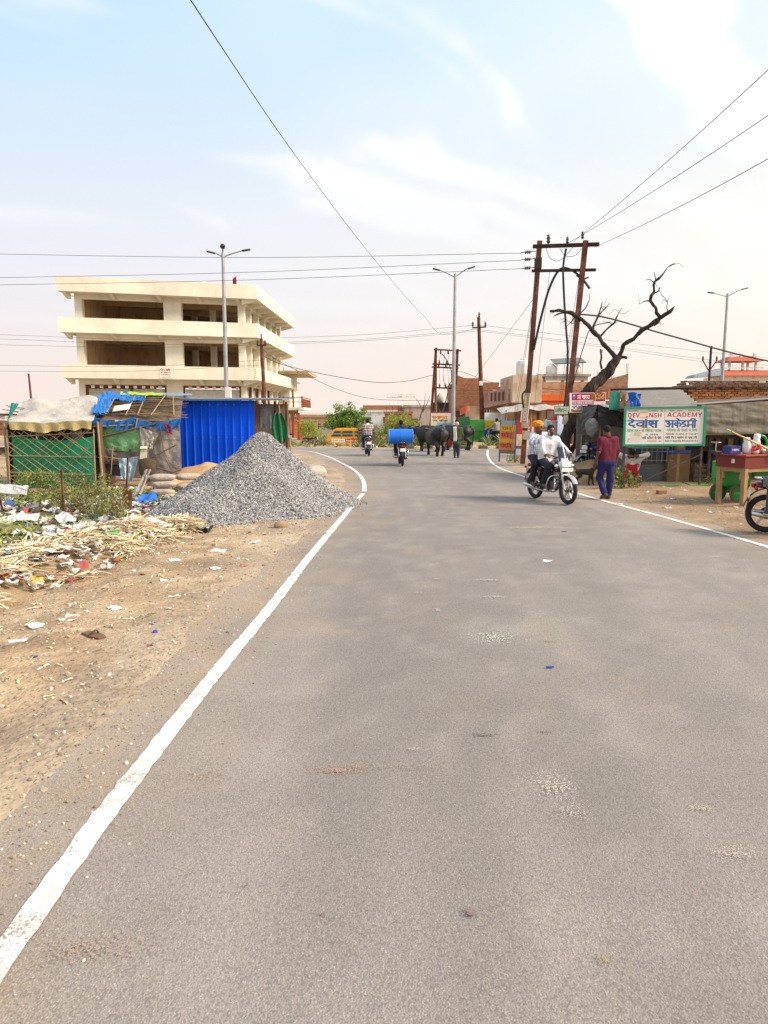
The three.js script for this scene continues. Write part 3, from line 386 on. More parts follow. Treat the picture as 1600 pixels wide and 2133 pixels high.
{ // house with balcony left of the tall pole
  const b = thing('brick_house', 'two-storey brick house with grey balcony and rounded parapet behind the junction', 'house', [7.2, 0, -75]);
  mk('wall', [bx(4.6, 5.3, 8, 2.3, 2.65, -4)], brickA, b); mk('roof_parapet', [ext([[-0.3, 5.28], [2.9, 5.28], [2.9, 5.7], [1.0, 5.75], [0.4, 6.0], [-0.1, 6.3], [-0.3, 6.3]], 0.3)], brickA, b).position.z = -0.2;
  mk('balcony', [bx(3.8, 0.22, 1.6, 3.0, 3.75, 0.8), bx(3.8, 0.12, 1.7, 3.0, 3.62, 0.84)], M.concrete, b); mk('balcony_parapet', [bx(3.6, 0.85, 0.14, 3.0, 4.28, 1.5), bx(0.14, 0.85, 1.5, 1.2, 4.28, 0.76), bx(3.7, 0.08, 0.2, 3.0, 4.74, 1.5)], brickA, b); mk('parapet_ornament', tb([[1.6, 4.5, 1.6], [2.3, 4.45, 1.6], [2.8, 4.1, 1.6], [3.3, 4.5, 1.6], [4.0, 4.4, 1.6], [4.7, 4.45, 1.6]], 0.06), M.concrete, b); mk('lower_wall', bx(3.6, 3.5, 0.16, 3.0, 1.75, 0.1), plasterT, b);
  const w = mk('window', bx(1.0, 1.9, 0.1, 3.5, 2.2, 0.16), darkGlass, b); for (let i = 0; i < 4; i++) mk('bar', bx(0.05, 1.9, 0.05, 3.1 + i * 0.27, 2.2, 0.24), M.white, w); mk('arch_moulding', tb([[2.7, 3.2, 0.2], [3.1, 3.45, 0.2], [3.5, 3.3, 0.2], [3.9, 3.45, 0.2], [4.4, 3.2, 0.2]], 0.05), M.concrete, b); mk('doorway', bx(0.9, 2.4, 0.08, 0.55, 1.2, 0.02), mat([0.05, 0.035, 0.03]), b);
  const f = thing('party_flag', 'small green and orange flag leaning from the brick house', 'flag', [8.2, 1.5, -72.5]); mk('staff', cy([0, 0, 0], [0.35, 1.7, 0], 0.03), M.wood, f); mk('cloth', sheet((u, v) => [0.33 - u * 0.95, 1.65 - v * 0.7 - u * 0.55, Math.sin(u * 5) * 0.08], 6, 3), mat([0.6, 0.14, 0.08]), f);
}
{ // corner house with overhang and water tank, and the long shop row with the orange fascia
  const b = thing('corner_house', 'pink and tan house with overhanging upper floor beside the orange shops', 'house', [7.1, 0, -48]), pk = mat([0.55, 0.3, 0.24], { map: T.stain, mr: 0.3 });
  mk('ground_floor_wall', bx(2.0, 2.9, 7, 2.0, 1.45, -3.6), brickB, b); mk('overhang', hexa([[-0.2, 2.35, -6], [2.6, 2.35, 0], [3.4, 2.35, 0], [3.4, 2.35, -6], [-0.1, 2.75, -6], [1.1, 2.75, 0.6], [3.4, 2.75, 0.6], [3.4, 2.75, -6]]), pk, b); mk('upper_wall', bx(1.9, 1.75, 5, 2.2, 3.63, -1.9), plasterT, b); mk('parapet', bx(0.14, 0.9, 6, 0.6, 3.2, -3.2, 0.2), pk, b);
  for (let i = 0; i < 4; i++) mk('baluster_panel', bx(0.05, 0.6, 0.36, 0.5 + i * 0.15, 3.22, -3.4 + i * 0.75, 0.2), mat([0.1, 0.06, 0.04]), b); mk('wall_vent', bx(0.2, 0.22, 0.04, 2.3, 4.1, 0.61), mat([0.16, 0.1, 0.03]), b); mk('rear_wall', bx(3, 1.5, 0.2, -0.4, 3.4, -7), brickA, b);
  mk('pillar', [bx(0.5, 2.35, 0.4, 1.2, 1.17, 0.3), bx(0.36, 2.35, 0.3, 3.3, 1.17, 0.35)], plasterT, b);
  const t = thing('water_tank', 'tall white water tank on the tan corner house', 'water tank', [9.35, 4.51, -49.2]); mk('body', lathe([[0, 0], [0.45, 0], [0.47, 0.3], [0.45, 0.33], [0.47, 0.36], [0.47, 0.62], [0.45, 0.65], [0.47, 0.68], [0.46, 0.95], [0.3, 1.08], [0, 1.1]], 20), M.white, t); mk('lid', lathe([[0, 1.08], [0.2, 1.08], [0.2, 1.18], [0, 1.2]], 14), M.white, t);
  const s = thing('shop_row', 'row of shops with bright orange fascia and brick parapet wall', 'shop', [10.2, 0, -48.4]), or = mat([0.85, 0.16, 0.015], { roughness: 0.6, map: T.mottle, mr: 0.3 }), rd = mat([0.58, 0.05, 0.02], { map: T.mottle, mr: 0.5, roughness: 0.7 });
  mk('wall', [bx(7, 2.9, 5, 3.5, 1.45, -3.2)], rd, s); mk('fascia', [bx(4.4, 0.42, 0.5, 2.1, 3.1, -0.45), bx(4.2, 0.32, 0.3, 2.0, 2.7, -0.5), bx(0.22, 0.62, 0.22, 1.9, 3.6, -0.5)], or, s); mk('parapet_wall', [bx(4.4, 1.25, 0.25, 2.4, 3.62, -2.2), hexa([[4.6, 3.0, -2.3], [6.5, 3.0, -1.6], [6.5, 3.0, -1.85], [4.6, 3.0, -2.55], [4.6, 4.2, -2.3], [6.5, 4.75, -1.6], [6.5, 4.75, -1.85], [4.6, 4.2, -2.55]])], brickB, s);
  mk('roof_slab', [bx(3.6, 0.16, 2.4, 2.5, 4.72, -4), bx(3.0, 0.3, 0.3, 2.6, 4.5, -3)], M.concrete, s); for (const x of [1.1, 2.4, 3.8]) mk('roof_column', bx(0.2, 1.2, 0.2, x, 4.1, -3.2), M.concrete, s);
  for (const x of [5.0, 6.7]) mk('orange_post', bx(0.18, 0.5, 0.18, x, 3.35, -0.9), or, s); mk('post_rail', bar([1.9, 3.5, -0.9], [6.7, 3.5, -0.9], 0.03, 0.03), M.rustDark, s);
  for (let i = 0; i < 5; i++) mk('shop_door', bx(0.95, 2.1, 0.06, 0.5 + i * 1.25, 1.06, -0.67), [mat([0.08, 0.045, 0.04]), rd, mat([0.16, 0.1, 0.05])][i % 3], s);
  for (const [x, y, z] of [[4.6, 4.2, -2.4], [5.5, 4.4, -2.1], [6.4, 4.7, -1.8]]) mk('steel_rods', [0, 0.1].map((k) => cy([x + k, y, z], [x + k + 0.02, y + 0.75, z], 0.015)), M.rustDark, s);
  for (const [x, n] of [[1.75, 'small white water tank beside the tilted solar panel'], [3.55, 'white water tank under the tilted solar panel']]) { const k = thing('roof_tank', n, 'water tank', [10.2 + x, 4.81, -52.4]); mk('body', lathe([[0, 0], [0.36, 0], [0.37, 0.55], [0.24, 0.68], [0, 0.7]], 16), M.white, k); mk('lid', cy([0, 0.7, 0], [0, 0.78, 0], 0.15), M.white, k); }
  const pv = thing('solar_panel', 'tilted dark solar panel on a stand above the shop roof', 'solar panel', [13.2, 4.8, -52.6]); mk('panel', bx(2.2, 0.06, 1.6, 0, 1.0, 0, 0, 0.28, 0.05), mat([0.06, 0.07, 0.05], { roughness: 0.25 }), pv); for (const [x, z] of [[-0.9, -0.5], [0.9, -0.5], [-0.9, 0.5], [0.9, 0.5]]) mk('leg', cy([x, 0, z], [x, 0.96 - z * 0.28, z], 0.03), M.galv, pv);
  // sheet awning on posts in front of both
  const a = thing('sheet_awning', 'long sagging pale sheet awning in front of the orange shops', 'awning', [7.6, 0, -46.2]); mk('roof_sheet', sheet((u, v) => [u * 5.6 - 0.3, 2.6 + 0.05 * Math.sin(u * 26) - 0.34 * v - 0.25 * ss(0.25, 0, u), v * 2.1 - 0.9 - u * 0.8], 60, 8, 0.02), mat([0.44, 0.41, 0.38], { map: T.stain, mr: 0.5, roughness: 0.7 }), a); for (const x of [0, 1.6, 3.4, 5]) mk('post', cy([x, 0, 1.0 - x * 0.14], [x, 2.25, 1.0 - x * 0.14], 0.05), M.wood, a);
}
{ // far row beyond the trees
  const far = (label, x, z, w, h, d, m, wins = [], extra) => { const b = thing('far_house', label, 'house', [x, -1.4, z]); mk('wall', bx(w, h, d, 0, h / 2, -d / 2), m, b); mk('parapet', bx(w + 0.3, 0.35, d + 0.3, 0, h + 0.17, -d / 2), m, b); for (const [wx, wy, ww, wh] of wins) mk('window', bx(ww, wh, 0.08, wx, wy, 0.03), darkGlass, b); extra?.(b); return b; };
  far('tall white far house with a pillared roof terrace', 4.0, -124, 5.4, 4.6, 8, M.white, [[-1, 3.2, 0.9, 1.1]], (b) => { mk('terrace_slab', bx(5, 0.25, 4, -1, 6.6, -4), M.white, b); for (const x of [-3, -1.9, -0.8, 0.2, 1.2]) mk('terrace_post', bx(0.14, 1.3, 0.14, x, 5.3, -2.2), M.white, b); mk('terrace_rail', bx(5, 0.1, 0.1, -1, 6.95, -2.1), M.white, b); });
  far('grey plastered far house with one small white window', 5.6, -118, 4.6, 4.7, 7, mat([0.46, 0.39, 0.33], { map: T.stain, mr: 0.2 }), [[-0.6, 2.4, 1.0, 0.9]]);
  far('long low white far house with reddish parapet', -1.3, -122, 7, 3.9, 7, M.white, [[-1.6, 2.6, 1.4, 1], [1.8, 2.6, 1.2, 1]], (b) => mk('brick_band', bx(6.6, 0.9, 0.2, 1, 4.6, -0.6), brickA, b));
  far('low far house of bare brick with roof rods', 2.2, -112, 4.2, 3.6, 6, brickA, [[0.6, 2, 0.9, 1]], (b) => { for (let i = 0; i < 5; i++) mk('steel_rod', cy([-1.8 + i * 0.9, 3.9, -1], [-1.75 + i * 0.9, 4.8, -1], 0.03), M.rustDark, b); });
  far('brown brick far house left of the big tree', -9.8, -96, 5.2, 3.1, 6, brickB, [[1, 1.8, 0.8, 0.9]]); far('dull far house with a low grey wall face', -14.5, -100, 5.5, 2.8, 5, M.concrete, [[0, 1.5, 0.9, 0.9]]);
  far('faint pale far house beyond the huts', -75, -135, 9, 3.4, 9, M.white, [[1, 1.8, 1, 1]]); far('long reddish far wall house beyond the huts', -62, -118, 16, 2.2, 4, brickA, [[-3, 1.2, 1, 0.8]]);
  for (const [x, z, w, h, l] of [[-9.2, -84, 3.0, 2.3, 'bare brick yard wall behind the green bush'], [-6.2, -88, 3.4, 1.7, 'weathered grey yard wall behind the van']]) { const k = thing('yard_wall', l, 'wall', [x, -1.0, z]); mk('panel', bx(w, h, 0.25, 0, h / 2, 0), h > 2 ? brickB : M.concrete, k); mk('coping', bx(w + 0.1, 0.1, 0.35, 0, h + 0.05, 0), M.concrete, k); }
  // red-roofed rooftop pavilion
  const p = thing('roof_pavilion', 'white rooftop pavilion with sloping red tile roof above the brick wall', 'pavilion', [37.4, 2.8, -76]), tr = mat([0.55, 0.13, 0.07], { map: T.mottle, mr: 0.5 });
  p.scale.setScalar(0.58); mk('house_wall', bx(9, 10.8, 8, 1.2, 0.2, -5), M.white, p); mk('lower_roof', hexa([[-3.8, 5.55, 0.2], [6, 5.55, 0.2], [6, 5.55, -6], [-3.8, 5.55, -6], [-3.2, 6.6, -1.2], [5, 6.6, -1.2], [5, 6.6, -5.4], [-3.2, 6.6, -5.4]]), tr, p);
  for (const [x, z] of [[-2, -1.6], [0.4, -1.6], [2.8, -1.6], [-2, -4.6], [2.8, -4.6]]) mk('column', bx(0.36, 1.7, 0.36, x, 7.4, z), M.white, p); mk('upper_roof', hexa([[-3, 8.2, -0.6], [3.8, 8.2, -0.6], [3.8, 8.2, -5.6], [-3, 8.2, -5.6], [-1.6, 9.1, -2], [2.6, 9.1, -2], [2.6, 9.1, -4.4], [-1.6, 9.1, -4.4]]), tr, p);
  for (const [x, z] of [[-1.6, -2], [0.2, -2], [2.6, -2]]) mk('roof_post', bx(0.4, 0.7, 0.4, x, 9.3, z), M.white, p); mk('rail', [bx(7, 0.12, 0.12, 0.4, 7.1, -1), bx(7, 0.12, 0.12, 0.4, 6.85, -1)], M.white, p); mk('side_roof', hexa([[-9, 5.2, 0], [-3.9, 5.6, 0], [-3.9, 5.6, -4], [-9, 5.2, -4], [-8.6, 5.7, -0.5], [-3.9, 6.9, -0.5], [-3.9, 6.9, -3.5], [-8.6, 5.7, -3.5]]), mat([0.3, 0.33, 0.38], { map: T.stain, mr: 0.4 }), p);
}
// ---------- huts, shed, gravel and refuse along the verge ----------
const fold = (x, y, k = 1) => (fbm(x * 2.1 * k, 3.3, y * 2.1 * k, 3) - 0.5) + 0.35 * (fbm(x * 7 * k, 1.7, y * 7 * k, 2) - 0.5);
const clothMat = (c, o = {}) => mat(c, { map: T.mottle, mr: 0.6, bump: T.fold, br: 1.4, bs: 0.018, roughness: 0.75, ...o });
const patch = (name, A, B, C, D, m, parent, amp = 0.05, nu = 16, nv = 12, th = 0.006, sag = 0) => {   // cloth hung between four corners A-B on top, D-C below
  const s = rr(0, 50); return mk(name, sheet((u, v) => { const p = lerp3(lerp3(A, B, u), lerp3(D, C, u), v); const f = fold(u * 1.3 + s, v * 1.3) * amp; return [p[0] + f * 0.3, p[1] - sag * Math.sin(u * PI) * (1 - v) + f * 0.4, p[2] + f * 1.6 + Math.sin(u * 19 + s) * amp * 0.25 * v]; }, nu, nv, th), m, parent);
};
const stickGeo = [0, 1, 2, 3].map((k) => ready(tb([[0, 0, 0], [rr(-0.02, 0.02), 0.33, rr(-0.02, 0.02)], [rr(-0.025, 0.025), 0.66, rr(-0.025, 0.025)], [0, 1, 0]], [1, 0.95, 0.85, 0.8].map((q) => q * 0.5), 5, 3)));
function stick(name, a, b, r, m, parent, k = 0) {              // a thin crooked pole from a to b
  const o = new THREE.Mesh(stickGeo[Math.floor(rnd() * 4)], m); a = v3(a); b = v3(b); const d = b.clone().sub(a), L = d.length(); o.position.copy(a); o.quaternion.setFromUnitVectors(V(0, 1, 0), d.normalize()); o.scale.set(r * 2, L, r * 2); o.name = name; o.castShadow = o.receiveShadow = true; parent.add(o); return o;
}
// rescale so that the crookedness of a shared stick does not shrink with its radius
for (const g of stickGeo) { const p = g.attributes.position; for (let i = 0; i < p.count; i++) { const y = p.getY(i), w = Math.sin(y * PI); p.setX(i, p.getX(i) + w * rr(0, 0.0001)); } }
{
  const hut = thing('tarp_hut', 'low hut with cream tarp roof and green cloth wall behind crossed bamboo', 'hut', [-9.2, -0.12, -20]);
  const green = clothMat([0.01, 0.36, 0.17]), W = 2.36, x0 = -1.18, H = 1.58;
  mk('wall_cloth', sheet((u, v) => [x0 + 0.05 + u * (W - 0.1), 0.02 + v * (1.32 + 0.16 * Math.pow(Math.abs(u - 0.55) * 1.9, 2)), -0.07 + fold(u * 2, v * 2) * 0.1], 30, 20), green, hut);
  const clip = (c, s) => { const p = []; for (const [a, b] of [[0, -c * s], [W, (W - c) * s]]) p.push([a, b]); let [[xa, ya], [xb, yb]] = p; const cut = (y) => c + y / s; if (ya < 0) { xa = cut(0); ya = 0; } if (ya > H) { xa = cut(H); ya = H; } if (yb < 0) { xb = cut(0); yb = 0; } if (yb > H) { xb = cut(H); yb = H; } return xa >= 0 && xb <= W + 1e-6 && xa < xb ? [[xa, ya], [xb, yb]] : null; };
  for (const s of [0.78, -0.78]) for (let c = -2.3; c < 4.8; c += 0.268) { const q = clip(c + rr(-0.05, 0.05), s * rr(0.93, 1.07)); if (!q) continue; const [a, b] = q, d = s > 0 ? 0.02 : 0.042; if (Math.hypot(a[0] - b[0], a[1] - b[1]) < 0.2) continue; stick('lattice_stick', [x0 + a[0], a[1], d], [x0 + b[0], b[1] + rr(0, 0.06), d + rr(-0.01, 0.015)], rr(0.009, 0.013), M.bamboo, hut); }
  for (const [y0, y1] of [[1.45, 1.56], [0.93, 0.88], [0.47, 0.4], [0.36, 0.41]]) stick('lattice_rail', [x0 - 0.03, y0, 0.065], [x0 + W + 0.03, y1, 0.065], 0.016, M.bamboo, hut);
  for (const x of [x0 - 0.02, x0 + W]) { stick('corner_pole', [x, -0.05, 0.08], [x + 0.02, 1.66, 0.05], 0.026, M.bamboo, hut); } stick('corner_pole', [x0 + W + 0.14, -0.05, -0.1], [x0 + W + 0.1, 1.85, -0.05], 0.04, M.bamboo, hut); stick('corner_pole', [x0 - 0.12, 0, -0.1], [x0 - 0.16, 1.82, -0.1], 0.035, M.bamboo, hut);
  const tarp = clothMat([0.6, 0.54, 0.46]), yel = clothMat([0.7, 0.55, 0.25]);
  const roof = (u, v) => { const e = [x0 + 0.1 + u * 2.28, 1.84 + 0.03 * u, 0.12], r = [x0 - 0.72 + u * 2.34, 2.42 + 0.2 * u + 0.1 * Math.exp(-Math.pow((u - 0.2) * 9, 2)), -2.4], p = lerp3(e, r, v), n = fold(u * 2 + 4, v * 2 + u) * 0.13; return [p[0], p[1] + n - 0.09 * Math.sin(v * PI) + 0.03 * Math.sin(u * 9 + v * 7) * v, p[2] + n * 0.4]; };
  mk('roof_tarp', sheet(roof, 44, 34, 0.008), tarp, hut); mk('roof_tarp_back', sheet((u, v) => { const p = roof(u, 1); return [p[0], p[1] - v * 1.2, p[2] - v * 0.8]; }, 20, 6, 0.008), tarp, hut);
  mk('tarp_hem', sheet((u, v) => { const p = roof(u, 0), k = clamp(fbm(u * 5 + 2, 3, 1, 2) * 1.6 - 0.3); return [p[0] + (0.5 - u) * 0.05 * v, p[1] - 0.004 - v * (0.17 + 0.14 * k), p[2] + 0.02 + 0.05 * Math.sin(u * 34) * v * (0.4 + k) - 0.03 * v]; }, 80, 6, 0.006), yel, hut);
  mk('side_cloth', sheet((u, v) => [x0 + W + 0.1 - u * 0.35 + fold(u, v) * 0.1, 1.8 * v + 0.02 + v * u * 0.5, -0.12 - u * 2.2], 10, 10), clothMat([0.16, 0.1, 0.06]), hut); mk('back_cloth', bx(2.4, 1.9, 0.03, -0.3, 0.95, -2.35), clothMat([0.3, 0.25, 0.19]), hut);
  mk('side_cloth', sheet((u, v) => [x0 - 0.1 - u * 0.5 + fold(u, v) * 0.1, 1.75 * v + v * u * 0.5, -0.12 - u * 2.2], 8, 8), clothMat([0.2, 0.15, 0.1]), hut);
  patch('green_flap', [x0 - 0.72, 2.4, -1.7], [x0 - 0.25, 2.36, -1.2], [x0 - 0.25, 1.72, -0.3], [x0 - 0.5, 1.8, -0.9], clothMat([0.02, 0.36, 0.24]), hut, 0.12);
  for (let i = 0; i < 12; i++) stick('loose_stick', [x0 + 0.1, 1.5 + i * 0.06, -1.2 - i * 0.06], [x0 - 0.7 - rr(0, 0.45), 1.55 + i * 0.075 + rr(-0.1, 0.1), -1.3 - rr(0, 0.5)], 0.013, M.stick, hut);
  for (let i = 0; i < 5; i++) patch('stored_cloth', [x0 + 0.25 + i * 0.45, 1.66, -0.3], [x0 + 0.55 + i * 0.45, 1.66, -0.3], [x0 + 0.6 + i * 0.45, 1.2, -0.35], [x0 + 0.22 + i * 0.45, 1.2, -0.35], clothMat([[0.03, 0.02, 0.05], [0.1, 0.09, 0.08], [0.05, 0.02, 0.06], [0.3, 0.28, 0.25], [0.04, 0.03, 0.03]][i]), hut, 0.05, 8, 6);
  const post = thing('iron_pole', 'thin rusty iron pole rising behind the cream tarp hut', 'pole', [-10.95, -0.15, -22.8]); mk('shaft', cy([0, 0, 0], [-0.12, 3.35, 0], 0.04, 0.03), M.rust, post);
  const gp = thing('pipe_frame', 'bent pipe frame standing past the end of the cream tarp hut', 'pipe', [-13.2, -0.15, -24.5]); mk('pipe', tb([[0, 0, 0], [0, 1.9, 0], [0.06, 2.05, 0], [1.1, 2.08, 0], [1.6, 2.08, 0]], 0.03), M.rust, gp);
}
{
  const hut = thing('stick_roof_hut', 'shabby hut roofed with loose sticks and hung with ragged plastic sheets', 'hut', [-7.06, -0.04, -20.75]); hut.scale.setScalar(0.945);
  const roofP = (u, v) => [-1.25 + u * 2.55 - v * 0.45, 1.98 + v * 0.68 - 0.05 * u, -v * 2.0];   // eave to top
  mk('roof_underlay', sheet((u, v) => { const p = roofP(u, v); return [p[0], p[1] - 0.05 + fold(u * 3, v * 3) * 0.06, p[2]]; }, 16, 10), clothMat([0.24, 0.17, 0.11]), hut);
  for (let i = 0; i < 105; i++) { const v = rr(0.03, 1), u = rr(-0.1, 0.55), a = roofP(u, v), b = roofP(u + rr(0.35, 0.6), clamp(v + rr(-0.09, 0.09))), h = rr(0, 0.09); stick('roof_stick', add3(a, [0, h, 0]), add3(b, [0, h + rr(-0.04, 0.05), 0]), rr(0.008, 0.016), i % 4 ? M.stick : M.bamboo, hut); }
  for (const [u, u2] of [[0.12, 0.16], [0.36, 0.4], [0.5, 0.53], [0.66, 0.78], [0.93, 0.88]]) stick('roof_batten', add3(roofP(u, 0.02), [0, 0.12, 0.02]), add3(roofP(u2, 0.98), [0, 0.12, 0]), 0.02, M.bamboo, hut);
  const blue = clothMat([0.015, 0.2, 0.62], { roughness: 0.5 });
  for (const [u0, u1, v0, v1] of [[-0.06, 0.14, 0.02, 1.05], [0.02, 0.3, 0.66, 1.04], [0.3, 0.55, 0.62, 0.84], [0.0, 0.1, 0.0, 0.5]]) { const k = rr(0, 40); mk('blue_sheet', sheet((u, v) => { const p = roofP(mixn(u0, u1, u) + 0.04 * fold(u * 3 + k, v * 3), mixn(v0, v1, v) + 0.1 * fold(u * 4, v * 4 + k)); return [p[0], p[1] + 0.13 + fold(u * 3 + k, v * 3 + k) * 0.22, p[2]]; }, 18, 18), blue, hut); }
  mk('lime_sheet', sheet((u, v) => { const p = roofP(0.2 + u * 0.55, 0.93 + v * 0.13 - u * 0.04); return [p[0], p[1] + 0.14 + fold(u * 4, v * 2) * 0.12, p[2]]; }, 24, 6), clothMat([0.4, 0.62, 0.06]), hut);
  mk('grey_blue_sheet', sheet((u, v) => { const p = roofP(0.62 + u * 0.5, 0.98 + v * 0.1); return [p[0], p[1] + 0.12 + fold(u * 4, v * 2) * 0.05, p[2]]; }, 16, 4), clothMat([0.2, 0.33, 0.48]), hut);
  mk('printed_panel', xf(bx(0.5, 0.02, 0.36), add3(roofP(0.29, 0.24), [0, 0.17, 0]), [0.5, 0.1, 0.1]), M.white, hut);
  for (const [a, b, d] of [[-0.02, 0.48, 0.26], [0.42, 1.02, 0.22]]) mk('blue_valance', sheet((u, v) => { const q = mixn(a, b, u), p = roofP(q, 0), sg = Math.sin(u * PI); return [p[0], p[1] + 0.06 - sg * 0.14 - v * (0.07 + d * (0.3 + 0.7 * Math.abs(Math.sin(u * 5 + 1)))), p[2] + 0.12 + 0.05 * Math.sin(u * 30 + v * 4)]; }, 44, 6), blue, hut);
  patch('light_green_cloth', [-1.15, 1.82, 0.06], [0.08, 1.8, 0.06], [0.1, 0.95, 0.02], [-1.05, 1.02, 0.0], clothMat([0.22, 0.5, 0.24]), hut, 0.09, 26, 16, 0.006, 0.07); patch('lime_cloth', [-1.25, 1.8, 0.03], [-0.9, 1.8, 0.03], [-0.95, 1.0, 0], [-1.2, 1.05, 0], clothMat([0.2, 0.42, 0.03]), hut, 0.05);
  patch('dark_grey_cloth', [-1.2, 1.08, 0.0], [-0.2, 1.03, 0.0], [-0.42, 0.56, 0.12], [-1.0, 0.62, 0.1], clothMat([0.15, 0.14, 0.14]), hut, 0.1); patch('purple_cloth', [-1.1, 0.66, -0.02], [-0.45, 0.66, 0], [-0.5, 0.22, 0], [-0.9, 0.25, 0], clothMat([0.09, 0.07, 0.12]), hut, 0.06);
  mk('grey_wall_tarp', sheet((u, v) => { const b = 0.02 + 0.42 * u * u, t = 1.85; return [0.08 + u * 1.2, mixn(t, b, v) + fold(u * 2, v) * 0.03, 0.05 + fold(u * 2 + 8, v * 2) * 0.16]; }, 26, 26), clothMat([0.38, 0.34, 0.32]), hut);
  mk('rear_wall', bx(2.0, 1.9, 0.04, -0.25, 0.95, -1.9), clothMat([0.3, 0.25, 0.2]), hut); mk('side_wall', bx(0.04, 1.8, 1.8, -1.22, 0.9, -0.95), clothMat([0.32, 0.26, 0.2]), hut);
  for (const [a, b, r] of [[[-1.3, 1.72, 0.12], [-0.1, 1.78, 0.14], 0.032], [[-1.3, 1.36, 0.16], [0.62, 1.82, 0.16], 0.034], [[-1.3, 0.85, 0.14], [0.0, 0.7, 0.16], 0.03], [[-1.3, 0.74, 0.1], [0.35, 0.66, 0.12], 0.03], [[-0.7, 1.12, 0.2], [-0.8, 0.3, 0.2], 0.022], [[-1.25, 0, 0.1], [-1.27, 1.95, 0.05], 0.05], [[-1.15, 0, 0.16], [-1.33, 1.5, 0.16], 0.04], [[0.05, 1.98, 0.12], [-0.02, 1.6, 0.16], 0.025], [[0.15, 1.4, 0.2], [-0.1, 1.08, 0.2], 0.018], [[0.3, 0.72, 0.2], [1.2, 1.18, 0.18], 0.022], [[0.3, 0.58, 0.2], [1.3, 0.3, 0.2], 0.026], [[0.28, 0.68, 0.22], [0.5, 0.66, 0.25], 0.022], [[0.25, 0.7, 0.2], [0.42, 0.02, 0.22], 0.022], [[0.4, 0.4, 0.2], [0.7, 0.1, 0.2], 0.02], [[0.8, 0.9, 0.17], [1.05, 0.4, 0.19], 0.014], [[0.62, 1.34, 0.19], [1.28, 1.33, 0.16], 0.014], [[0.75, 1.75, 0.19], [0.82, 1.0, 0.19], 0.016], [[0.2, 0.1, 0.15], [1.3, 0.42, 0.15], 0.03]]) stick('pole', a, b, r, rnd() < 0.5 ? M.stick : M.bamboo, hut);
  patch('ragged_cloth', [0.12, 1.72, 0.18], [0.7, 1.5, 0.2], [0.55, 1.22, 0.22], [0.2, 0.85, 0.2], clothMat([0.5, 0.46, 0.4]), hut, 0.14, 18, 14); patch('ragged_cloth', [0.3, 1.3, 0.2], [0.55, 1.4, 0.22], [0.5, 1.08, 0.26], [0.36, 1.05, 0.22], clothMat([0.55, 0.5, 0.44]), hut, 0.16, 12, 12); patch('red_rag', [0.84, 1.84, 0.16], [1.05, 1.78, 0.17], [1.1, 1.5, 0.2], [0.95, 1.55, 0.18], clothMat([0.3, 0.02, 0.06]), hut, 0.12, 8, 8);
  const pl = thing('plastic_sheet', 'crumpled blue and white plastic hanging from the stick hut', 'plastic sheet', [-7.27, 0.05, -20.52]); patch('film', [-0.3, 0.64, 0], [0.3, 0.72, 0.02], [0.12, -0.0, 0.1], [-0.2, 0.05, 0.06], mat([0.4, 0.58, 0.68], { roughness: 0.25, bump: T.fold, br: 3, bs: 0.03 }), pl, 0.2, 16, 14);
  const bag = thing('hanging_sack', 'dark brown cloth sack slung from the pole of the stick hut', 'sack', [-6.72, 0.06, -20.48]); mk('body', nets(smin([ell([0, 0.34, 0.06], [0.24, 0.28, 0.11]), ell([0, 0.52, 0.03], [0.25, 0.12, 0.06])], 0.08), [-0.32, 0, -0.12], [0.32, 0.72, 0.24], 0.02), clothMat([0.09, 0.06, 0.03]), bag); stick('tie', [-0.26, 0.62, 0.04], [0.28, 0.62, 0.04], 0.012, M.stick, bag);
  const cr = thing('paper_carton', 'small pale carton wedged above the brown hanging sack', 'carton', [-6.83, 0.66, -20.5], 0.2); mk('box', bx(0.18, 0.34, 0.1, 0, 0.17, 0, 0, 0, -0.12), mat([0.62, 0.55, 0.42], { map: T.stain, mr: 3 }), cr); mk('flap', bx(0.2, 0.012, 0.14, 0.02, 0.35, 0.05, 0, 0.5), mat([0.6, 0.53, 0.4]), cr);
}
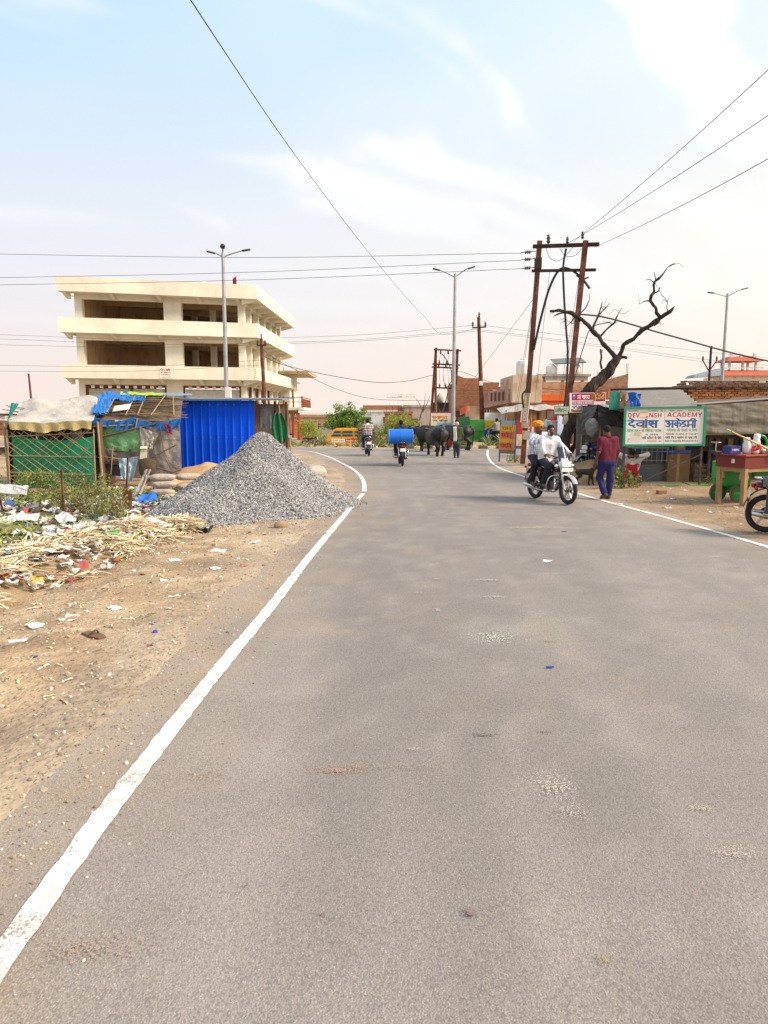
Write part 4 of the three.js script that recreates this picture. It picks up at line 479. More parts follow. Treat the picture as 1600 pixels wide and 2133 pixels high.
{
  const shed = thing('blue_shed', 'shed walled with bright blue ribbed metal sheets under a flat tin roof', 'shed', [-5.46, -0.04, -23.5]), bl = mat([0.001, 0.105, 0.97], { roughness: 0.75, specularIntensity: 0.35, map: T.mottle, mr: 0.5 });
  const prof = (x) => { const q = ((x / 0.255) % 1 + 1) % 1; return 0.028 * (ss(0.0, 0.07, q) * ss(0.3, 0.23, q)) + 0.006 * (ss(0.6, 0.63, q) * ss(0.69, 0.66, q)); };
  for (let k = 0; k < 3; k++) mk('wall_sheet', sheet((u, v) => { const x = k * 0.842 + u * 0.846; return [-1.26 + x, 0.0 + v * 2.43, prof(x) + k * 0.003]; }, 60, 2, 0.004), bl, shed);
  for (let k = 0; k < 10; k++) for (const y of [0.35, 1.25, 2.3]) mk('screw', cy([-1.2 + k * 0.26, y, 0.0], [-1.2 + k * 0.26, y, 0.014], 0.012, 0.012, 6), M.galv, shed);
  const sidep = sheet((u, v) => [-1.262 + prof(u * 2.4), v * 2.4, -0.02 - u * 2.4], 60, 2, 0.004); mk('side_wall_sheet', sidep, bl, shed);
  mk('roof_sheet', [sheet((u, v) => [-1.55 + u * 3.75, 2.47 + 0.012 * Math.sin(u * 150) - 0.02 * u + v * 0.12, 0.22 - v * 3.0], 150, 2, 0.012)], mat([0.16, 0.22, 0.3], { map: T.stain, mr: 0.7, metalness: 0.3, roughness: 0.55 }), shed); mk('edge_trim', bx(3.76, 0.05, 0.02, 0.33, 2.455, 0.235), mat([0.1, 0.16, 0.24], { roughness: 0.5 }), shed);
  for (const [x, z] of [[1.3, -0.04], [1.85, -0.6], [2.0, -2.2]]) mk('post', bar([x, 0, z], [x, 2.42, z], 0.07, 0.07), M.rust, shed);
  mk('rear_wall', bx(3.3, 2.35, 0.05, 0.4, 1.18, -2.4), mat([0.3, 0.24, 0.19], { map: T.stain, mr: 1 }), shed); patch('plastic_curtain', [1.34, 2.3, -0.7], [1.86, 2.3, -0.68], [1.86, 1.5, -0.68], [1.34, 1.55, -0.72], clothMat([0.36, 0.38, 0.4]), shed, 0.12); for (const [a, b] of [[[1.34, 1.5, -0.5], [1.86, 0.7, -0.5]], [[1.34, 0.7, -0.52], [1.86, 1.5, -0.52]], [[1.34, 1.1, -0.48], [1.86, 1.12, -0.48]]]) stick('brace', a, b, 0.02, M.stick, shed);
  const gc = thing('green_cloth', 'dark green cloth hung at the open end of the blue shed', 'cloth', [-3.5, -0.05, -24.0]); mk('cloth', sheet((u, v) => { const w = 0.1 + 0.16 * Math.sin(v * PI * 0.9 + 0.1); return [-w + u * 2 * w + v * 0.08, 2.05 - v * 1.0, Math.sin(u * 14) * 0.04]; }, 20, 12), clothMat([0.01, 0.17, 0.07]), gc); stick('hanging_pole', [0.02, 2.4, -0.02], [0.22, 0.1, 0.02], 0.024, M.bamboo, gc);
  const bs = thing('bamboo_poles', 'two slanted bamboo poles leaning by the green cloth', 'pole', [-3.2, -0.05, -24.1]); stick('pole', [0, 1.3, 0], [0.35, 0, 0.1], 0.03, M.bamboo, bs); stick('pole', [0.06, 1.2, 0.05], [0.2, 0, 0.2], 0.03, M.bamboo, bs);
}
// gravel pile
const pileH = (x, z) => { let h = -1; for (const [cx, cz, t, s] of [[-2.66, -15.8, 1.68, 0.8], [-3.3, -15.5, 1.05, 0.68], [-2.7, -14.5, 1.18, 0.7], [-3.55, -13.9, 0.62, 0.5], [-2.1, -15.2, 0.66, 0.66], [-3.05, -13.4, 0.58, 0.56]]) { const d = t - s * Math.hypot(x - cx, z - cz), k = 0.26, q = clamp(0.5 + 0.5 * (d - h) / k); h = mixn(h, d, q) + k * q * (1 - q); } return Math.min(h, 1.52 + (h - 1.52) * 0.45) - 0.07 + (fbm(x * 1.5, 4, z * 1.5, 4) - 0.5) * 0.3; };
{
  const pile = thing('gravel_pile', 'tall pile of grey crushed stone spilling onto the road edge', 'gravel pile'); const stone = mat([0.27, 0.265, 0.26], { map: T.mottle, mr: 4, roughness: 0.95 });
  const g = grid((u, v) => { const x = -6 + u * 6.4, z = -11 - v * 8.5, h = pileH(x, z); return [x, Math.max(h, gh(x, z) - 0.12), z]; }, 130, 170); mk('mound', [g], stone, pile);
  const items = [], cols = [[0.12, 0.12, 0.125], [0.3, 0.295, 0.29], [0.42, 0.41, 0.395], [0.6, 0.58, 0.55], [0.06, 0.06, 0.065], [0.36, 0.35, 0.33], [0.2, 0.2, 0.2]].map((c) => rgb(...c));
  while (items.length < 140000) { const x = rr(-5.8, 0.1), z = rr(-18.6, -11.3), h = pileH(x, z), b = gh(x, z); const e = h - b; if (e < -0.12 && rnd() > 0.003 + 0.1 * Math.exp((e + 0.12) * 14)) continue; if (z < -16.4 && rnd() < 0.6) continue; if (x > -0.78 - 0.1 * (z < -16.5 ? -2 : 0) && e < 0.04 && rnd() < 0.97) continue; const s = rr(0.007, 0.0145) * (rnd() < 0.06 ? 1.6 : 1); const onRoad = roadSd(x, z) < 0.0; items.push({ p: [x, Math.max(h, onRoad ? 0.002 : b) + s * rr(0.1, 0.8), z], r: [rr(0, 6), rr(0, 6), rr(0, 6)], s: [s, s * rr(0.55, 0.9), s * rr(0.7, 1.2)], c: pick(cols) }); }
  const sg = new THREE.IcosahedronGeometry(1, 0); scatter('stones', sg, mat([1, 1, 1], { roughness: 0.9 }), items, '', '', pile);
}
const rockGeo = () => { const g = new THREE.IcosahedronGeometry(1, 2), p = g.attributes.position, s = rr(0, 90); for (let i = 0; i < p.count; i++) { const a = [p.getX(i), p.getY(i), p.getZ(i)], k = 0.72 + 0.55 * fbm(a[0] * 1.3 + s, a[1] * 1.3, a[2] * 1.3, 3); p.setXYZ(i, a[0] * k, a[1] * k, a[2] * k); } g.computeVertexNormals(); return g; };
for (const [x, z, s, l, c] of [[-1.75, -12.15, 0.1, 'tan rock at the foot of the gravel pile', [0.38, 0.26, 0.15]], [-0.95, -14.2, 0.07, 'flat orange stone on the gravel near the white line', [0.42, 0.2, 0.09]], [-2.18, -22.3, 0.34, 'pale boulder on the verge behind the gravel pile', [0.55, 0.49, 0.42]]]) { const o = tag(mk('rock', xf(rockGeo(), [x, Math.max(gh(x, z), pileH(x, z)) + s * 0.35, z], [0, rnd() * 6, 0], [s * 1.3, s * 0.8, s]), mat(c, { map: T.mottle, mr: 3 })), l, 'rock'); }
{ // sacks of sand, with a heap of sand
  const bagM = clothMat([0.5, 0.42, 0.34]), items = [['topmost pale sand sack of the stack beside the gravel', -5.4, 0.46, -17.5, 0.2], ['second pale sand sack of the stack beside the gravel', -5.36, 0.3, -17.45, 0.05], ['torn low sand sack of the stack, spilling orange sand', -5.38, 0.12, -17.38, -0.1], ['sand sack lying on the rear of the sack stack', -4.95, 0.42, -18.1, 0.5], ['sand sack lying flat under the rear of the stack', -4.9, 0.18, -18.0, 0.3]];
  for (const [l, x, y, z, r] of items) { const o = thing('sand_sack', l, 'sack', [x, gh(x, z) + y - 0.08, z], r, 'sand sacks by the gravel'); o.scale.setScalar(0.85); mk('body', nets((a, b, c) => { const q = Math.pow(Math.pow(Math.abs(a / 0.36), 3.2) + Math.pow(Math.abs((b - 0.1) / 0.105), 2.3) + Math.pow(Math.abs(c / 0.22), 2.8), 0.33) - 1; return q * 0.1 + 0.012 * (fbm(a * 9 + x, b * 9, c * 9 + y * 5, 2) - 0.5); }, [-0.4, -0.04, -0.26], [0.4, 0.24, 0.26], 0.022), bagM, o); mk('tied_end', cy([-0.34, 0.1, 0], [-0.46, 0.12, 0.02], 0.05, 0.075, 7), bagM, o); }
  const rag = thing('rag_strip', 'long dirty white rag draped down the sack stack', 'rag', [-5.82, -0.12, -17.3]); patch('cloth', [0.02, 0.72, -0.2], [0.16, 0.72, -0.2], [-0.03, 0.0, 0.3], [-0.22, 0.0, 0.25], clothMat([0.4, 0.36, 0.32]), rag, 0.12, 12, 22);
  const heap = thing('sand_heap', 'low heap of orange sand against the blue shed', 'sand heap'); mk('heap', [grid((u, v) => { const x = -7 + u * 3, z = -19 - v * 4.2, h = 0.5 - 0.3 * Math.hypot((x + 5.4) * 1.0, (z + 21.9) * 0.8); return [x, Math.max(gh(x, z) - 0.06, h + (fbm(x * 3, 2, z * 3, 3) - 0.5) * 0.12), z]; }, 50, 50)], mat([0.6, 0.36, 0.17], { map: T.dirt, mr: 0.7, roughness: 0.97 }), heap);
}
{ // old fence irons with a wire
  const irons = [['rusty iron fence post in front of the green lattice wall', -6.1, -13.6, 1.0, 0], ['leaning rusty iron post carrying a white cloth', -7.95, -14.9, 0.75, 0.06], ['bent rusty iron stake beside the blue plastic bag', -5.75, -15.9, 1.15, -0.05]];
  for (const [l, x, z, h, t] of irons) { const o = thing('iron_post', l, 'post', [x, gh(x, z) - 0.05, z]); mk('shaft', [bar([0, 0, 0], [t * -2, h + 0.05, 0], 0.045, 0.008), bar([0.02, 0, 0.02], [t * -2 + 0.02, h + 0.05, 0.02], 0.008, 0.045)], M.rust, o); }
  const w = thing('fence_wire', 'thin slack wire strung between the rusty fence posts', 'wire'); mk('wire', [tb([[-12, 0.62, -15.6], [-7.95, 0.5, -14.9], [-6.9, 0.4, -14.2], [-6.1, 0.55, -13.6]], 0.005, 5), tb([[-6.1, 0.45, -13.62], [-5.9, 0.3, -14.8], [-5.75, 0.6, -15.9]], 0.005, 5)], M.rust, w);
  const c = thing('white_cloth', 'white cloth laid over the slack fence wire', 'cloth', [-7.72, 0.36, -14.75]); mk('cloth', sheet((u, v) => [-0.36 + u * 0.76, 0.17 - Math.abs(v - 0.45) * 0.34 + fold(u * 3, v * 3) * 0.06 - 0.05 * u, (v - 0.45) * 0.16 + fold(u * 2, v) * 0.05], 20, 12), clothMat([0.8, 0.79, 0.77]), c);
  const pl = thing('rusty_plate', 'tall torn brown metal plate stuck in the refuse', 'metal plate', [-5.55, gh(-5.55, -15.4) - 0.05, -15.4], 0.2); mk('plate', ext([[-0.06, 0], [0.1, 0.02], [0.12, 0.4], [0.11, 0.52], [0.05, 0.46], [0.0, 0.6], [-0.07, 0.5], [-0.1, 0.3], [-0.05, 0.2]], 0.015), M.rust, pl);
}
// ---------- shops and stalls along the other verge ----------
const tin = mat([0.3, 0.275, 0.25], { map: T.mottle, mr: 0.6, metalness: 0.35, roughness: 0.6 }), blackPoly = mat([0.02, 0.021, 0.022], { roughness: 0.45, bump: T.fold, br: 1.6, bs: 0.03 }), ironGrey = mat([0.09, 0.095, 0.1], { map: T.rust, mr: 1.5, roughness: 0.7 });
{
  const s = thing('signboard', 'green framed painted academy signboard on iron posts by the road', 'signboard', [6.37, 0.02, -19.2], -0.02), green = mat([0.02, 0.34, 0.19], { roughness: 0.6, map: T.mottle, mr: 2 });
  const face = canvasMat(1024, 512, (x, w, h) => {
    x.fillStyle = '#e8e4dc'; x.fillRect(0, 0, w, h); for (let i = 0; i < 260; i++) { x.fillStyle = 'rgba(150,130,110,' + rr(0.02, 0.1) + ')'; x.beginPath(); x.ellipse(rr(0, w), rr(0, h), rr(4, 40), rr(3, 16), rr(0, 3), 0, 7); x.fill(); }
    const red = '#b3122f', blu = '#1d5fa8', gr = '#2d7a5a', ink = '#2c2f3a';
    put(x, 'WE ENSURE', 28, 42, 130, 24, ink); put(x, 'ELOPMENT', 292, 42, 130, 24, ink); put(x, 'IN', 452, 42, 30, 24, ink); put(x, 'DEV', 20, 128, 160, 88, red); put(x, 'NSH', 296, 128, 178, 88, red); put(x, 'YOUR', 568, 38, 66, 24, ink); put(x, 'CHILD', 664, 38, 74, 24, '#a33'); put(x, 'REG.No:-188', 816, 38, 150, 24, ink); put(x, 'ACADEMY', 540, 120, 460, 88, red);
    for (const [o, c] of [[4, '#d9a77c'], [0, blu]]) { devFit(x, 'da e va aa dot sha', 36 + o, 174 + o, 452, 96, 17, c); devFit(x, 'a ka e Da ma ii', 528 + o, 174 + o, 452, 96, 17, c); }
    devFit(x, 'sa e i na ka / sa ka la / ka ii / i la i kha ta / pa ra va e sha'.replace('kha', 'ra va'), 24, 304, 464, 32, 5, gr); devFit(x, 'pa ra ii ka sa aa / ka ii / ta e ya aa ra ii / ka e / i la ya e', 548, 296, 412, 34, 5, gr);
    put(x, 'N  OPEN', 268, 386, 164, 38, ink); put(x, 'FROM CLASS 3', 532, 380, 280, 42, ink); put(x, 'rd', 812, 366, 26, 22, ink); put(x, 'TO 8', 842, 380, 92, 42, ink); put(x, 'th', 936, 366, 28, 22, ink);
    devFit(x, 'ha aa tha ii / ma i na da ra / ka e / pa ii tha e', 222, 408, 268, 28, 5, ink); devFit(x, 'ga aa dot dha ii / i na Ta ra / ka aa la e ja / ka e / pa aa sa / u ra ii'.replace('ja', 'ga'), 530, 404, 432, 28, 5, ink);
    put(x, 'R', 28, 482, 22, 34, '#c8553a'); put(x, 'SHARMA', 294, 478, 130, 34, '#c8553a'); put(x, 'M:-', 446, 478, 46, 30, ink); put(x, '9451146456,9935976151', 524, 478, 440, 38, ink); put(x, 'M', 36, 446, 26, 24, ink);
    x.fillStyle = '#ecd9bd'; x.fillRect(182, 40, 110, 108); x.fillStyle = '#d8775c'; for (let i = 0; i < 16; i++) x.fillRect(190 + (i % 8) * 12, i < 8 ? 52 : 126, 7, 12); x.fillStyle = '#c23a58'; x.fillRect(262, 108, 24, 24);
    x.fillStyle = '#ddd5c8'; x.beginPath(); x.moveTo(66, 340); x.lineTo(200, 322); x.lineTo(226, 380); x.lineTo(204, 478); x.lineTo(74, 470); x.fill(); x.fillStyle = '#c9bba6'; x.beginPath(); x.moveTo(120, 330); x.lineTo(214, 338); x.lineTo(190, 400); x.lineTo(110, 388); x.fill();
    for (const [cx, cz, r] of [[215, 250, 34], [250, 270, 24], [300, 282, 30], [190, 262, 26], [350, 110, 16]]) for (let k = 0; k < 30; k++) { x.fillStyle = 'rgba(180,120,40,' + rr(0.1, 0.4) + ')'; x.beginPath(); x.ellipse(cx + rr(-r, r), cz + rr(-r, r) * 0.6, rr(2, 11), rr(2, 7), 0, 0, 7); x.fill(); }
    x.strokeStyle = '#8a8a96'; x.lineWidth = 5; x.beginPath(); x.moveTo(508, 0); x.lineTo(508, h); x.stroke();
  });
  mk('panel', bx(2.1, 1.0, 0.03, 1.05, 1.6, -0.02), M.white, s); mk('printed_face', [xf(new THREE.PlaneGeometry(2.04, 0.94), [1.05, 1.6, 0.0])], face, s, true);
  for (const [a, b] of [[[0, 1.1, 0.01], [2.1, 1.12, 0.01]], [[0, 2.08, 0.01], [2.1, 2.1, 0.01]]]) mk('frame_bar', bar(a, b, 0.05, 0.055), green, s); for (const x of [-0.0, 2.1]) mk('frame_bar', bar([x, 1.08, 0.012], [x, 2.125, 0.012], 0.055, 0.05), green, s);
  for (const x of [0.03, 2.07]) mk('post', bar([x, -0.2, -0.05], [x, 2.05, -0.05], 0.055, 0.055), ironGrey, s);
  mk('brace', bar([0.1, 0.0, 0.25], [2.05, 0.86, -0.02], 0.035, 0.02), ironGrey, s); mk('brace', bar([0.35, 0.62, 0.02], [1.8, 0.04, 0.1], 0.03, 0.02), ironGrey, s);
}
{
  const s = thing('tin_shop', 'low dark roadside shop with corrugated tin roof behind the signboard', 'shop', [6.3, 0, -19.6]);
  mk('rear_wall', bx(7.4, 2.3, 0.08, 3.7, 1.15, -3.6), tin, s); mk('side_wall', bx(0.06, 2.2, 3.4, 7.35, 1.1, -1.9), tin, s); mk('side_wall', bx(0.05, 2.0, 2.4, 0.75, 1.0, -2.4), tin, s); mk('ceiling_sheet', bx(7.2, 0.05, 3.5, 3.8, 2.12, -1.85), tin, s); mk('floor_slab', bx(6.4, 0.06, 3.3, 3.9, 0.04, -2.0), M.concrete, s);
  for (const x of [2.65, 4.6, 6.9]) mk('post', bar([x, 0, -0.25], [x, 2.15, -0.25], 0.07, 0.07), ironGrey, s);
  mk('roof_sheet', sheet((u, v) => [0.72 + u * 1.85, 2.14 + v * 0.52 + 0.04 * Math.sin(v * 38) + 0.03 * u, -0.75 - v * 1.5], 12, 120, 0.006), tin, s); mk('roof_sheet_end', sheet((u, v) => [2.58 + 0.03 * Math.sin(v * 3), 2.12 + v * 0.5 * u, -0.8 - u * 1.45], 8, 4, 0.02), M.white, s); mk('roof_edge_pipe', cy([0.5, 2.68, -2.25], [3.0, 2.74, -2.25], 0.035), M.rustDark, s);
  mk('rust_patch', sheet((u, v) => [1.6 + u * 0.45, 2.2 + v * 0.03, -0.83 - v * 0.1], 6, 2, 0.004), M.rust, s);
  const tarp = clothMat([0.2, 0.175, 0.13], { bs: 0.012, br: 0.5, map: T.stain, mr: 0.7 });
  mk('awning_tarp', sheet((u, v) => { const low = 1.38 + 0.12 * u + 0.28 * ss(0.35, 1, u) * v, k = fold(u * 3, v * 2) * 0.16; return [2.2 + u * 4.4, mixn(2.18 + 0.33 * u, low, v) + k * 0.1 - 0.02 * Math.sin(u * 5) * (1 - v), 0.12 + 0.22 * v * (1 - 0.6 * v) + k * 0.8]; }, 60, 24, 0.008), tarp, s); mk('awning_pipe', cy([2.1, 2.17, 0.1], [6.8, 2.54, 0.12], 0.028), M.rustDark, s); mk('ridge_sheet', sheet((u, v) => [2.25 + u * 4.5, 2.2 + 0.33 * u + v * 0.04, 0.08 - v * 0.8], 20, 2, 0.012), tin, s);
  mk('teal_panel', bx(0.3, 0.5, 0.02, 0.1, 2.32, -0.62, 0.1), mat([0.02, 0.22, 0.16], { map: T.stain, mr: 1.5 }), s); mk('grey_plank', bx(0.14, 0.55, 0.03, 0.34, 2.3, -0.6), M.wood, s); patch('blue_tarp', [0.42, 2.56, -0.5], [0.78, 2.5, -0.48], [0.76, 2.08, -0.44], [0.48, 2.06, -0.44], clothMat([0.01, 0.14, 0.6], { roughness: 0.45 }), s, 0.16, 14, 12); mk('eave_pipe', cy([0.0, 2.62, -0.7], [1.4, 2.66, -0.5], 0.03), M.rustDark, s);
  mk('mud_roof', [grid((u, v) => { const x = 4.3 + u * 5, z = -0.9 - v * 5.5, k = fbm(x * 1.7, 3, z * 1.7, 4); return [x, 2.16 + 0.4 * u + v * (0.2 + 0.06 * u) + (k - 0.5) * 0.2, z]; }, 60, 50)], mat([0.17, 0.105, 0.06], { map: T.dirt, mr: 0.8, roughness: 1 }), s); for (let i = 0; i < 7; i++) mk('loose_tile', bx(rr(0.15, 0.35), 0.04, 0.16, 4.6 + i * 0.55, 2.3 + i * 0.045, -0.95 + rr(-0.1, 0.1), rr(0, 1)), i % 3 ? M.rust : M.white, s);
  // goods in the shop
  const kase = thing('glass_case', 'dark glass display case inside the tin shop', 'display case', [7.1, 0.06, -20.5]); mk('body', bx(0.95, 0.5, 0.5, 0.4, 0.25, 0), mat([0.1, 0.12, 0.15], { roughness: 0.25 }), kase); mk('glass_front', bx(0.9, 0.42, 0.02, 0.4, 0.72, 0.25), mat([0.05, 0.07, 0.09], { roughness: 0.08 }), kase); mk('top', bx(1.0, 0.03, 0.52, 0.4, 0.95, 0), M.galv, kase); for (const x of [-0.06, 0.86]) mk('edge_strip', bx(0.03, 0.94, 0.03, x, 0.47, 0.27), M.galv, kase); for (const y of [0.5, 0.68]) mk('shelf', bx(0.9, 0.02, 0.4, 0.4, y, 0), M.galv, kase);
  const ct = thing('tall_carton', 'large brown cardboard carton inside the tin shop', 'carton', [8.22, 0.06, -20.3]); mk('box', bx(0.62, 0.8, 0.45, 0, 0.4, 0), mat([0.26, 0.15, 0.07], { map: T.mottle, mr: 1.5 }), ct); mk('tape', bx(0.07, 0.802, 0.452, -0.02, 0.4, 0), mat([0.36, 0.23, 0.11], { roughness: 0.4 }), ct);
  const tray = thing('blue_tray', 'blue plastic tray on top of the brown carton', 'tray', [8.2, 0.87, -20.3]); mk('rim', [bx(0.66, 0.09, 0.03, 0, 0.045, 0.22), bx(0.66, 0.09, 0.03, 0, 0.045, -0.22), bx(0.03, 0.09, 0.44, 0.33, 0.045, 0), bx(0.03, 0.09, 0.44, -0.33, 0.045, 0)], mat([0.01, 0.1, 0.4], { roughness: 0.4 }), tray); mk('bottom', bx(0.64, 0.012, 0.42, 0, 0.006, 0), mat([0.01, 0.1, 0.4], { roughness: 0.4 }), tray); const sb = thing('small_carton', 'small orange carton sitting in the blue tray', 'carton', [8.32, 0.89, -20.3]); mk('box', bx(0.22, 0.2, 0.2, 0, 0.1, 0), mat([0.5, 0.27, 0.12]), sb); mk('flap', bx(0.22, 0.012, 0.1, 0, 0.205, 0.04, 0, -0.3), mat([0.5, 0.27, 0.12]), sb);
  for (const [x, z, l] of [[9.35, -20.4, 'black drum standing beside the tin shop post'], [9.85, -20.7, 'black drum standing deeper in the tin shop']]) { const d = thing('drum', l, 'drum', [x, 0.03, z]); mk('body', lathe([[0, 0], [0.29, 0], [0.3, 0.04], [0.28, 0.28], [0.3, 0.3], [0.28, 0.32], [0.28, 0.58], [0.3, 0.6], [0.29, 0.86], [0, 0.86]], 20), mat([0.014, 0.015, 0.025], { roughness: 0.4 }), d); mk('rim', xf(new THREE.TorusGeometry(0.29, 0.018, 6, 24), [0, 0.86, 0], [PI / 2, 0, 0]), M.black, d); }
  const cb = thing('wooden_crate', 'dark wooden crate between the carton and the drums', 'crate', [8.85, 0.06, -20.2]); for (let i = 0; i < 4; i++) mk('slat', bx(0.42, 0.1, 0.02, 0, 0.07 + i * 0.13, 0.2), M.stick, cb); for (const x of [-0.2, 0.2]) mk('corner_post', bx(0.04, 0.55, 0.04, x, 0.27, 0.175), M.stick, cb); mk('rear_panel', bx(0.42, 0.5, 0.02, 0, 0.26, -0.18), M.stick, cb);
  const shf = thing('goods_shelf', 'shelf of jars and packets at the back of the tin shop', 'shelf', [9.6, 0.5, -22.4]); for (let i = 0; i < 3; i++) { const b = mk('shelf_board', bx(3.6, 0.03, 0.4, 0.4, i * 0.45, 0), M.stick, shf); for (let k = 0; k < 9; k++) mk('jar', rnd() < 0.5 ? cy([-1.2 + k * 0.38, i * 0.45 + 0.017, 0.05], [-1.2 + k * 0.38, i * 0.45 + 0.24, 0.05], 0.08, 0.08, 10) : bx(0.16, 0.24, 0.16, -1.2 + k * 0.38, i * 0.45 + 0.137, 0.05), mat([[0.3, 0.13, 0.04], [0.35, 0.05, 0.03], [0.4, 0.3, 0.1], [0.1, 0.12, 0.2]][k % 4], { roughness: 0.4 }), b); } for (const x of [-1.4, 2.2]) mk('upright', bx(0.05, 1.5, 0.4, x, 0.25, 0), M.stick, shf);
  const rk = thing('wire_rack', 'open wire rack hanging behind the signboard', 'rack', [7.15, 0.62, -20.0]); for (let i = 0; i < 7; i++) mk('upright', cy([i * 0.14, 0, 0], [i * 0.14, 0.55, 0], 0.007, 0.007, 5), M.galv, rk); for (const y of [0.05, 0.3, 0.52]) mk('rail', cy([-0.03, y, 0], [0.88, y, 0], 0.009, 0.009, 5), M.galv, rk);
  const chairM = mat([0.5, 0.012, 0.02], { roughness: 0.4 }), ch = thing('plastic_chair', 'red plastic chair under the signboard with a man leaning back', 'chair', [6.78, 0.03, -19.72], 2.9); ch.scale.setScalar(0.78);
  mk('seat', rb(0.44, 0.03, 0.42, 0.012, 0, 0.43, 0), chairM, ch); mk('backrest', sheet((u, v) => { const a = (u - 0.5) * 1.5; return [Math.sin(a) * 0.26, 0.44 + v * 0.42, -0.2 - 0.08 * v + 0.1 * (1 - Math.cos(a)) * 2 * 0.5]; }, 12, 6, 0.014), chairM, ch); for (const [x, z] of [[-0.2, 0.18], [0.2, 0.18], [-0.2, -0.18], [0.2, -0.18]]) mk('leg', ext([[-0.035, 0], [0.02, 0], [0.04, 0.43], [-0.05, 0.43]], 0.05), chairM, ch).position.set(x, 0, z); for (const x of [-0.235, 0.235]) mk('armrest', tb([[x, 0.44, 0.16], [x, 0.64, 0.14], [x, 0.66, -0.1], [x * 0.95, 0.64, -0.22]], 0.02), chairM, ch);
  const ch2 = thing('plastic_stool', 'low red plastic stool behind the walking man', 'stool', [6.15, 0.02, -19.9]); mk('seat', rb(0.34, 0.04, 0.34, 0.015, 0, 0.44, 0), chairM, ch2); for (const [x, z] of [[-0.13, -0.13], [0.13, -0.13], [-0.13, 0.13], [0.13, 0.13]]) mk('leg', cy([x * 1.25, 0, z * 1.25], [x, 0.43, z], 0.025, 0.03), chairM, ch2);
}
{ // brick house behind: the bricks that can be told apart are laid one by one
  const b = thing('brick_wall_house', 'old orange brick house with a ragged brick cornice above the tin shop', 'house', [11.28, 0, -27]), core = mat([0.3, 0.13, 0.06], { map: T.stain, mr: 0.6 });
  mk('core_wall', [bx(8, 2.95, 6, 4.06, 1.475, -3.08)], core, b);
  const tones = [[0.52, 0.19, 0.06], [0.46, 0.15, 0.05], [0.58, 0.24, 0.08], [0.4, 0.16, 0.07], [0.54, 0.28, 0.14]].map((c) => mat(c, { map: T.mottle, mr: 3, roughness: 0.95 })), old = [[0.2, 0.1, 0.06], [0.26, 0.14, 0.08], [0.16, 0.1, 0.065]].map((c) => mat(c, { map: T.mottle, mr: 3, roughness: 1 }));
  const bg = [ready(rb(0.225, 0.068, 0.1, 0.008, 0, 0, 0, 0, 0, 0, 1)), ready(rb(0.21, 0.064, 0.1, 0.01, 0, 0, 0, 0, 0, 0, 1))];
  const lay = (x, y, z, m, r = 0) => { const o = new THREE.Mesh(pick(bg), m); o.position.set(x, y, z); o.rotation.set(rr(-0.03, 0.03), r + rr(-0.03, 0.03), rr(-0.03, 0.03)); o.name = 'brick'; o.castShadow = o.receiveShadow = true; b.add(o); };
  for (let j = 0; j < 9; j++) for (let i = 0; i < 14; i++) lay(0.12 + i * 0.24 + (j % 2) * 0.12, 2.18 + j * 0.08, -0.03 + rr(-0.01, 0.012), pick(tones));
  for (let i = 0; i < 14; i++) if (i % 2) lay(0.1 + i * 0.24, 2.91, 0.03, pick(old)); for (let j = 0; j < 2; j++) for (let i = 0; i < 15; i++) lay(i * 0.24 + (j % 2) * 0.12 - 0.02, 2.99 + j * 0.078, 0.05 + rr(-0.02, 0.02), pick(old)); for (let i = 0; i < 15; i++) if (rnd() < 0.85) lay(i * 0.24 + 0.05, 3.145, 0.02 + rr(-0.03, 0.03), pick(old));
  for (let j = 0; j < 13; j++) for (let i = 0; i < 9; i++) { const y = 2.2 + j * 0.08, z = -0.2 - i * 0.24 - (j % 2) * 0.12; if (y > 3.18 - i * 0.045 + rr(-0.04, 0.04)) continue; lay(-0.02 + rr(-0.015, 0.015) - (j > 9 ? 0.05 : 0), y, z, pick(old), PI / 2); }
  mk('wall_slab', bx(7.6, 0.1, 5.6, 4.2, 3.0, -3.2), core, b);
}
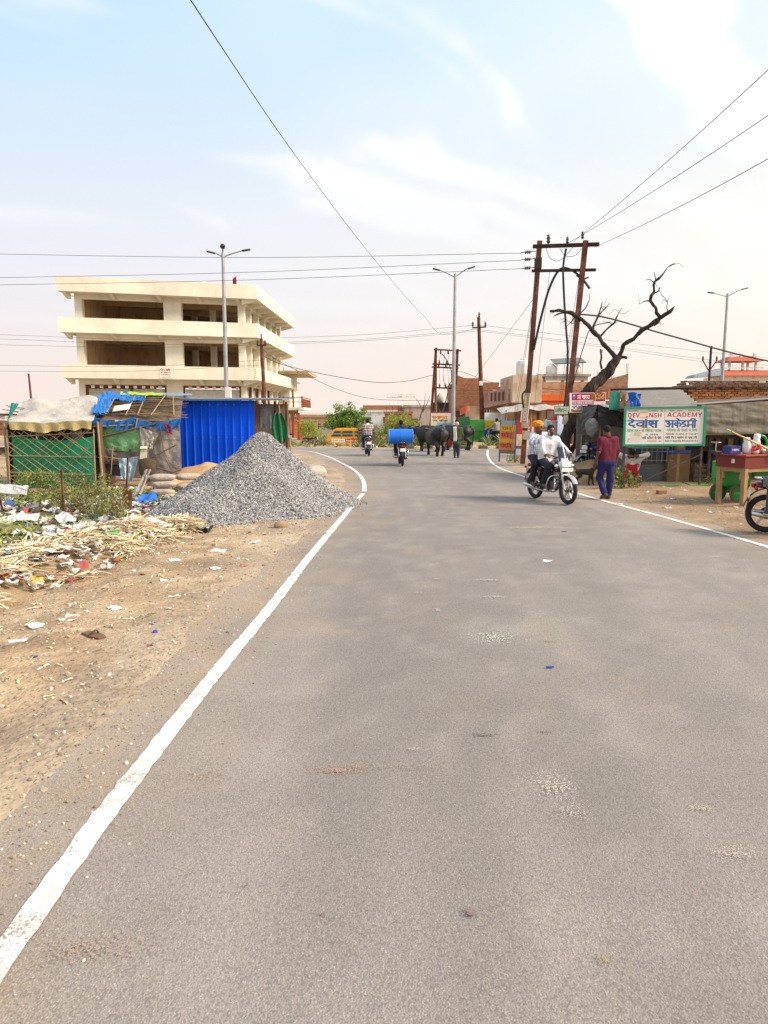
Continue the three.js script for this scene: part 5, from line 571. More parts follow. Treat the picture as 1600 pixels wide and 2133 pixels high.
{ // dark polythene shelter with posts
  const s = thing('black_shelter', 'dark shelter roofed with black plastic on bamboo posts', 'shelter', [6.15, -0.05, -21]);
  mk('roof_sheet', sheet((u, v) => { const k = fold(u * 2, v * 2) * 0.12; return [0.02 + u * 1.15, 2.27 - 0.42 * u + k, 0.12 - v * 2.2]; }, 20, 16, 0.01), blackPoly, s); mk('ridge_sheet', sheet((u, v) => [0.05 + u * 1.15, 2.32 - 0.4 * u - 0.06 * v, 0.14 + v * 0.03], 12, 2, 0.012), mat([0.25, 0.27, 0.28], { roughness: 0.4, map: T.stain, mr: 1 }), s);
  mk('left_drape', sheet((u, v) => { const k = fold(u * 3, v * 3) * 0.22; return [-0.02 - 0.14 * Math.sin(v * PI * 0.8) + k, 2.25 - v * 0.85, 0.1 - u * 1.4]; }, 16, 14, 0.01), blackPoly, s); mk('front_drape', sheet((u, v) => { const k = fold(u * 3, v * 3 + 7) * 0.15; return [u * 1.1, 2.24 - 0.4 * u - v * (0.28 + 0.25 * (1 - u)), 0.13 + k]; }, 20, 10, 0.01), blackPoly, s);
  mk('grey_bundle', nets((x, y, z) => Math.hypot((x + 0.12) / 1, (y - 1.62) / 1.5, z / 1.2) - 0.2 + 0.12 * (fbm(x * 6, y * 6, z * 6, 3) - 0.5), [-0.5, 1.1, -0.4], [0.25, 2.1, 0.4], 0.03), mat([0.2, 0.2, 0.19], { bump: T.fold, br: 4, bs: 0.03, roughness: 0.6 }), s);
  for (const [x, z] of [[0.12, 0.0], [0.42, -0.05], [1.1, 0], [0.1, -1.9], [1.1, -1.9]]) stick('post', [x + rr(-0.06, 0.06), 0, z], [x, 2.0, z], 0.04, M.bamboo, s); mk('rear_screen', bx(1.3, 1.9, 0.05, 0.65, 0.95, -2.15), tin, s);
  for (let i = 0; i < 5; i++) mk('rear_slat', bx(0.3, 0.05, 0.04, 0.2 + (i % 2) * 0.36, 1.2 + i * 0.09, -1.2), mat([0.4, 0.17, 0.1]), s);
  const heap = thing('earth_mound', 'mound of brown earth in front of the black shelter', 'mound'); mk('mound', [grid((u, v) => { const x = 4.7 + u * 3.0, z = -19.6 - v * 3.2, h = 0.62 - 0.75 * Math.pow(Math.hypot((x - 6.0) / 1.05, (z + 21.0) / 0.95), 2) * 0.75; return [x, Math.max(gh(x, z) - 0.05, h + (fbm(x * 4, 2, z * 4, 3) - 0.5) * 0.12), z]; }, 50, 50)], mat([0.34, 0.22, 0.11], { map: T.dirt, mr: 0.8, roughness: 1 }), heap);
}
{ // posters, small boards and boxes round the poles
  const o = thing('event_poster', 'pink and white printed poster fixed across the pole and dead tree', 'poster', [6.36, 2.31, -22.75], -0.03); board('sheet', 1.11, 0.61, 0.015, canvasMat(512, 288, (x, w, h) => { x.fillStyle = '#f3efe9'; x.fillRect(0, 0, w, h); x.fillStyle = '#b8174a'; x.fillRect(28, 8, 318, 100); x.fillStyle = '#8d6a2f'; x.beginPath(); x.ellipse(405, 62, 100, 70, 0, 0, 7); x.fill(); x.fillStyle = '#a5542f'; x.fillRect(370, 10, 136, 118); for (let i = 0; i < 60; i++) { x.fillStyle = pick(['#d79a66', '#8e3a22', '#e6c08a', '#b8563a']); x.beginPath(); x.ellipse(rr(376, 500), rr(16, 108), rr(4, 14), rr(4, 12), 0, 0, 7); x.fill(); } x.fillStyle = '#b01c2c'; x.fillRect(370, 100, 136, 30); x.strokeStyle = '#e8b53a'; x.lineWidth = 9; x.beginPath(); x.arc(230, 80, 140, -0.6, 0.75); x.stroke(); x.fillStyle = '#5a7fc4'; x.beginPath(); x.ellipse(62, 56, 22, 34, 0, 0, 7); x.fill(); x.fillStyle = '#dfe6f4'; x.beginPath(); x.ellipse(62, 40, 10, 14, 0, 0, 7); x.fill(); devFit(x, 'ma aa dot / sha aa ra da aa', 112, 40, 190, 50, 8, '#fff'); x.fillStyle = '#c9788d'; x.fillRect(34, 116, 310, 62); devFit(x, 'Ta e na Ta / ha aa u sa / e va dot / ka e Ta ra i na ga', 44, 130, 290, 36, 5, '#f6e9ec'); devFit(x, 'ha ma aa ra e / ya ha aa / sa bha ii'.replace('bha', 'ma') + ' / pa ra ka aa ra', 36, 192, 320, 15, 3, '#333'); devFit(x, 'ka e / sa aa ma aa na / ki ra aa ya e'.replace('ki', 'ka i'), 50, 214, 280, 15, 3, '#333'); x.fillStyle = '#c03a5e'; x.fillRect(20, 236, 320, 24); x.fillStyle = '#e9c52f'; x.fillRect(16, 260, 320, 22); devFit(x, 'sa na pa ra ka', 60, 240, 240, 12, 3, '#fff'); devFit(x, 'ma ra ga / na ga ra', 40, 264, 270, 12, 3, '#9a2020'); }), M.white, o, [0, 0, 0], [0, 0, 0.02]);
  const v = thing('pole_banner', 'narrow upright brown banner tied along the leaning pole', 'banner', [5.43, 2.2, -27.9], 0.15); board('sheet', 0.28, 1.12, 0.015, canvasMat(96, 384, (x, w, h) => { x.fillStyle = '#8d7a68'; x.fillRect(0, 0, w, h); x.fillStyle = '#e8dfcf'; x.fillRect(0, 0, 10, h); x.fillRect(w - 10, 0, 10, h); for (let i = 0; i < 4; i++) dev(x, ['sa', 'ma', 'na', 'ka'][i], 24, 40 + i * 26, 22, 5, '#e6c94a'); for (let i = 0; i < 4; i++) { x.strokeStyle = '#d9d0c8'; x.lineWidth = 6; x.strokeRect(30, 170 + i * 50, 36, 34); } }), M.white, v, [0, 0, 0], [0, 0, -0.09]);
  const g = thing('small_green_sign', 'small pale green lettered sign hung between the two poles', 'sign', [6.5, 2.1, -26.6], -0.1); board('sheet', 0.54, 0.3, 0.03, canvasMat(192, 104, (x, w, h) => { x.fillStyle = '#cfd8c0'; x.fillRect(0, 0, w, h); x.strokeStyle = '#5a6f5a'; x.lineWidth = 6; x.strokeRect(3, 3, w - 6, h - 6); devFit(x, 'ma i sha Ta aa na', 16, 36, 160, 40, 7, '#3f7d3a'); }), ironGrey, g);
  const mb = thing('meter_box', 'tall grey meter box plastered with torn posters beside the poles', 'meter box', [6.35, 0.0, -27.4], 0.2); mk('cabinet', rb(0.34, 1.0, 0.24, 0.015, 0, 1.2, 0), mat([0.36, 0.36, 0.34], { map: T.stain, mr: 1.5 }), mb); mk('door', bx(0.28, 0.86, 0.01, 0, 1.2, 0.126), mat([0.44, 0.44, 0.42], { map: T.stain, mr: 2 }), mb); mk('red_label', bx(0.24, 0.14, 0.006, 0, 1.78, 0.13), mat([0.6, 0.06, 0.02]), mb); mk('upper_box', bx(0.32, 0.34, 0.22, 0, 1.9, 0), mat([0.3, 0.24, 0.2], { map: T.stain, mr: 2 }), mb); for (const x of [-0.14, 0.14]) mk('leg', bar([x, 0, 0], [x, 0.7, 0], 0.04, 0.04), ironGrey, mb);
  const ld = thing('roadside_board', 'blue framed yellow and red lettered board leaning by the road', 'signboard', [5.12, 0.0, -30.0], -0.45); board('panel', 0.66, 1.36, 0.04, canvasMat(192, 400, (x, w, h) => { x.fillStyle = '#d9a62e'; x.fillRect(0, 0, w, h); x.fillStyle = '#8fa8b8'; x.fillRect(0, 0, w, 50); x.fillStyle = '#d56f45'; x.fillRect(8, 130, w - 16, 90); x.fillRect(8, 262, w - 16, 86); devFit(x, 'ra aa ma', 20, 76, 150, 34, 6, '#a06a10'); devFit(x, 'sa va e ta', 18, 156, 156, 44, 7, '#8e2a1a'); devFit(x, 'pa ra i na', 18, 286, 156, 40, 7, '#8e2a1a'); x.fillStyle = '#7a6a4a'; x.fillRect(0, 352, w, 48); }), mat([0.03, 0.08, 0.28], { roughness: 0.5 }), ld, [0, 1.02, 0.02], [-0.06, 0, -0.03]); for (const x of [-0.33, 0.33]) mk('leg', bar([x, 0, 0], [x + 0.02, 1.72, -0.04], 0.05, 0.05), mat([0.03, 0.08, 0.28], { roughness: 0.5 }), ld);
  const rbx = thing('red_shop_banner', 'bright red banner with white lettering in front of the shop row', 'banner', [9.0, 1.1, -45.6]); board('sheet', 1.15, 1.15, 0.02, canvasMat(128, 128, (x, w, h) => { x.fillStyle = '#d8261a'; x.fillRect(0, 0, w, h); x.fillStyle = '#f3d9cf'; x.fillRect(40, 50, 70, 50); devFit(x, 'sa na', 46, 62, 56, 18, 4, '#b22'); devFit(x, 'ma aa', 50, 88, 46, 10, 3, '#b22'); }), mat([0.5, 0.03, 0.02]), rbx);
  const wl = thing('painted_wall', 'wall painted white yellow and blue beside the green container', 'wall', [7.2, 0, -47.3]); mk('panel', [bx(1.3, 2.1, 0.2, 0, 1.05, 0)], M.white, wl); mk('yellow_band', bx(1.3, 0.5, 0.012, 0, 1.35, 0.106), mat([0.75, 0.5, 0.02]), wl); mk('blue_band', [ext([[-0.65, 0], [-0.65, 0.85], [-0.45, 0.95], [-0.1, 0.7], [0.1, 0.2], [0.1, 0]], 0.012), xf(new THREE.TorusGeometry(0.3, 0.09, 4, 20), [0.3, 0.55, 0], [0, 0, 0], [1, 1, 0.1])], mat([0.02, 0.15, 0.6]), wl).position.set(0, 0.12, 0.112);
  const gc = thing('green_container', 'green metal refuse container behind the kerb', 'container', [5.6, 0.08, -47]), gm = mat([0.05, 0.33, 0.03], { roughness: 0.5, map: T.mottle, mr: 1 }), gd = mat([0.012, 0.12, 0.04], { roughness: 0.5 }); mk('body', rb(1.5, 1.55, 1.1, 0.02, 0.05, 0.8, 0), gm, gc); mk('lid', bx(0.62, 0.5, 1.16, -0.42, 1.5, 0, 0, 0, 0.12), gd, gc); for (const x of [0.1, 0.55]) mk('rib', bar([x, 0.05, 0.57], [x, 0.85, 0.57], 0.035, 0.035), gd, gc); mk('rail', bar([-0.4, 0.85, 0.575], [0.8, 0.85, 0.575], 0.035, 0.035), gd, gc);
  const bn = thing('street_banner', 'wide pale printed banner with orange lettering behind the buffalo', 'banner', [4.1, 1.66, -52]); board('sheet', 1.5, 1.02, 0.02, canvasMat(256, 176, (x, w, h) => { x.fillStyle = '#efe0c4'; x.fillRect(0, 0, w, h); x.fillStyle = '#b04a70'; x.fillRect(0, 0, w, 16); devFit(x, 'sa va aa ga ta', 14, 50, 210, 34, 7, '#d8701f'); devFit(x, 'na ga ra / pa aa i la ka aa', 20, 98, 200, 20, 4, '#555'); x.fillStyle = '#9fb8c8'; x.fillRect(80, 130, 176, 46); x.fillStyle = '#3b9bc8'; x.beginPath(); x.moveTo(160, 160); x.lineTo(176, 112); x.lineTo(198, 160); x.fill(); }), M.white, bn); for (const x of [-0.7, 0.7]) mk('post', cy([x, -1.7, -0.06], [x, 0.5, -0.06], 0.04), M.rust, bn);
  const mp = thing('maroon_poster', 'dark maroon poster with a yellow mark beside the lamp post', 'poster', [4.98, 1.55, -51.4]); board('sheet', 0.5, 0.95, 0.02, canvasMat(96, 176, (x, w, h) => { x.fillStyle = '#7a1830'; x.fillRect(0, 0, w, h); x.fillStyle = '#e3b23a'; x.beginPath(); x.ellipse(48, 56, 26, 30, 0, 0, 7); x.fill(); x.fillStyle = '#e8d8d0'; x.fillRect(30, 110, 40, 10); }), M.white, mp); mk('post', cy([0, -1.6, -0.06], [0, 0.45, -0.06], 0.04), M.rust, mp);
  const kb = thing('dark_kiosk', 'small black ribbed water tower box beyond the twin pole', 'kiosk', [4.9, 0, -64]); mk('box', bx(1.5, 1.5, 1.5, 0, 2.3, 0), M.black, kb); for (let i = 0; i < 6; i++) mk('rib', bx(0.08, 0.3, 0.08, -0.65 + i * 0.26, 2.9, 0.79), M.black, kb); mk('tank', lathe([[0, 3.05], [0.3, 3.05], [0.34, 3.5], [0.14, 3.75], [0, 3.9]], 12), M.concrete, kb); for (const x of [-0.6, 0.6]) mk('leg', cy([x, -0.2, 0], [x, 1.6, 0], 0.07), M.rust, kb);
  const um = thing('cart_umbrella', 'pale blue folded vendor umbrella behind the two riders', 'umbrella', [7.75, 0, -34]); mk('canopy', xf(lathe([[0.02, 1.05], [0.2, 0.95], [0.5, 0.62], [0.62, 0.2], [0.58, 0.18], [0.46, 0.55], [0.18, 0.88], [0.02, 0.98]], 10), [0, 1.0, 0], [0, 0, -0.55]), clothMat([0.42, 0.5, 0.62]), um); mk('pole', cy([-0.1, 0, 0], [0.3, 1.7, 0], 0.025), M.steel, um);
}
{ // kerb of painted stones
  const kb = thing('kerb', 'kerb of stones painted black and white along the far side of the junction', 'kerb'); const kw = mat([0.7, 0.58, 0.4], { map: T.stain, mr: 2 }), kd = mat([0.12, 0.105, 0.09], { map: T.stain, mr: 2 }), g = ready(rb(0.5, 0.2, 0.2, 0.02)); for (let i = 0; i < 26; i++) { if (i === 5) continue; const o = new THREE.Mesh(g, i % 2 ? kw : kd); o.name = 'kerb_stone'; o.position.set(1.5 + i * 0.53, 0.06 + rr(-0.02, 0.015), -42.05 + 0.004 * i + rr(-0.04, 0.04)); o.rotation.y = rr(-0.05, 0.05); o.castShadow = o.receiveShadow = true; kb.add(o); }
  for (const [x, z, r, h, l] of [[8.2, -44.4, 1.5, 0.75, 'pale sand and rubble heap beside the corner house pillar'], [5.6, -43.9, 0.8, 0.3, 'low earth heap behind the kerb stones']]) { const o = thing('rubble_heap', l, 'heap'); mk('heap', [grid((u, v) => { const a = x - r * 1.5 + u * r * 3, b = z - r * 1.5 + v * r * 3, d = Math.hypot(a - x, b - z) / r; return [a, Math.max(gh(a, b) - 0.05, h * (1 - d * d) + (fbm(a * 3, 1, b * 3, 3) - 0.5) * 0.25), b]; }, 40, 40)], mat([0.48, 0.34, 0.22], { map: T.dirt, mr: 0.7, roughness: 1 }), o); }
}
{ // stall table with its goods, green juice machine
  const t = thing('stall_table', 'wooden stall table with a deep dark red skirt beside the green machine', 'table', [7.54, 0.02, -15.0], 0.42), red = mat([0.2, 0.022, 0.015], { roughness: 0.5, map: T.mottle, mr: 1.4 }), wd = mat([0.42, 0.25, 0.11], { map: T.mottle, mr: 1.5, roughness: 0.65 });
  mk('skirt', bx(2.0, 0.25, 0.75, 0.98, 0.92, -0.375), red, t); mk('top', bx(2.06, 0.03, 0.82, 0.98, 1.06, -0.375), mat([0.4, 0.07, 0.06], { roughness: 0.45 }), t); for (const [x, z] of [[0.06, -0.06], [1.9, -0.06], [0.06, -0.69], [1.9, -0.69]]) mk('leg', bx(0.09, 0.82, 0.09, x, 0.4, z), wd, t); mk('apron', [bx(1.84, 0.09, 0.04, 0.98, 0.75, -0.05), bx(0.04, 0.09, 0.6, 0.05, 0.75, -0.375)], wd, t);
  for (const [x, z, r] of [[0.13, -0.055, 0], [0.06, -0.16, PI / 2], [0.06, -0.6, -PI / 2]]) { const c = mk('corner_bracket', ext([[0, 0], [0.03, -0.14], [0.0, -0.16], [-0.04, -0.16], [-0.04, 0.02], [0.12, 0.02], [0.12, -0.01]], 0.035), wd, t); c.position.set(x, 0.7, z); c.rotation.y = r; } mk('painted_mark', bx(0.006, 0.09, 0.08, -0.023, 0.93, -0.3), M.white, t);
  const pb = thing('drink_carton', 'dark blue soft drink carton with white lettering on the stall table', 'carton', [7.36, 1.1, -15.28], 0.42); mk('box', bx(0.3, 0.17, 0.2, 0, 0.085, 0), mat([0.015, 0.03, 0.16], { roughness: 0.5 }), pb); mk('printed_face', [xf(new THREE.PlaneGeometry(0.3, 0.17), [0, 0.085, 0.103])], canvasMat(192, 108, (x, w, h) => { x.fillStyle = '#1a2a72'; x.fillRect(0, 0, w, h); x.fillStyle = '#e34a9a'; x.beginPath(); x.arc(38, 50, 14, 0, 7); x.fill(); put(x, 'PEPSI', 58, 66, 100, 40, '#e8eefc'); }), pb, true);
  const bt = thing('wrapped_bottles', 'two bottles wrapped in white paper with a red ribbon on the stall', 'bottle', [7.72, 1.1, -15.35]); for (const [x, h, a] of [[0, 0.34, 0.05], [0.16, 0.42, -0.1]]) mk('bottle', xf(lathe([[0, 0], [0.085, 0], [0.09, 0.06], [0.085, h * 0.6], [0.06, h * 0.75], [0.07, h * 0.85], [0.06, h], [0, h + 0.01]], 14), [x, 0, 0], [0, 0, a]), M.white, bt); patch('ribbon', [0.06, 0.16, 0.1], [0.26, 0.22, 0.1], [0.24, 0.1, 0.11], [0.05, 0.05, 0.11], mat([0.6, 0.02, 0.03]), bt, 0.08, 8, 6);
  const pg = thing('packet_bag', 'clear bag of coloured packets on the stall table', 'bag', [8.0, 1.09, -15.4]); mk('bag', nets((x, y, z) => Math.hypot(x / 1.7, (y - 0.07) / 0.75, z) - 0.12 + 0.05 * (fbm(x * 12, y * 12, z * 12, 2) - 0.5), [-0.28, -0.06, -0.2], [0.28, 0.24, 0.2], 0.02), mat([0.35, 0.3, 0.42], { roughness: 0.25, map: T.rust, mr: 4 }), pg); mk('knot', cy([0, 0.14, 0], [0.03, 0.21, 0], 0.02, 0.04), mat([0.5, 0.48, 0.55], { roughness: 0.3 }), pg);
  const cn = thing('sugar_cane', 'long yellow sugar cane stalk lying across the stall table', 'sugar cane', [7.9, 1.12, -15.2]); mk('stalk', tb([[-0.75, 0.5, 0.1], [-0.3, 0.3, 0.05], [0.5, -0.02, 0], [0.9, -0.02, -0.05]], [0.012, 0.02, 0.022, 0.022], 7), mat([0.55, 0.4, 0.12], { roughness: 0.4 }), cn); for (let i = 0; i < 6; i++) mk('joint', xf(new THREE.TorusGeometry(0.021, 0.004, 4, 10), lerp3([-0.65, 0.455, 0.09], [0.4, 0.02, 0], i / 5), [0, PI / 2, 0.4]), M.wood, cn);
  const ck = thing('scale', 'small dark weighing scale on the far end of the stall table', 'scale', [7.15, 1.09, -15.55], 0.42); mk('base', rb(0.2, 0.06, 0.16, 0.01, 0, 0.03, 0), M.black, ck); mk('column', cy([0, 0.06, 0], [0, 0.22, 0], 0.014), M.steel, ck); mk('pan', lathe([[0, 0.22], [0.1, 0.24], [0.11, 0.25], [0, 0.235]], 14), M.steel, ck);
  const m = thing('juice_machine', 'bright green cane crushing machine on two small wheels', 'machine', [7.75, 0.02, -16.1], 0.1), gr = mat([0.012, 0.36, 0.04], { roughness: 0.4, map: T.mottle, mr: 1 });
  mk('body', [rb(0.62, 0.55, 0.5, 0.03, 0.05, 0.6, 0), hexa([[-0.1, 0.22, 0.2], [0.3, 0.22, 0.2], [0.3, 0.22, -0.2], [-0.1, 0.22, -0.2], [-0.24, 0.34, 0.24], [0.34, 0.34, 0.24], [0.34, 0.34, -0.24], [-0.24, 0.34, -0.24]])], gr, m); mk('chute', ext([[-0.34, 0.5], [-0.22, 0.45], [-0.2, 0.9], [-0.34, 0.86]], 0.3, 0.01), gr, m); mk('gear_cover', xf(cy([0, 0, -0.06], [0, 0, 0.06], 0.24, 0.24, 20), [0.75, 0.68, 0.1]), gr, m); mk('axle', cy([-0.3, 0.22, 0.3], [0.1, 0.22, 0.38], 0.02), ironGrey, m); mk('handle_arch', tb([[0.52, 0.8, 0.05], [0.52, 1.25, 0.05], [0.6, 1.42, 0.05], [0.72, 1.42, 0.05], [0.82, 1.2, 0.05], [0.84, 0.8, 0.05]], 0.03, 8), gr, m); mk('hopper', ext([[0.5, 0.8], [1.0, 0.8], [1.15, 1.2], [0.62, 1.2]], 0.3, 0.02), gr, m);
  for (const [x, z, r] of [[-0.33, 0.12, 0.2], [-0.04, 0.42, 0.2]]) { const w = mk('wheel', cy([x, r, z - 0.03], [x, r, z + 0.03], r * 0.82, r * 0.82, 24), mat([0.01, 0.13, 0.02], { roughness: 0.5 }), m); mk('rim', xf(new THREE.TorusGeometry(r * 0.9, r * 0.12, 8, 28), [x, r, z], [0, 0.0, 0]), mat([0.16, 0.13, 0.1], { map: T.mottle, mr: 3 }), w); mk('spoke_bar', bx(r * 1.2, 0.05, 0.075, x, r, z), gr, w); }
}
// ---------- poles, lamps, dead tree, wires ----------
const ins = (p, s = 1) => xf(lathe([[0, 0], [0.03, 0], [0.05, 0.05], [0.03, 0.08], [0.055, 0.12], [0.03, 0.16], [0.045, 0.2], [0, 0.22]], 8), p, [0, 0, 0], s), ceramic = mat([0.06, 0.03, 0.025], { roughness: 0.3 });
{
  const h = thing('twin_pole', 'leaning rusty twin electric pole with two cross bars beside the dead tree', 'electric pole');
  mk('pole', bar([5.42, -0.1, -28.2], [5.86, 8.42, -28.2], 0.17, 0.15), M.rust, h); mk('pole', bar([6.72, -0.1, -27.2], [7.32, 8.2, -27.2], 0.17, 0.15), M.rust, h); mk('cross_bar', bar([5.6, 8.2, -28.12], [7.75, 8.02, -26.98], 0.11, 0.13), M.rustDark, h); mk('cross_bar', bar([5.58, 7.32, -28.14], [7.68, 7.14, -27.02], 0.08, 0.1), M.rustDark, h);
  mk('pole_clamp', bx(0.24, 0.4, 0.22, 5.82, 7.6, -28.2), M.rustDark, h); mk('insulator', ins([6.12, 8.26, -27.9], 1.5), ceramic, h); mk('insulator', ins([6.75, 8.2, -27.6], 1.1), ceramic, h); mk('insulator', ins([7.2, 8.26, -27.2], 1.2), ceramic, h);
  for (const y of [8.02, 7.76, 7.44]) { const s = mk('strain_insulator', [cy([5.72, y + 0.02, -28.2], [5.2, y, -28.3], 0.016), ...[0, 1, 2].map((k) => xf(new THREE.CylinderGeometry(0.07, 0.05, 0.05, 10), [5.36 + k * 0.075, y + 0.008, -28.27], [0, 0, PI / 2]))], ceramic, h); }
  mk('thick_cable', tb([[5.72, 4.4, -28.1], [5.95, 5.6, -28.0], [6.25, 6.8, -27.8], [6.55, 7.3, -27.7], [6.8, 7.3, -27.6], [7.2, 6.95, -27.3], [7.5, 6.5, -27.1]], 0.045, 7), M.black, h); mk('thick_cable', tb([[6.7, 8.0, -27.55], [6.62, 7.4, -27.55], [6.62, 6.6, -27.4], [6.7, 5.2, -27.2], [6.78, 4.2, -27.1], [6.76, 3.0, -27.05], [6.66, 1.9, -27.0]], 0.04, 7), M.black, h); mk('thick_cable', tb([[5.6, 3.6, -28.0], [5.45, 2.9, -27.95], [5.3, 2.7, -27.9], [5.35, 2.2, -27.9]], 0.04, 7), M.black, h);
  mk('red_cable_end', tb([[7.05, 7.0, -27.3], [7.25, 6.85, -27.2], [7.45, 6.9, -27.1]], 0.03, 6), mat([0.25, 0.02, 0.02]), h); mk('loop_wire', tb([[6.0, 8.25, -27.95], [6.2, 7.7, -27.8], [6.5, 7.6, -27.7], [7.0, 8.1, -27.4]], 0.01, 5), M.wire, h); mk('loop_wire', tb([[6.5, 8.05, -27.7], [6.7, 7.75, -27.6], [7.0, 7.72, -27.4], [7.25, 8.0, -27.15]], 0.01, 5), M.wire, h);
  for (const [x, z, y] of [[5.5, -28.2, 1.6], [6.84, -27.2, 1.75], [5.52, -28.2, 1.15]]) mk('pasted_notice', bx(0.26, 0.34, 0.22, x, y, z, 0, 0, -0.06), mat([0.5, 0.43, 0.33], { map: T.stain, mr: 4 }), h); mk('earth_pipe', cy([7.1, 0, -27.0], [7.1, 2.0, -27.0], 0.05), M.galv, h);
  const gw = thing('guy_wires', 'thin stay wires running down beside the leaning twin pole', 'wire'); for (const [a, b] of [[[5.8, 7.2, -28.1], [4.9, 0.1, -28.8]], [[5.78, 7.0, -28.1], [4.95, 0.1, -28.5]], [[6.2, 7.25, -27.9], [5.6, 0.2, -28.0]], [[7.15, 7.1, -27.2], [6.3, 0.3, -27.4]], [[7.2, 6.9, -27.2], [6.35, 0.3, -27.3]], [[5.75, 6.4, -28.2], [3.9, 3.0, -36]]]) mk('wire', cy(a, b, 0.007, 0.007, 5), M.wire, gw);
}
{
  const h = thing('twin_pole', 'far rusty twin electric pole with three cross bars past the junction', 'electric pole');
  mk('pole', bar([3.75, -0.5, -60], [4.25, 7.4, -60], 0.2, 0.18), M.rust, h); mk('pole', bar([5.75, -0.5, -60], [6.0, 7.3, -60], 0.2, 0.18), M.rust, h); mk('stay_post', cy([4.3, -0.5, -60.3], [4.25, 7.2, -60.3], 0.11), M.wood, h);
  for (const [y, x0, x1] of [[7.25, 4.05, 6.3], [6.1, 3.95, 6.2], [5.85, 3.9, 6.1], [4.2, 4.1, 5.9]]) { const b = mk('cross_bar', bar([x0, y, -59.88], [x1, y - 0.1, -59.88], 0.1, 0.12), M.rust, h); for (let k = 0; k < 3; k++) mk('insulator', xf(ins([0, 0, 0], 1.6), [mixn(x0, x1, 0.25 + k * 0.27), y - 0.05, -59.8], [y > 7 ? PI : 0, 0, 0]), ceramic, b); }
  mk('dropper_wires', [4.6, 4.95, 5.3].map((x) => tb([[x, 7.0, -59.8], [x - 0.1, 6.0, -59.8], [x, 4.3, -59.8]], 0.012, 5)), M.wire, h); mk('cable', tb([[4.7, 6.9, -59.7], [5.1, 6.4, -59.7], [5.5, 5.5, -59.7], [5.7, 3.5, -59.7]], 0.035, 6), M.black, h);
  const s = thing('single_pole', 'tall rusty single electric pole behind the green container', 'electric pole'); mk('pole', cy([6.85, -0.1, -50], [6.4, 8.5, -50], 0.19, 0.11, 10), M.rust, s); mk('cross_arm', bar([5.95, 7.8, -49.9], [6.9, 7.85, -49.9], 0.08, 0.09), M.rustDark, s); for (const x of [6.0, 6.42, 6.85]) mk('insulator', ins([x, x > 6.3 && x < 6.6 ? 8.5 : 7.88, -49.9], 1.5), ceramic, s); mk('number_plate', bx(0.26, 0.3, 0.03, 6.62, 4.1, -49.8), M.white, s);
  const p = thing('short_pole', 'thin rusty electric pole standing in front of the cream block', 'electric pole'); mk('pole', cy([-7.75, -1, -48], [-8.0, 6.9, -48], 0.16, 0.1, 10), M.rust, p); mk('pole_top', cy([-8.0, 6.9, -48], [-8.0, 7.2, -48], 0.05), ceramic, p); for (const x of [-8.25, -7.75]) mk('insulator', ins([x, 6.5, -48], 1.4), ceramic, p); mk('cross_arm', bar([-8.3, 6.45, -47.9], [-7.7, 6.45, -47.9], 0.07, 0.08), M.rustDark, p);
}
function lampPost(label, p, h, arms, dark) {
  const o = thing('street_lamp', label, 'street lamp', p, 0, 'twin-armed street lamps'); mk('pole', cy([0, 0, 0], [0.02, h, 0], 0.135, 0.075, 12), M.galv, o); mk('base_plate', rb(0.36, 0.03, 0.36, 0.01, 0, 0.015, 0), M.galv, o); mk('collar', cy([0.02, h - 0.35, 0], [0.02, h + 0.06, 0], 0.085, 0.075, 12), M.galv, o);
  for (const [dx, dy] of arms) { const a = mk('arm', tb([[0.02, h - 0.15, 0], [dx * 0.5, h - 0.15 + dy * 0.55, 0], [dx, h - 0.15 + dy, 0]], 0.032, 7), M.galv, o), s = Math.sign(dx); mk('lamp_head', xf(rb(0.42, 0.07, 0.2, 0.03), [dx + s * 0.17, h - 0.13 + dy, 0], [0, 0, Math.atan2(dy, Math.abs(dx)) * s * 0.5]), ironGrey, a); } return o;
}
lampPost('street lamp in front of the cream block with a dark cap on top', [-7.95, -0.15, -36.8], 9.95, [[1.0, 0.3], [-0.4, 0.2]]).add(mk('top_sensor', [sp(0.13, 0.13, 0.13, 0.02, 10.3, 0), cy([0.02, 9.9, 0], [0.02, 10.2, 0], 0.03)], M.black, scene.getObjectByName('street_lamp')));
lampPost('street lamp rising behind the buffalo at the junction', [4.08, 0, -42.9], 9.95, [[0.78, 0.52], [-0.9, 0.42]]); lampPost('street lamp above the brick house and roof pavilion', [23.12, -0.1, -50], 10.1, [[0.98, 0.5], [-0.95, 0.24]]);
{ const o = thing('street_lamp_cabinet', 'small white cabinet strapped to the lamp pole before the cream block', 'cabinet', [-7.9, 3.0, -36.6]); mk('box', rb(0.3, 0.62, 0.2, 0.02, 0.08, 0, 0), M.white, o); mk('strap', bx(0.36, 0.05, 0.34, 0.0, 0.15, -0.12), M.galv, o);
  const s2 = thing('rooftop_post', 'dark iron electric post beside the lamp above the brick house', 'electric pole', [22.2, 0, -50]); mk('post', cy([0, 0, 0], [0.05, 6.6, 0], 0.09, 0.08), M.rustDark, s2); for (const s of [-1, 1]) { const a = mk('arm', bar([0, 4.9, 0], [s * 0.45, 5.6, 0], 0.06, 0.06), M.rustDark, s2); mk('insulator', ins([s * 0.47, 5.6, 0], 1.5), ceramic, a); } }
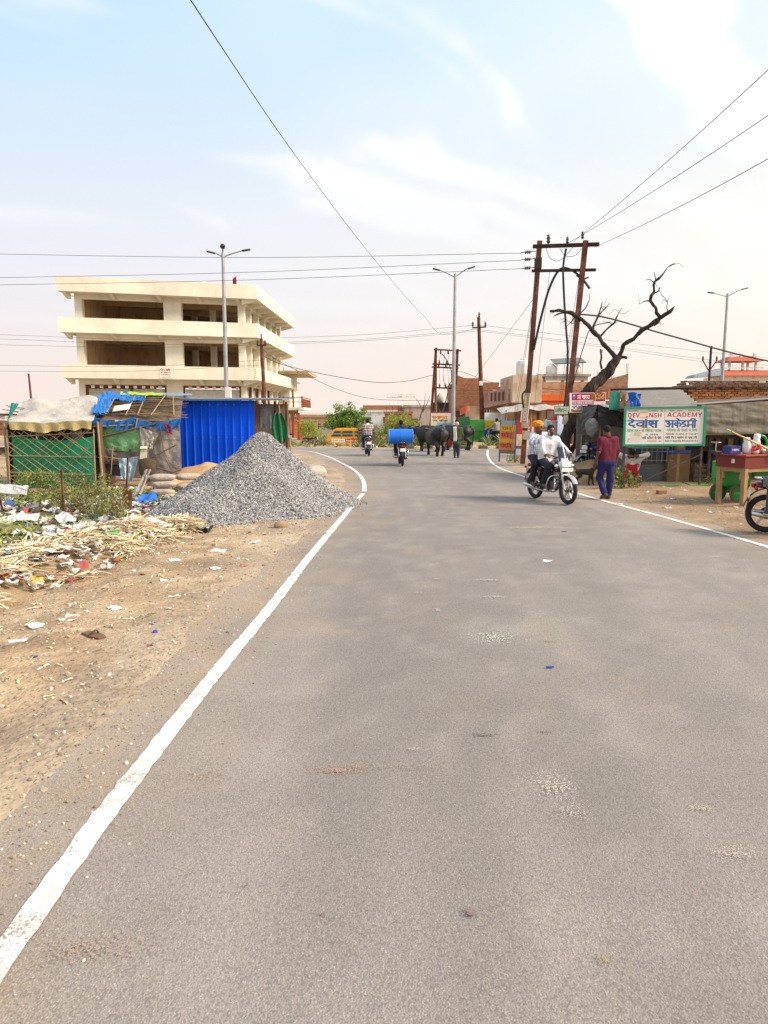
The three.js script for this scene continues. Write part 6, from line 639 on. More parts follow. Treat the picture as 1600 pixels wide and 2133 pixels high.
{
  const t = thing('dead_tree', 'bare dead tree with broken forked limbs leaning past the poles', 'tree'), bark = mat([0.075, 0.048, 0.034], { map: T.bark, mr: 1.2, bump: T.bark, br: 1.2, bs: 0.04, roughness: 1 });
  const limb = (name, pts, r, n = 9) => { if (name !== 'trunk') r = r.map((q) => q * 0.68); const K = []; pts.forEach((p, i) => { K.push(p); if (i < pts.length - 1 && name !== 'twig') { const q = pts[i + 1], L = Math.hypot(...sub3(q, p)) * 0.13; K.push(add3(lerp3(p, q, rr(0.35, 0.65)), [rr(-L, L), rr(-L, L), rr(-L, L)])); } }); const g = tb(K, r, n, (K.length - 1) * 5, true, true), p = g.attributes.position, q = g.attributes.normal; for (let i = 0; i < p.count; i++) { const k = (fbm(p.getX(i) * 8, p.getY(i) * 5, p.getZ(i) * 8, 3) - 0.5) * 0.14 * Math.min(1, r[0] * 6); p.setXYZ(i, p.getX(i) + q.getX(i) * k, p.getY(i) + q.getY(i) * k, p.getZ(i) + q.getZ(i) * k); } g.computeVertexNormals(); return mk(name, g, bark, t); };
  limb('trunk', [[5.72, -0.1, -23.4], [5.85, 0.44, -23.4], [6.1, 1.68, -23.5], [6.45, 2.5, -23.5], [6.8, 2.95, -23.5], [7.2, 3.3, -23.5], [7.5, 3.78, -23.5]], [0.26, 0.19, 0.17, 0.2, 0.19, 0.17, 0.13], 12); limb('second_stem', [[5.95, -0.1, -23.7], [6.05, 0.6, -23.7], [6.28, 1.5, -23.65], [6.45, 2.3, -23.6]], [0.18, 0.14, 0.12, 0.1]);
  const L = limb('limb', [[7.45, 3.6, -23.5], [7.2, 4.0, -23.55], [6.89, 4.42, -23.65], [6.5, 4.85, -23.75], [6.17, 5.1, -23.85], [5.87, 5.22, -23.9], [5.36, 5.25, -23.95]], [0.13, 0.1, 0.1, 0.1, 0.1, 0.085, 0.05]), Rr = limb('limb', [[7.47, 3.65, -23.5], [7.62, 4.15, -23.4], [8.1, 4.57, -23.2], [8.5, 4.85, -23.05], [8.75, 5.03, -22.95], [8.97, 5.25, -22.85]], [0.12, 0.1, 0.095, 0.1, 0.09, 0.03]);
  limb('limb', [[8.58, 4.95, -23.0], [8.45, 5.2, -23.0], [8.26, 5.43, -23.0], [8.36, 5.7, -23.0], [8.36, 6.0, -23.0], [8.6, 6.22, -23.0], [8.96, 6.56, -22.95]], [0.09, 0.08, 0.075, 0.06, 0.055, 0.045, 0.015]);
  for (const [pts, r] of [[[[6.72, 4.62, -23.7], [6.86, 5.05, -23.7], [6.98, 5.5, -23.7]], [0.05, 0.045, 0.02]], [[[6.9, 5.1, -23.7], [7.05, 5.28, -23.7], [7.2, 5.48, -23.65]], [0.035, 0.03, 0.012]], [[[6.92, 4.4, -23.65], [7.25, 4.75, -23.6], [7.42, 5.0, -23.6], [7.56, 5.3, -23.55]], [0.05, 0.04, 0.035, 0.012]], [[[7.0, 3.4, -23.55], [6.97, 3.7, -23.55], [6.95, 4.02, -23.6]], [0.05, 0.045, 0.03]], [[[8.32, 6.0, -23], [8.2, 6.08, -23], [8.06, 6.06, -23]], [0.025, 0.018, 0.01]], [[[8.4, 6.05, -23], [8.34, 6.3, -23]], [0.035, 0.012]], [[[8.28, 5.42, -23], [8.02, 5.4, -23]], [0.04, 0.01]], [[[8.35, 5.65, -23], [8.52, 5.83, -22.95]], [0.04, 0.012]], [[[8.8, 5.1, -22.95], [8.78, 5.4, -22.95], [8.7, 5.5, -22.95], [8.48, 5.78, -22.95]], [0.022, 0.016, 0.014, 0.006]], [[[8.6, 4.9, -23], [8.42, 4.68, -23]], [0.05, 0.01]], [[[6.4, 4.95, -23.8], [6.2, 4.92, -23.8], [6.05, 4.95, -23.8]], [0.03, 0.02, 0.01]], [[[6.15, 5.05, -23.85], [5.85, 4.7, -23.9]], [0.03, 0.008]], [[[5.9, 5.2, -23.9], [5.45, 5.08, -23.95]], [0.05, 0.015]], [[[6.2, 5.05, -23.8], [6.6, 5.6, -23.85], [6.65, 5.85, -23.9]], [0.03, 0.022, 0.01]], [[[7.5, 3.75, -23.5], [7.75, 3.72, -23.4]], [0.1, 0.06]]]) limb('branch', pts, r, 7);
  for (const [x, y, z, n] of [[6.95, 5.35, -23.7, 3], [7.5, 5.15, -23.6, 4], [8.3, 5.9, -23, 3], [8.75, 5.4, -22.95, 3], [5.9, 5.0, -23.9, 5], [6.1, 4.85, -23.85, 4], [8.9, 6.5, -22.95, 2], [8.05, 5.42, -23, 2], [7.3, 4.8, -23.6, 3], [8.6, 4.8, -23, 3], [7.0, 4.0, -23.6, 2], [5.45, 5.2, -23.95, 4]]) for (let i = 0; i < n; i += 2) { const a = rr(0, 6.28), L = rr(0.12, 0.38); limb('twig', [[x, y, z], [x + Math.cos(a) * L * 0.5 + rr(-0.04, 0.04), y + rr(-0.1, 0.16), z + rr(-0.08, 0.08)], [x + Math.cos(a) * L, y + Math.sin(a) * L * 0.7 + 0.03, z + rr(-0.12, 0.12)]], [0.014, 0.01, 0.004], 5); }
  const tw = thing('dry_sapling', 'thin leafless sapling beside the far twin pole', 'tree', [4.6, 0, -56]); const sap = (a) => mk('branch', tb(...a), M.stick, tw); mk('trunk', tb([[-0.9, 0, 0], [-0.3, 1.6, 0], [0.2, 3.2, 0], [0.4, 4.4, 0]], [0.06, 0.05, 0.04, 0.02]), M.stick, tw); sap([[[0.3, 3.9, 0], [0.0, 4.5, 0], [-0.1, 5.0, 0]], [0.03, 0.02, 0.01]]); sap([[[0.35, 4.2, 0], [0.8, 4.8, 0]], [0.03, 0.01]]); sap([[[-0.2, 2.0, 0], [-0.5, 2.8, 0]], [0.03, 0.01]]);
  const t3 = thing('dry_sapling', 'pale leafless sapling by the grey plastered far house', 'tree', [3.4, -0.4, -62]); mk('trunk', tb([[-0.9, 0, 0], [-0.3, 2.2, 0], [0, 3.2, 0]], [0.07, 0.05, 0.03]), M.stick, t3); for (const [x, y] of [[0.5, 4.0], [-0.7, 3.8], [0.1, 4.2]]) mk('branch', tb([[-0.1, 2.6, 0], [x * 0.6, 3.4, 0], [x, y, 0]], [0.04, 0.025, 0.01]), M.stick, t3);
}
{ // overhead wires
  const wire = (label, pts, r = 0.009) => { const o = thing('overhead_wire', label, 'wire', [0, 0, 0], 0, 'overhead wires'); mk('strand', tb(pts, r, 5, 40), M.wire, o); };
  for (const [a, m, e] of [[[5.2, 8.0, -28.3], [-5, 8.2, -30], [-33, 9.6, -34.5]], [[5.2, 7.74, -28.3], [-5, 7.64, -30], [-33, 8.0, -34.5]], [[5.2, 7.43, -28.3], [-5, 7.34, -30], [-33, 7.7, -34.5]]]) wire((a[1] > 7.9 ? 'topmost' : a[1] > 7.6 ? 'middle' : 'lowest') + ' of three level wires running from the twin pole past the cream block', [a, m, [-16.45, mixn(m[1], e[1], 0.4), -32], e], 0.009);
  for (const [a, b, k] of [[[6.96, 8.24, -27.5], [5.97, 7.23, -12], 2], [[6.72, 8.17, -27.6], [6.01, 6.56, -12], 2], [[7.61, 7.94, -27.1], [6.06, 5.92, -12], 2]]) { const e = add3(b, sub3(b, a), 0.9); wire((a[1] > 8.2 ? 'steepest' : a[1] > 8 ? 'middle' : 'lowest') + ' of three wires rising from the top cross bar of the twin pole', [a, lerp3(a, b, 0.5).map((q, i) => (i === 1 ? q - 0.06 : q)), b, [e[0], e[1] + 0.5, e[2]]], 0.007); }
  wire('long dark wire slanting down the sky to the far single pole', [[-1.6, 5.4, 2], [-1.98, 6.12, -8], [-1.93, 7.6, -17], [-0.39, 8.13, -30], [2.18, 7.6, -42], [4.4, 7.35, -50], [6.3, 7.8, -50.2]].map((p, i) => (i === 0 ? [-2.0, 4.6, 2] : p)), 0.007);
  for (const [y, z, dy, w] of [[6.9, -48, 7.35, 'topmost'], [6.6, -48, 7.07, 'middle'], [6.5, -48, 6.68, 'lowest']]) { wire(w + ' of three wires from the short pole across the cream block', [[-8, y, z], [-16, y + (dy - y) * 0.35 - 0.15, -49], [-26, dy, -50], [-44, dy + 0.6, -52]]); wire(w + ' of three wires between the short pole and far single pole', [[-8, y, z], [-1.3, y + 0.35, -49], [6.35, 8.0 - (6.9 - y), -50]]); wire(w + ' of three wires from the far single pole over the shops', [[6.4, 8.0 - (6.9 - y), -50], [15, 7.0 - (6.9 - y) * 1.2, -50], [26, 5.9 - (6.9 - y) * 1.8, -50.5], [40, 5.2, -51]]); }
  for (const [y, e] of [[5.5, 5.3], [5.2, 4.92]]) wire((y > 5.4 ? 'upper' : 'lower') + ' slack wire strung low across the face of the cream block', [[-7.9, y, -47.9], [-16, y - 0.35, -48.6], [-26, e, -50], [-44, e + 0.4, -52]]);
  wire('sagging wire between the thin pole and the far twin pole', [[-7.95, 5.8, -48], [-6.87, 5.34, -50], [-1.37, 4.34, -52], [1.5, 4.5, -56], [4.05, 5.22, -60]], 0.02); wire('lowest sagging wire running to the far twin pole', [[-7.95, 6.2, -48], [-7.0, 5.5, -52], [-1.58, 3.39, -60], [3.95, 3.1, -60]], 0.016);
  wire('thick twisted cable drooping from the twin pole over the brick house', [[7.1, 5.6, -27.15], [7.97, 5.48, -27], [10.55, 4.79, -27], [14.13, 3.9, -27], [22, 2.9, -27]], 0.03); wire('curled cable end arching beside the dead tree', [[7.0, 3.0, -27.1], [7.35, 4.4, -27.1], [7.6, 5.1, -27], [8.3, 5.3, -27]], 0.018); wire('dark wire sagging from the far twin pole to the corner house', [[6.0, 5.5, -60], [6.3, 5.4, -59], [8.0, 4.2, -52], [11, 3.6, -47.5], [16, 3.5, -46]], 0.016);
}
// ---------- motorcycles, drum, van ----------
const spokeG = ready([0, 1, 2, 3, 4].map((k) => xf(hexa([[-0.03, 0.03, 0.012], [0.03, 0.03, 0.012], [0.03, 0.03, -0.012], [-0.03, 0.03, -0.012], [-0.014, 0.235, 0.01], [0.014, 0.235, 0.01], [0.014, 0.235, -0.01], [-0.014, 0.235, -0.01]]), [0, 0, 0], [0, 0, k * PI * 0.4])).map((g) => g.rotateY(PI / 2)));
const tyreG = ready(new THREE.TorusGeometry(0.265, 0.047, 12, 40).rotateY(PI / 2)), rimG = ready([new THREE.TorusGeometry(0.232, 0.014, 8, 40).rotateY(PI / 2), new THREE.CylinderGeometry(0.235, 0.235, 0.05, 40, 1, true).rotateZ(PI / 2)]), hubG = ready([cy([-0.06, 0, 0], [0.06, 0, 0], 0.045, 0.045, 14), cy([0.03, 0, 0], [0.038, 0, 0], 0.1, 0.1, 20)]);
const tankG = ready(nets(smin([ell([0, 0.86, 0.2], [0.125, 0.1, 0.2]), ell([0, 0.8, 0.02], [0.1, 0.08, 0.16])], 0.06), [-0.2, 0.65, -0.2], [0.2, 1.02, 0.46], 0.018)), seatG = ready(nets((x, y, z) => { const h = 0.79 + 0.05 * ss(-0.25, -0.5, z); const q = Math.pow(Math.pow(Math.abs(x / (0.12 + 0.03 * ss(0, -0.4, z))), 3) + Math.pow(Math.abs((y - h) / 0.055), 3) + Math.pow(Math.abs((z + 0.33) / 0.38), 6), 1 / 3) - 1; return q * 0.055; }, [-0.2, 0.68, -0.76], [0.2, 0.94, 0.1], 0.02));
const chrome = mat([0.62, 0.62, 0.63], { metalness: 1, roughness: 0.2 }), alloy = mat([0.5, 0.49, 0.47], { metalness: 0.5, roughness: 0.4 }), engineM = mat([0.12, 0.12, 0.125], { metalness: 0.5, roughness: 0.5, map: T.mottle, mr: 5 }), redLens = mat([0.35, 0.008, 0.008], { roughness: 0.2 }), amber = mat([0.7, 0.3, 0.05], { roughness: 0.25 }), plateM = canvasMat(128, 48, (x, w, h) => { x.fillStyle = '#f2f1ec'; x.fillRect(0, 0, w, h); for (let i = 0; i < 7; i++) { x.fillStyle = '#55545a'; x.fillRect(14 + i * 15, 16 + (i % 2) * 2, 8, 16); } });
function motorcycle(label, p, ry, o = {}) {
  const m = thing('motorcycle', label, 'motorcycle', p, ry, o.group), body = mat(o.body ?? [0.012, 0.012, 0.014], { clearcoat: 0.8, roughness: 0.35 }), fair = mat(o.fair ?? [0.02, 0.02, 0.022], { clearcoat: 0.6, roughness: 0.35 }), guard = mat(o.fender ?? [0.3, 0.3, 0.31], { roughness: 0.4, metalness: 0.3 });
  for (const [n, z] of [['front_wheel', 0.64], ['rear_wheel', -0.64]]) { const w = mk(n, tyreG, M.rubber, m); w.position.set(0, 0.312, z); mk('rim', rimG, alloy, w); mk('spokes', spokeG, alloy, w); mk('hub', hubG, engineM, w); }
  const st = new THREE.Group(); st.name = 'front_end'; m.add(st);
  for (const x of [-0.085, 0.085]) { mk('fork_leg', [cy([x, 0.31, 0.64], [x, 0.62, 0.53], 0.026, 0.028, 10), cy([x, 0.6, 0.535], [x, 0.98, 0.4], 0.018, 0.018, 10)], o.dark ? engineM : alloy, st); }
  mk('front_fender', sheet((u, v) => { const a = PI * (0.22 + 0.62 * u), r = 0.335; return [(v - 0.5) * 0.13, 0.312 + Math.sin(a) * (r - 0.02 * Math.pow(v * 2 - 1, 2)), 0.64 - Math.cos(a) * (r - 0.03 * Math.pow(v * 2 - 1, 2))]; }, 18, 6, 0.006), guard, st);
  mk('handlebar', tb([[-0.36, 1.03, 0.24], [-0.26, 1.05, 0.31], [-0.12, 1.0, 0.38], [0.12, 1.0, 0.38], [0.26, 1.05, 0.31], [0.36, 1.03, 0.24]], 0.013, 8, 24), M.black, st); for (const s of [-1, 1]) { mk('grip', cy([s * 0.27, 1.045, 0.3], [s * 0.37, 1.03, 0.235], 0.018), M.rubber, st); mk('turn_signal', [sp(0.045, 0.03, 0.035, s * 0.2, 0.83, 0.47), cy([s * 0.1, 0.84, 0.44], [s * 0.18, 0.83, 0.46], 0.01)], o.fair ? M.white : amber, st); if (o.mirrors !== false) mk('mirror', [cy([s * 0.28, 1.05, 0.31], [s * 0.36, 1.2, 0.28], 0.006), xf(sp(0.055, 0.04, 0.012), [s * 0.37, 1.22, 0.28])], M.black, st); }
  mk('headlight_cowl', nets(smin([ell([0, 0.86, 0.46], [0.13, 0.11, 0.1]), ell([0, 0.97, 0.42], [0.12, 0.08, 0.07])], 0.05), [-0.2, 0.7, 0.3], [0.2, 1.1, 0.62], 0.016), fair, st); mk('headlight', ext([[-0.1, -0.05], [0.1, -0.05], [0.115, 0.05], [0, 0.075], [-0.115, 0.05]], 0.03, 0.008), mat([0.75, 0.76, 0.78], { roughness: 0.12 }), st).position.set(0, 0.86, 0.548);
  if (o.visor) mk('visor', sheet((u, v) => { const a = (u - 0.5) * 1.9; return [Math.sin(a) * (0.16 - 0.03 * v), 0.93 + v * 0.3 - 0.03 * Math.abs(u - 0.5), 0.38 + Math.cos(a) * 0.14 - v * 0.13]; }, 14, 6, 0.004), mat([0.03, 0.05, 0.09], { roughness: 0.12 }), st);
  mk('front_plate', bx(0.28, 0.075, 0.006, 0, 0.745, 0.6), M.white, st); mk('plate_print', [xf(new THREE.PlaneGeometry(0.27, 0.07), [0, 0.745, 0.605])], plateM, st, true);
  mk('tank', tankG, body, m); mk('tank_badge', [sp(0.012, 0.035, 0.075, 0.122, 0.87, 0.22), sp(0.012, 0.035, 0.075, -0.122, 0.87, 0.22)], alloy, m); mk('seat', seatG, M.black, m);
  mk('frame', [tb([[0, 0.92, 0.4], [0, 0.55, 0.33], [0, 0.27, 0.2], [0, 0.25, -0.12], [0, 0.5, -0.22], [0, 0.72, -0.26]], 0.022, 7, 24), tb([[0.1, 0.74, -0.1], [0.12, 0.76, -0.4], [0.09, 0.8, -0.8]], 0.014), tb([[-0.1, 0.74, -0.1], [-0.12, 0.76, -0.4], [-0.09, 0.8, -0.8]], 0.014)], M.black, m);
  mk('engine', [rb(0.22, 0.22, 0.3, 0.04, 0, 0.38, 0.02), rb(0.26, 0.16, 0.18, 0.05, 0, 0.36, -0.08), ...[0, 1, 2, 3, 4].map((k) => rb(0.19, 0.014, 0.18, 0.005, 0, 0.5 + k * 0.03, 0.14, 0, -0.3)), cy([0, 0.48, 0.1], [0, 0.66, 0.17], 0.065)], engineM, m); mk('side_cover', [ext([[-0.32, 0.52], [-0.08, 0.54], [-0.04, 0.72], [-0.38, 0.76]], 0.26, 0.02).rotateY(-PI / 2).translate(0, 0, 0)], body, m);
  mk('exhaust', [tb([[-0.07, 0.52, 0.22], [-0.1, 0.34, 0.28], [-0.12, 0.24, 0.12], [-0.14, 0.24, -0.2]], 0.02, 8, 20), tb([[-0.14, 0.24, -0.2], [-0.15, 0.26, -0.34], [-0.16, 0.31, -0.72], [-0.165, 0.325, -0.86]], [0.03, 0.046, 0.05, 0.04], 12, 16)], chrome, m); mk('heat_shield', tb([[-0.19, 0.29, -0.36], [-0.2, 0.33, -0.7]], [0.028, 0.03], 8), chrome, m);
  mk('swing_arm', [bar([0.1, 0.33, -0.1], [0.09, 0.312, -0.66], 0.03, 0.05), bar([-0.1, 0.33, -0.1], [-0.09, 0.312, -0.66], 0.03, 0.05), rb(0.03, 0.14, 0.62, 0.012, 0.12, 0.33, -0.34)], M.black, m); for (const s of [-1, 1]) { mk('shock_absorber', cy([s * 0.12, 0.35, -0.58], [s * 0.13, 0.72, -0.46], 0.028, 0.028, 10), chrome, m); mk('foot_peg', cy([s * 0.1, 0.3, -0.02], [s * 0.27, 0.3, -0.02], 0.016), M.rubber, m); mk('rear_peg', cy([s * 0.12, 0.38, -0.36], [s * 0.25, 0.38, -0.36], 0.014), M.rubber, m); if (o.guard !== false) mk('leg_guard', tb([[s * 0.06, 0.62, 0.36], [s * 0.24, 0.6, 0.36], [s * 0.3, 0.54, 0.34], [s * 0.3, 0.34, 0.26], [s * 0.22, 0.26, 0.22], [s * 0.04, 0.26, 0.2]], 0.014, 8, 28), chrome, m); }
  mk('rear_fender', sheet((u, v) => { const a = PI * (0.42 + 0.5 * u), r = 0.345; return [(v - 0.5) * 0.16, 0.32 + Math.sin(a) * r + 0.06 * (1 - u), -0.66 + Math.cos(a) * r * 0.95]; }, 14, 5, 0.008), M.black, m); mk('tail_cowl', nets(smin([ell([0, 0.78, -0.74], [0.1, 0.06, 0.12])], 0.02), [-0.15, 0.68, -0.9], [0.15, 0.88, -0.58], 0.018), body, m); mk('tail_light', rb(0.15, 0.07, 0.05, 0.015, 0, 0.765, -0.86), redLens, m); for (const s of [-1, 1]) mk('rear_signal', sp(0.035, 0.025, 0.03, s * 0.16, 0.72, -0.82), redLens, m);
  mk('rear_plate', bx(0.2, 0.13, 0.008, 0, 0.62, -0.9, 0, 0.2), M.white, m); mk('mud_flap', bx(0.17, 0.22, 0.01, 0, 0.46, -0.92, 0, 0.16), o.dark ? M.black : mat([0.4, 0.4, 0.4], { roughness: 0.5 }), m); mk('grab_rail', tb([[0.12, 0.84, -0.55], [0.13, 0.88, -0.75], [0, 0.89, -0.84], [-0.13, 0.88, -0.75], [-0.12, 0.84, -0.55]], 0.012, 6, 20), chrome, m);
  return m;
}
motorcycle('black motorcycle with white headlight cowl and tinted visor carrying two men', [3.73, 0.004, -16.0], 0.36, { fair: [0.72, 0.72, 0.72], visor: true, fender: [0.45, 0.45, 0.46], mirrors: false });
motorcycle('dark motorcycle carrying a blue drum across its seat', [0.66, 0.004, -28.0], PI + 0.06, { dark: true });
motorcycle('dark motorcycle ridden by a man in a checked shirt', [-0.8, 0.004, -34.9], PI + 0.12, { body: [0.02, 0.02, 0.05] });
motorcycle('parked dark motorcycle with grey side bag beside the red stall', [6.78, 0.02, -11.3], 1.15, { body: [0.25, 0.01, 0.015], dark: true });
motorcycle('motorcycle ridden by a figure in a pale hood behind the gravel', [-3.95, -0.02, -27.2], PI - 0.35, { dark: true });
motorcycle('small far motorcycle beside the blue painted wall', [6.95, 0.05, -45.2], PI + 0.5, { dark: true });
motorcycle('black motorcycle parked by the white entrance steps', [-6.6, -0.95, -66], 1.3, { dark: true });
motorcycle('motorcycle with a blue tank parked inside the black shelter', [6.7, 0.06, -22.6], -1.1, { body: [0.05, 0.12, 0.4], dark: true });
{
  const d = thing('blue_drum', 'blue plastic drum lying across the back of the motorcycle', 'drum', [0.63, 1.12, -27.42], 0.04), bm = mat([0.008, 0.16, 0.72], { roughness: 0.35 });
  mk('body', lathe([[0, -0.46], [0.27, -0.46], [0.285, -0.44], [0.275, -0.4], [0.283, -0.2], [0.285, -0.03], [0.292, -0.015], [0.292, 0.015], [0.285, 0.03], [0.283, 0.2], [0.275, 0.4], [0.285, 0.44], [0.27, 0.46], [0, 0.46]], 32).rotateZ(PI / 2), bm, d); for (const s of [-1, 1]) mk('rim', xf(new THREE.TorusGeometry(0.272, 0.02, 8, 32), [s * 0.445, 0, 0], [0, PI / 2, 0]), mat([0.05, 0.25, 0.75], { roughness: 0.3 }), d); mk('bung', cy([0.46, 0.16, 0], [0.485, 0.16, 0], 0.035), bm, d);
  const bg = thing('saddle_bag', 'dark grey saddle bag hung on the parked motorcycle', 'bag', [6.28, 0.38, -11.3], 1.15); mk('bag', rb(0.13, 0.42, 0.46, 0.04, -0.22, 0.22, 0.0), mat([0.05, 0.052, 0.06], { map: T.mottle, mr: 3, roughness: 0.8 }), bg); mk('flap', rb(0.05, 0.2, 0.42, 0.02, -0.29, 0.34, 0.0), mat([0.03, 0.032, 0.04], { roughness: 0.7 }), bg);
  const cv = thing('seat_cover', 'black sheet thrown over the seat of the parked motorcycle', 'cloth', [6.6, 0.0, -11.35], 1.15); mk('cloth', sheet((u, v) => { const x = (u - 0.5) * 0.62; return [x, 0.93 - 1.5 * x * x + fold(u * 4, v * 3) * 0.05, -0.55 + v * 0.75]; }, 20, 14, 0.008), clothMat([0.03, 0.032, 0.036]), cv);
}
{
  const v = thing('yellow_van', 'small yellow van with lettered stripe parked beyond the verge', 'van', [-3.15, -0.92, -62], PI), yel = mat([0.8, 0.36, 0.01], { clearcoat: 0.5, roughness: 0.4 }), glass = mat([0.06, 0.075, 0.06], { roughness: 0.1 });
  mk('body', ext([[-1.68, 0.34], [1.5, 0.34], [1.7, 0.5], [1.72, 0.78], [1.6, 0.95], [1.05, 1.62], [0.85, 1.72], [-1.5, 1.74], [-1.66, 1.62], [-1.7, 1.0]], 1.42, 0.06), yel, v); mk('windscreen', hexa([[1.58, 0.98, 0.6], [1.58, 0.98, -0.6], [1.5, 0.98, -0.6], [1.5, 0.98, 0.6], [1.08, 1.6, 0.56], [1.08, 1.6, -0.56], [1.0, 1.6, -0.56], [1.0, 1.6, 0.56]].map(([x, y, z]) => [x + 0.03, y, z])), glass, v);
  for (const s of [-1, 1]) { for (const [n, q] of [['cab_window', [[0.5, 1.08], [1.36, 1.08], [1.0, 1.55], [0.5, 1.55]]], ['side_window', [[-0.5, 1.08], [0.36, 1.08], [0.36, 1.55], [-0.5, 1.55]]], ['rear_side_window', [[-1.45, 1.08], [-0.68, 1.08], [-0.68, 1.55], [-1.45, 1.55]]]]) { const w = mk(n, ext(q, 0.03, 0.005), glass, v); w.position.z = s * 0.71; mk('window_bar', bx(0.8, 0.03, 0.03, (q[0][0] + q[1][0]) / 2 - 0.03, 1.3, s * 0.005), M.white, w); } mk('door_seam', [bx(0.02, 0.95, 0.012, 0.42, 1.1, s * 0.713), bx(0.02, 0.95, 0.012, -0.6, 1.1, s * 0.713)], M.black, v); mk('stripe', bx(2.9, 0.22, 0.012, -0.1, 0.72, s * 0.712), mat([0.5, 0.05, 0.06]), v); for (const [x, y] of [[0.48, 0.95], [-0.5, 0.95]]) mk('door_handle', bx(0.14, 0.03, 0.02, x, y, s * 0.72), M.black, v); mk('headlight', sp(0.04, 0.1, 0.1, 1.7, 0.72, s * 0.5), M.white, v); mk('tail_light', bx(0.03, 0.25, 0.12, -1.7, 0.9, s * 0.6), redLens, v); for (const x of [-1.05, 1.1]) { const w = mk('wheel', cy([x, 0.27, s * 0.52], [x, 0.27, s * 0.7], 0.27, 0.27, 20), M.rubber, v); mk('rim', cy([x, 0.27, s * 0.7], [x, 0.27, s * 0.71], 0.16, 0.16, 14), alloy, w); } }
  mk('stripe_lettering', [xf(new THREE.PlaneGeometry(2.8, 0.3), [-0.1, 0.74, -0.722], [0, PI, 0])], canvasMat(512, 64, (x, w, h) => { x.fillStyle = '#b5283a'; x.fillRect(0, 0, w, h); x.fillStyle = '#f2ece2'; x.fillRect(0, 0, 210, h); put(x, 'Path Pan', 14, 48, 180, 46, '#b5283a'); for (let i = 0; i < 14; i++) { x.fillStyle = '#f0d8d2'; x.fillRect(226 + i * 20, 18 + (i % 3) * 3, 13, 26); } }), v, true); mk('bumper', rb(0.1, 0.14, 1.44, 0.03, 1.72, 0.42, 0), M.white, v); mk('roof_rail', bar([-1.4, 1.78, 0.5], [0.7, 1.78, 0.5], 0.03, 0.03), M.black, v);
}
// ---------- people and animals ----------
const nrm = (a) => { const l = Math.hypot(...a) || 1; return [a[0] / l, a[1] / l, a[2] / l]; }, crs = (a, b) => [a[1] * b[2] - a[2] * b[1], a[2] * b[0] - a[0] * b[2], a[0] * b[1] - a[1] * b[0]], dot3 = (a, b) => a[0] * b[0] + a[1] * b[1] + a[2] * b[2];
const bounds = (pts, m) => [[0, 1, 2].map((i) => Math.min(...pts.map((p) => p[i])) - m), [0, 1, 2].map((i) => Math.max(...pts.map((p) => p[i])) + m)];
function handGeo(w, d, pn, side, curl) {                       // wrist, direction of the fingers, palm normal (where the fingers close to), +1/-1 thumb side
  d = nrm(d); pn = nrm(sub3(pn, d.map((q) => q * dot3(pn, d)))); const s = crs(d, pn).map((q) => q * side), at = (a, b, c) => add3(add3(add3(w, d, a), s, b), pn, c), L = [];
  for (const b of [-0.024, -0.008, 0.008, 0.024]) L.push(cap(at(0.01, b * 0.7, 0), at(0.085, b * 1.15, 0), 0.017, 0.014));
  const fing = (p, dir, lens, r, c) => { let q = p, v = dir; for (let i = 0; i < lens.length; i++) { const a = c * (i ? 1 : 0.7); v = nrm(add3(v.map((e) => e * Math.cos(a)), pn, Math.sin(a))); const e = add3(q, v, lens[i]); L.push(cap(q, e, r * (1 - i * 0.08), r * (0.92 - i * 0.1))); q = e; } };
  [[0.026, 0.9], [0.009, 1], [-0.009, 0.94], [-0.026, 0.75]].forEach(([b, k]) => fing(at(0.088, b * 1.15, 0), d, [0.042 * k, 0.028 * k, 0.022 * k], 0.0098, curl)); fing(at(0.025, 0.03, 0.004), nrm(add3(add3(d, s, 0.9), pn, 0.25)), [0.04, 0.03], 0.0115, curl * 0.5);
  const [lo, hi] = bounds([w, at(0.2, 0, 0), at(0.1, 0.07, 0.1), at(0.1, -0.06, -0.03)], 0.035); return nets(smin(L, 0.008), lo, hi, 0.006);
}
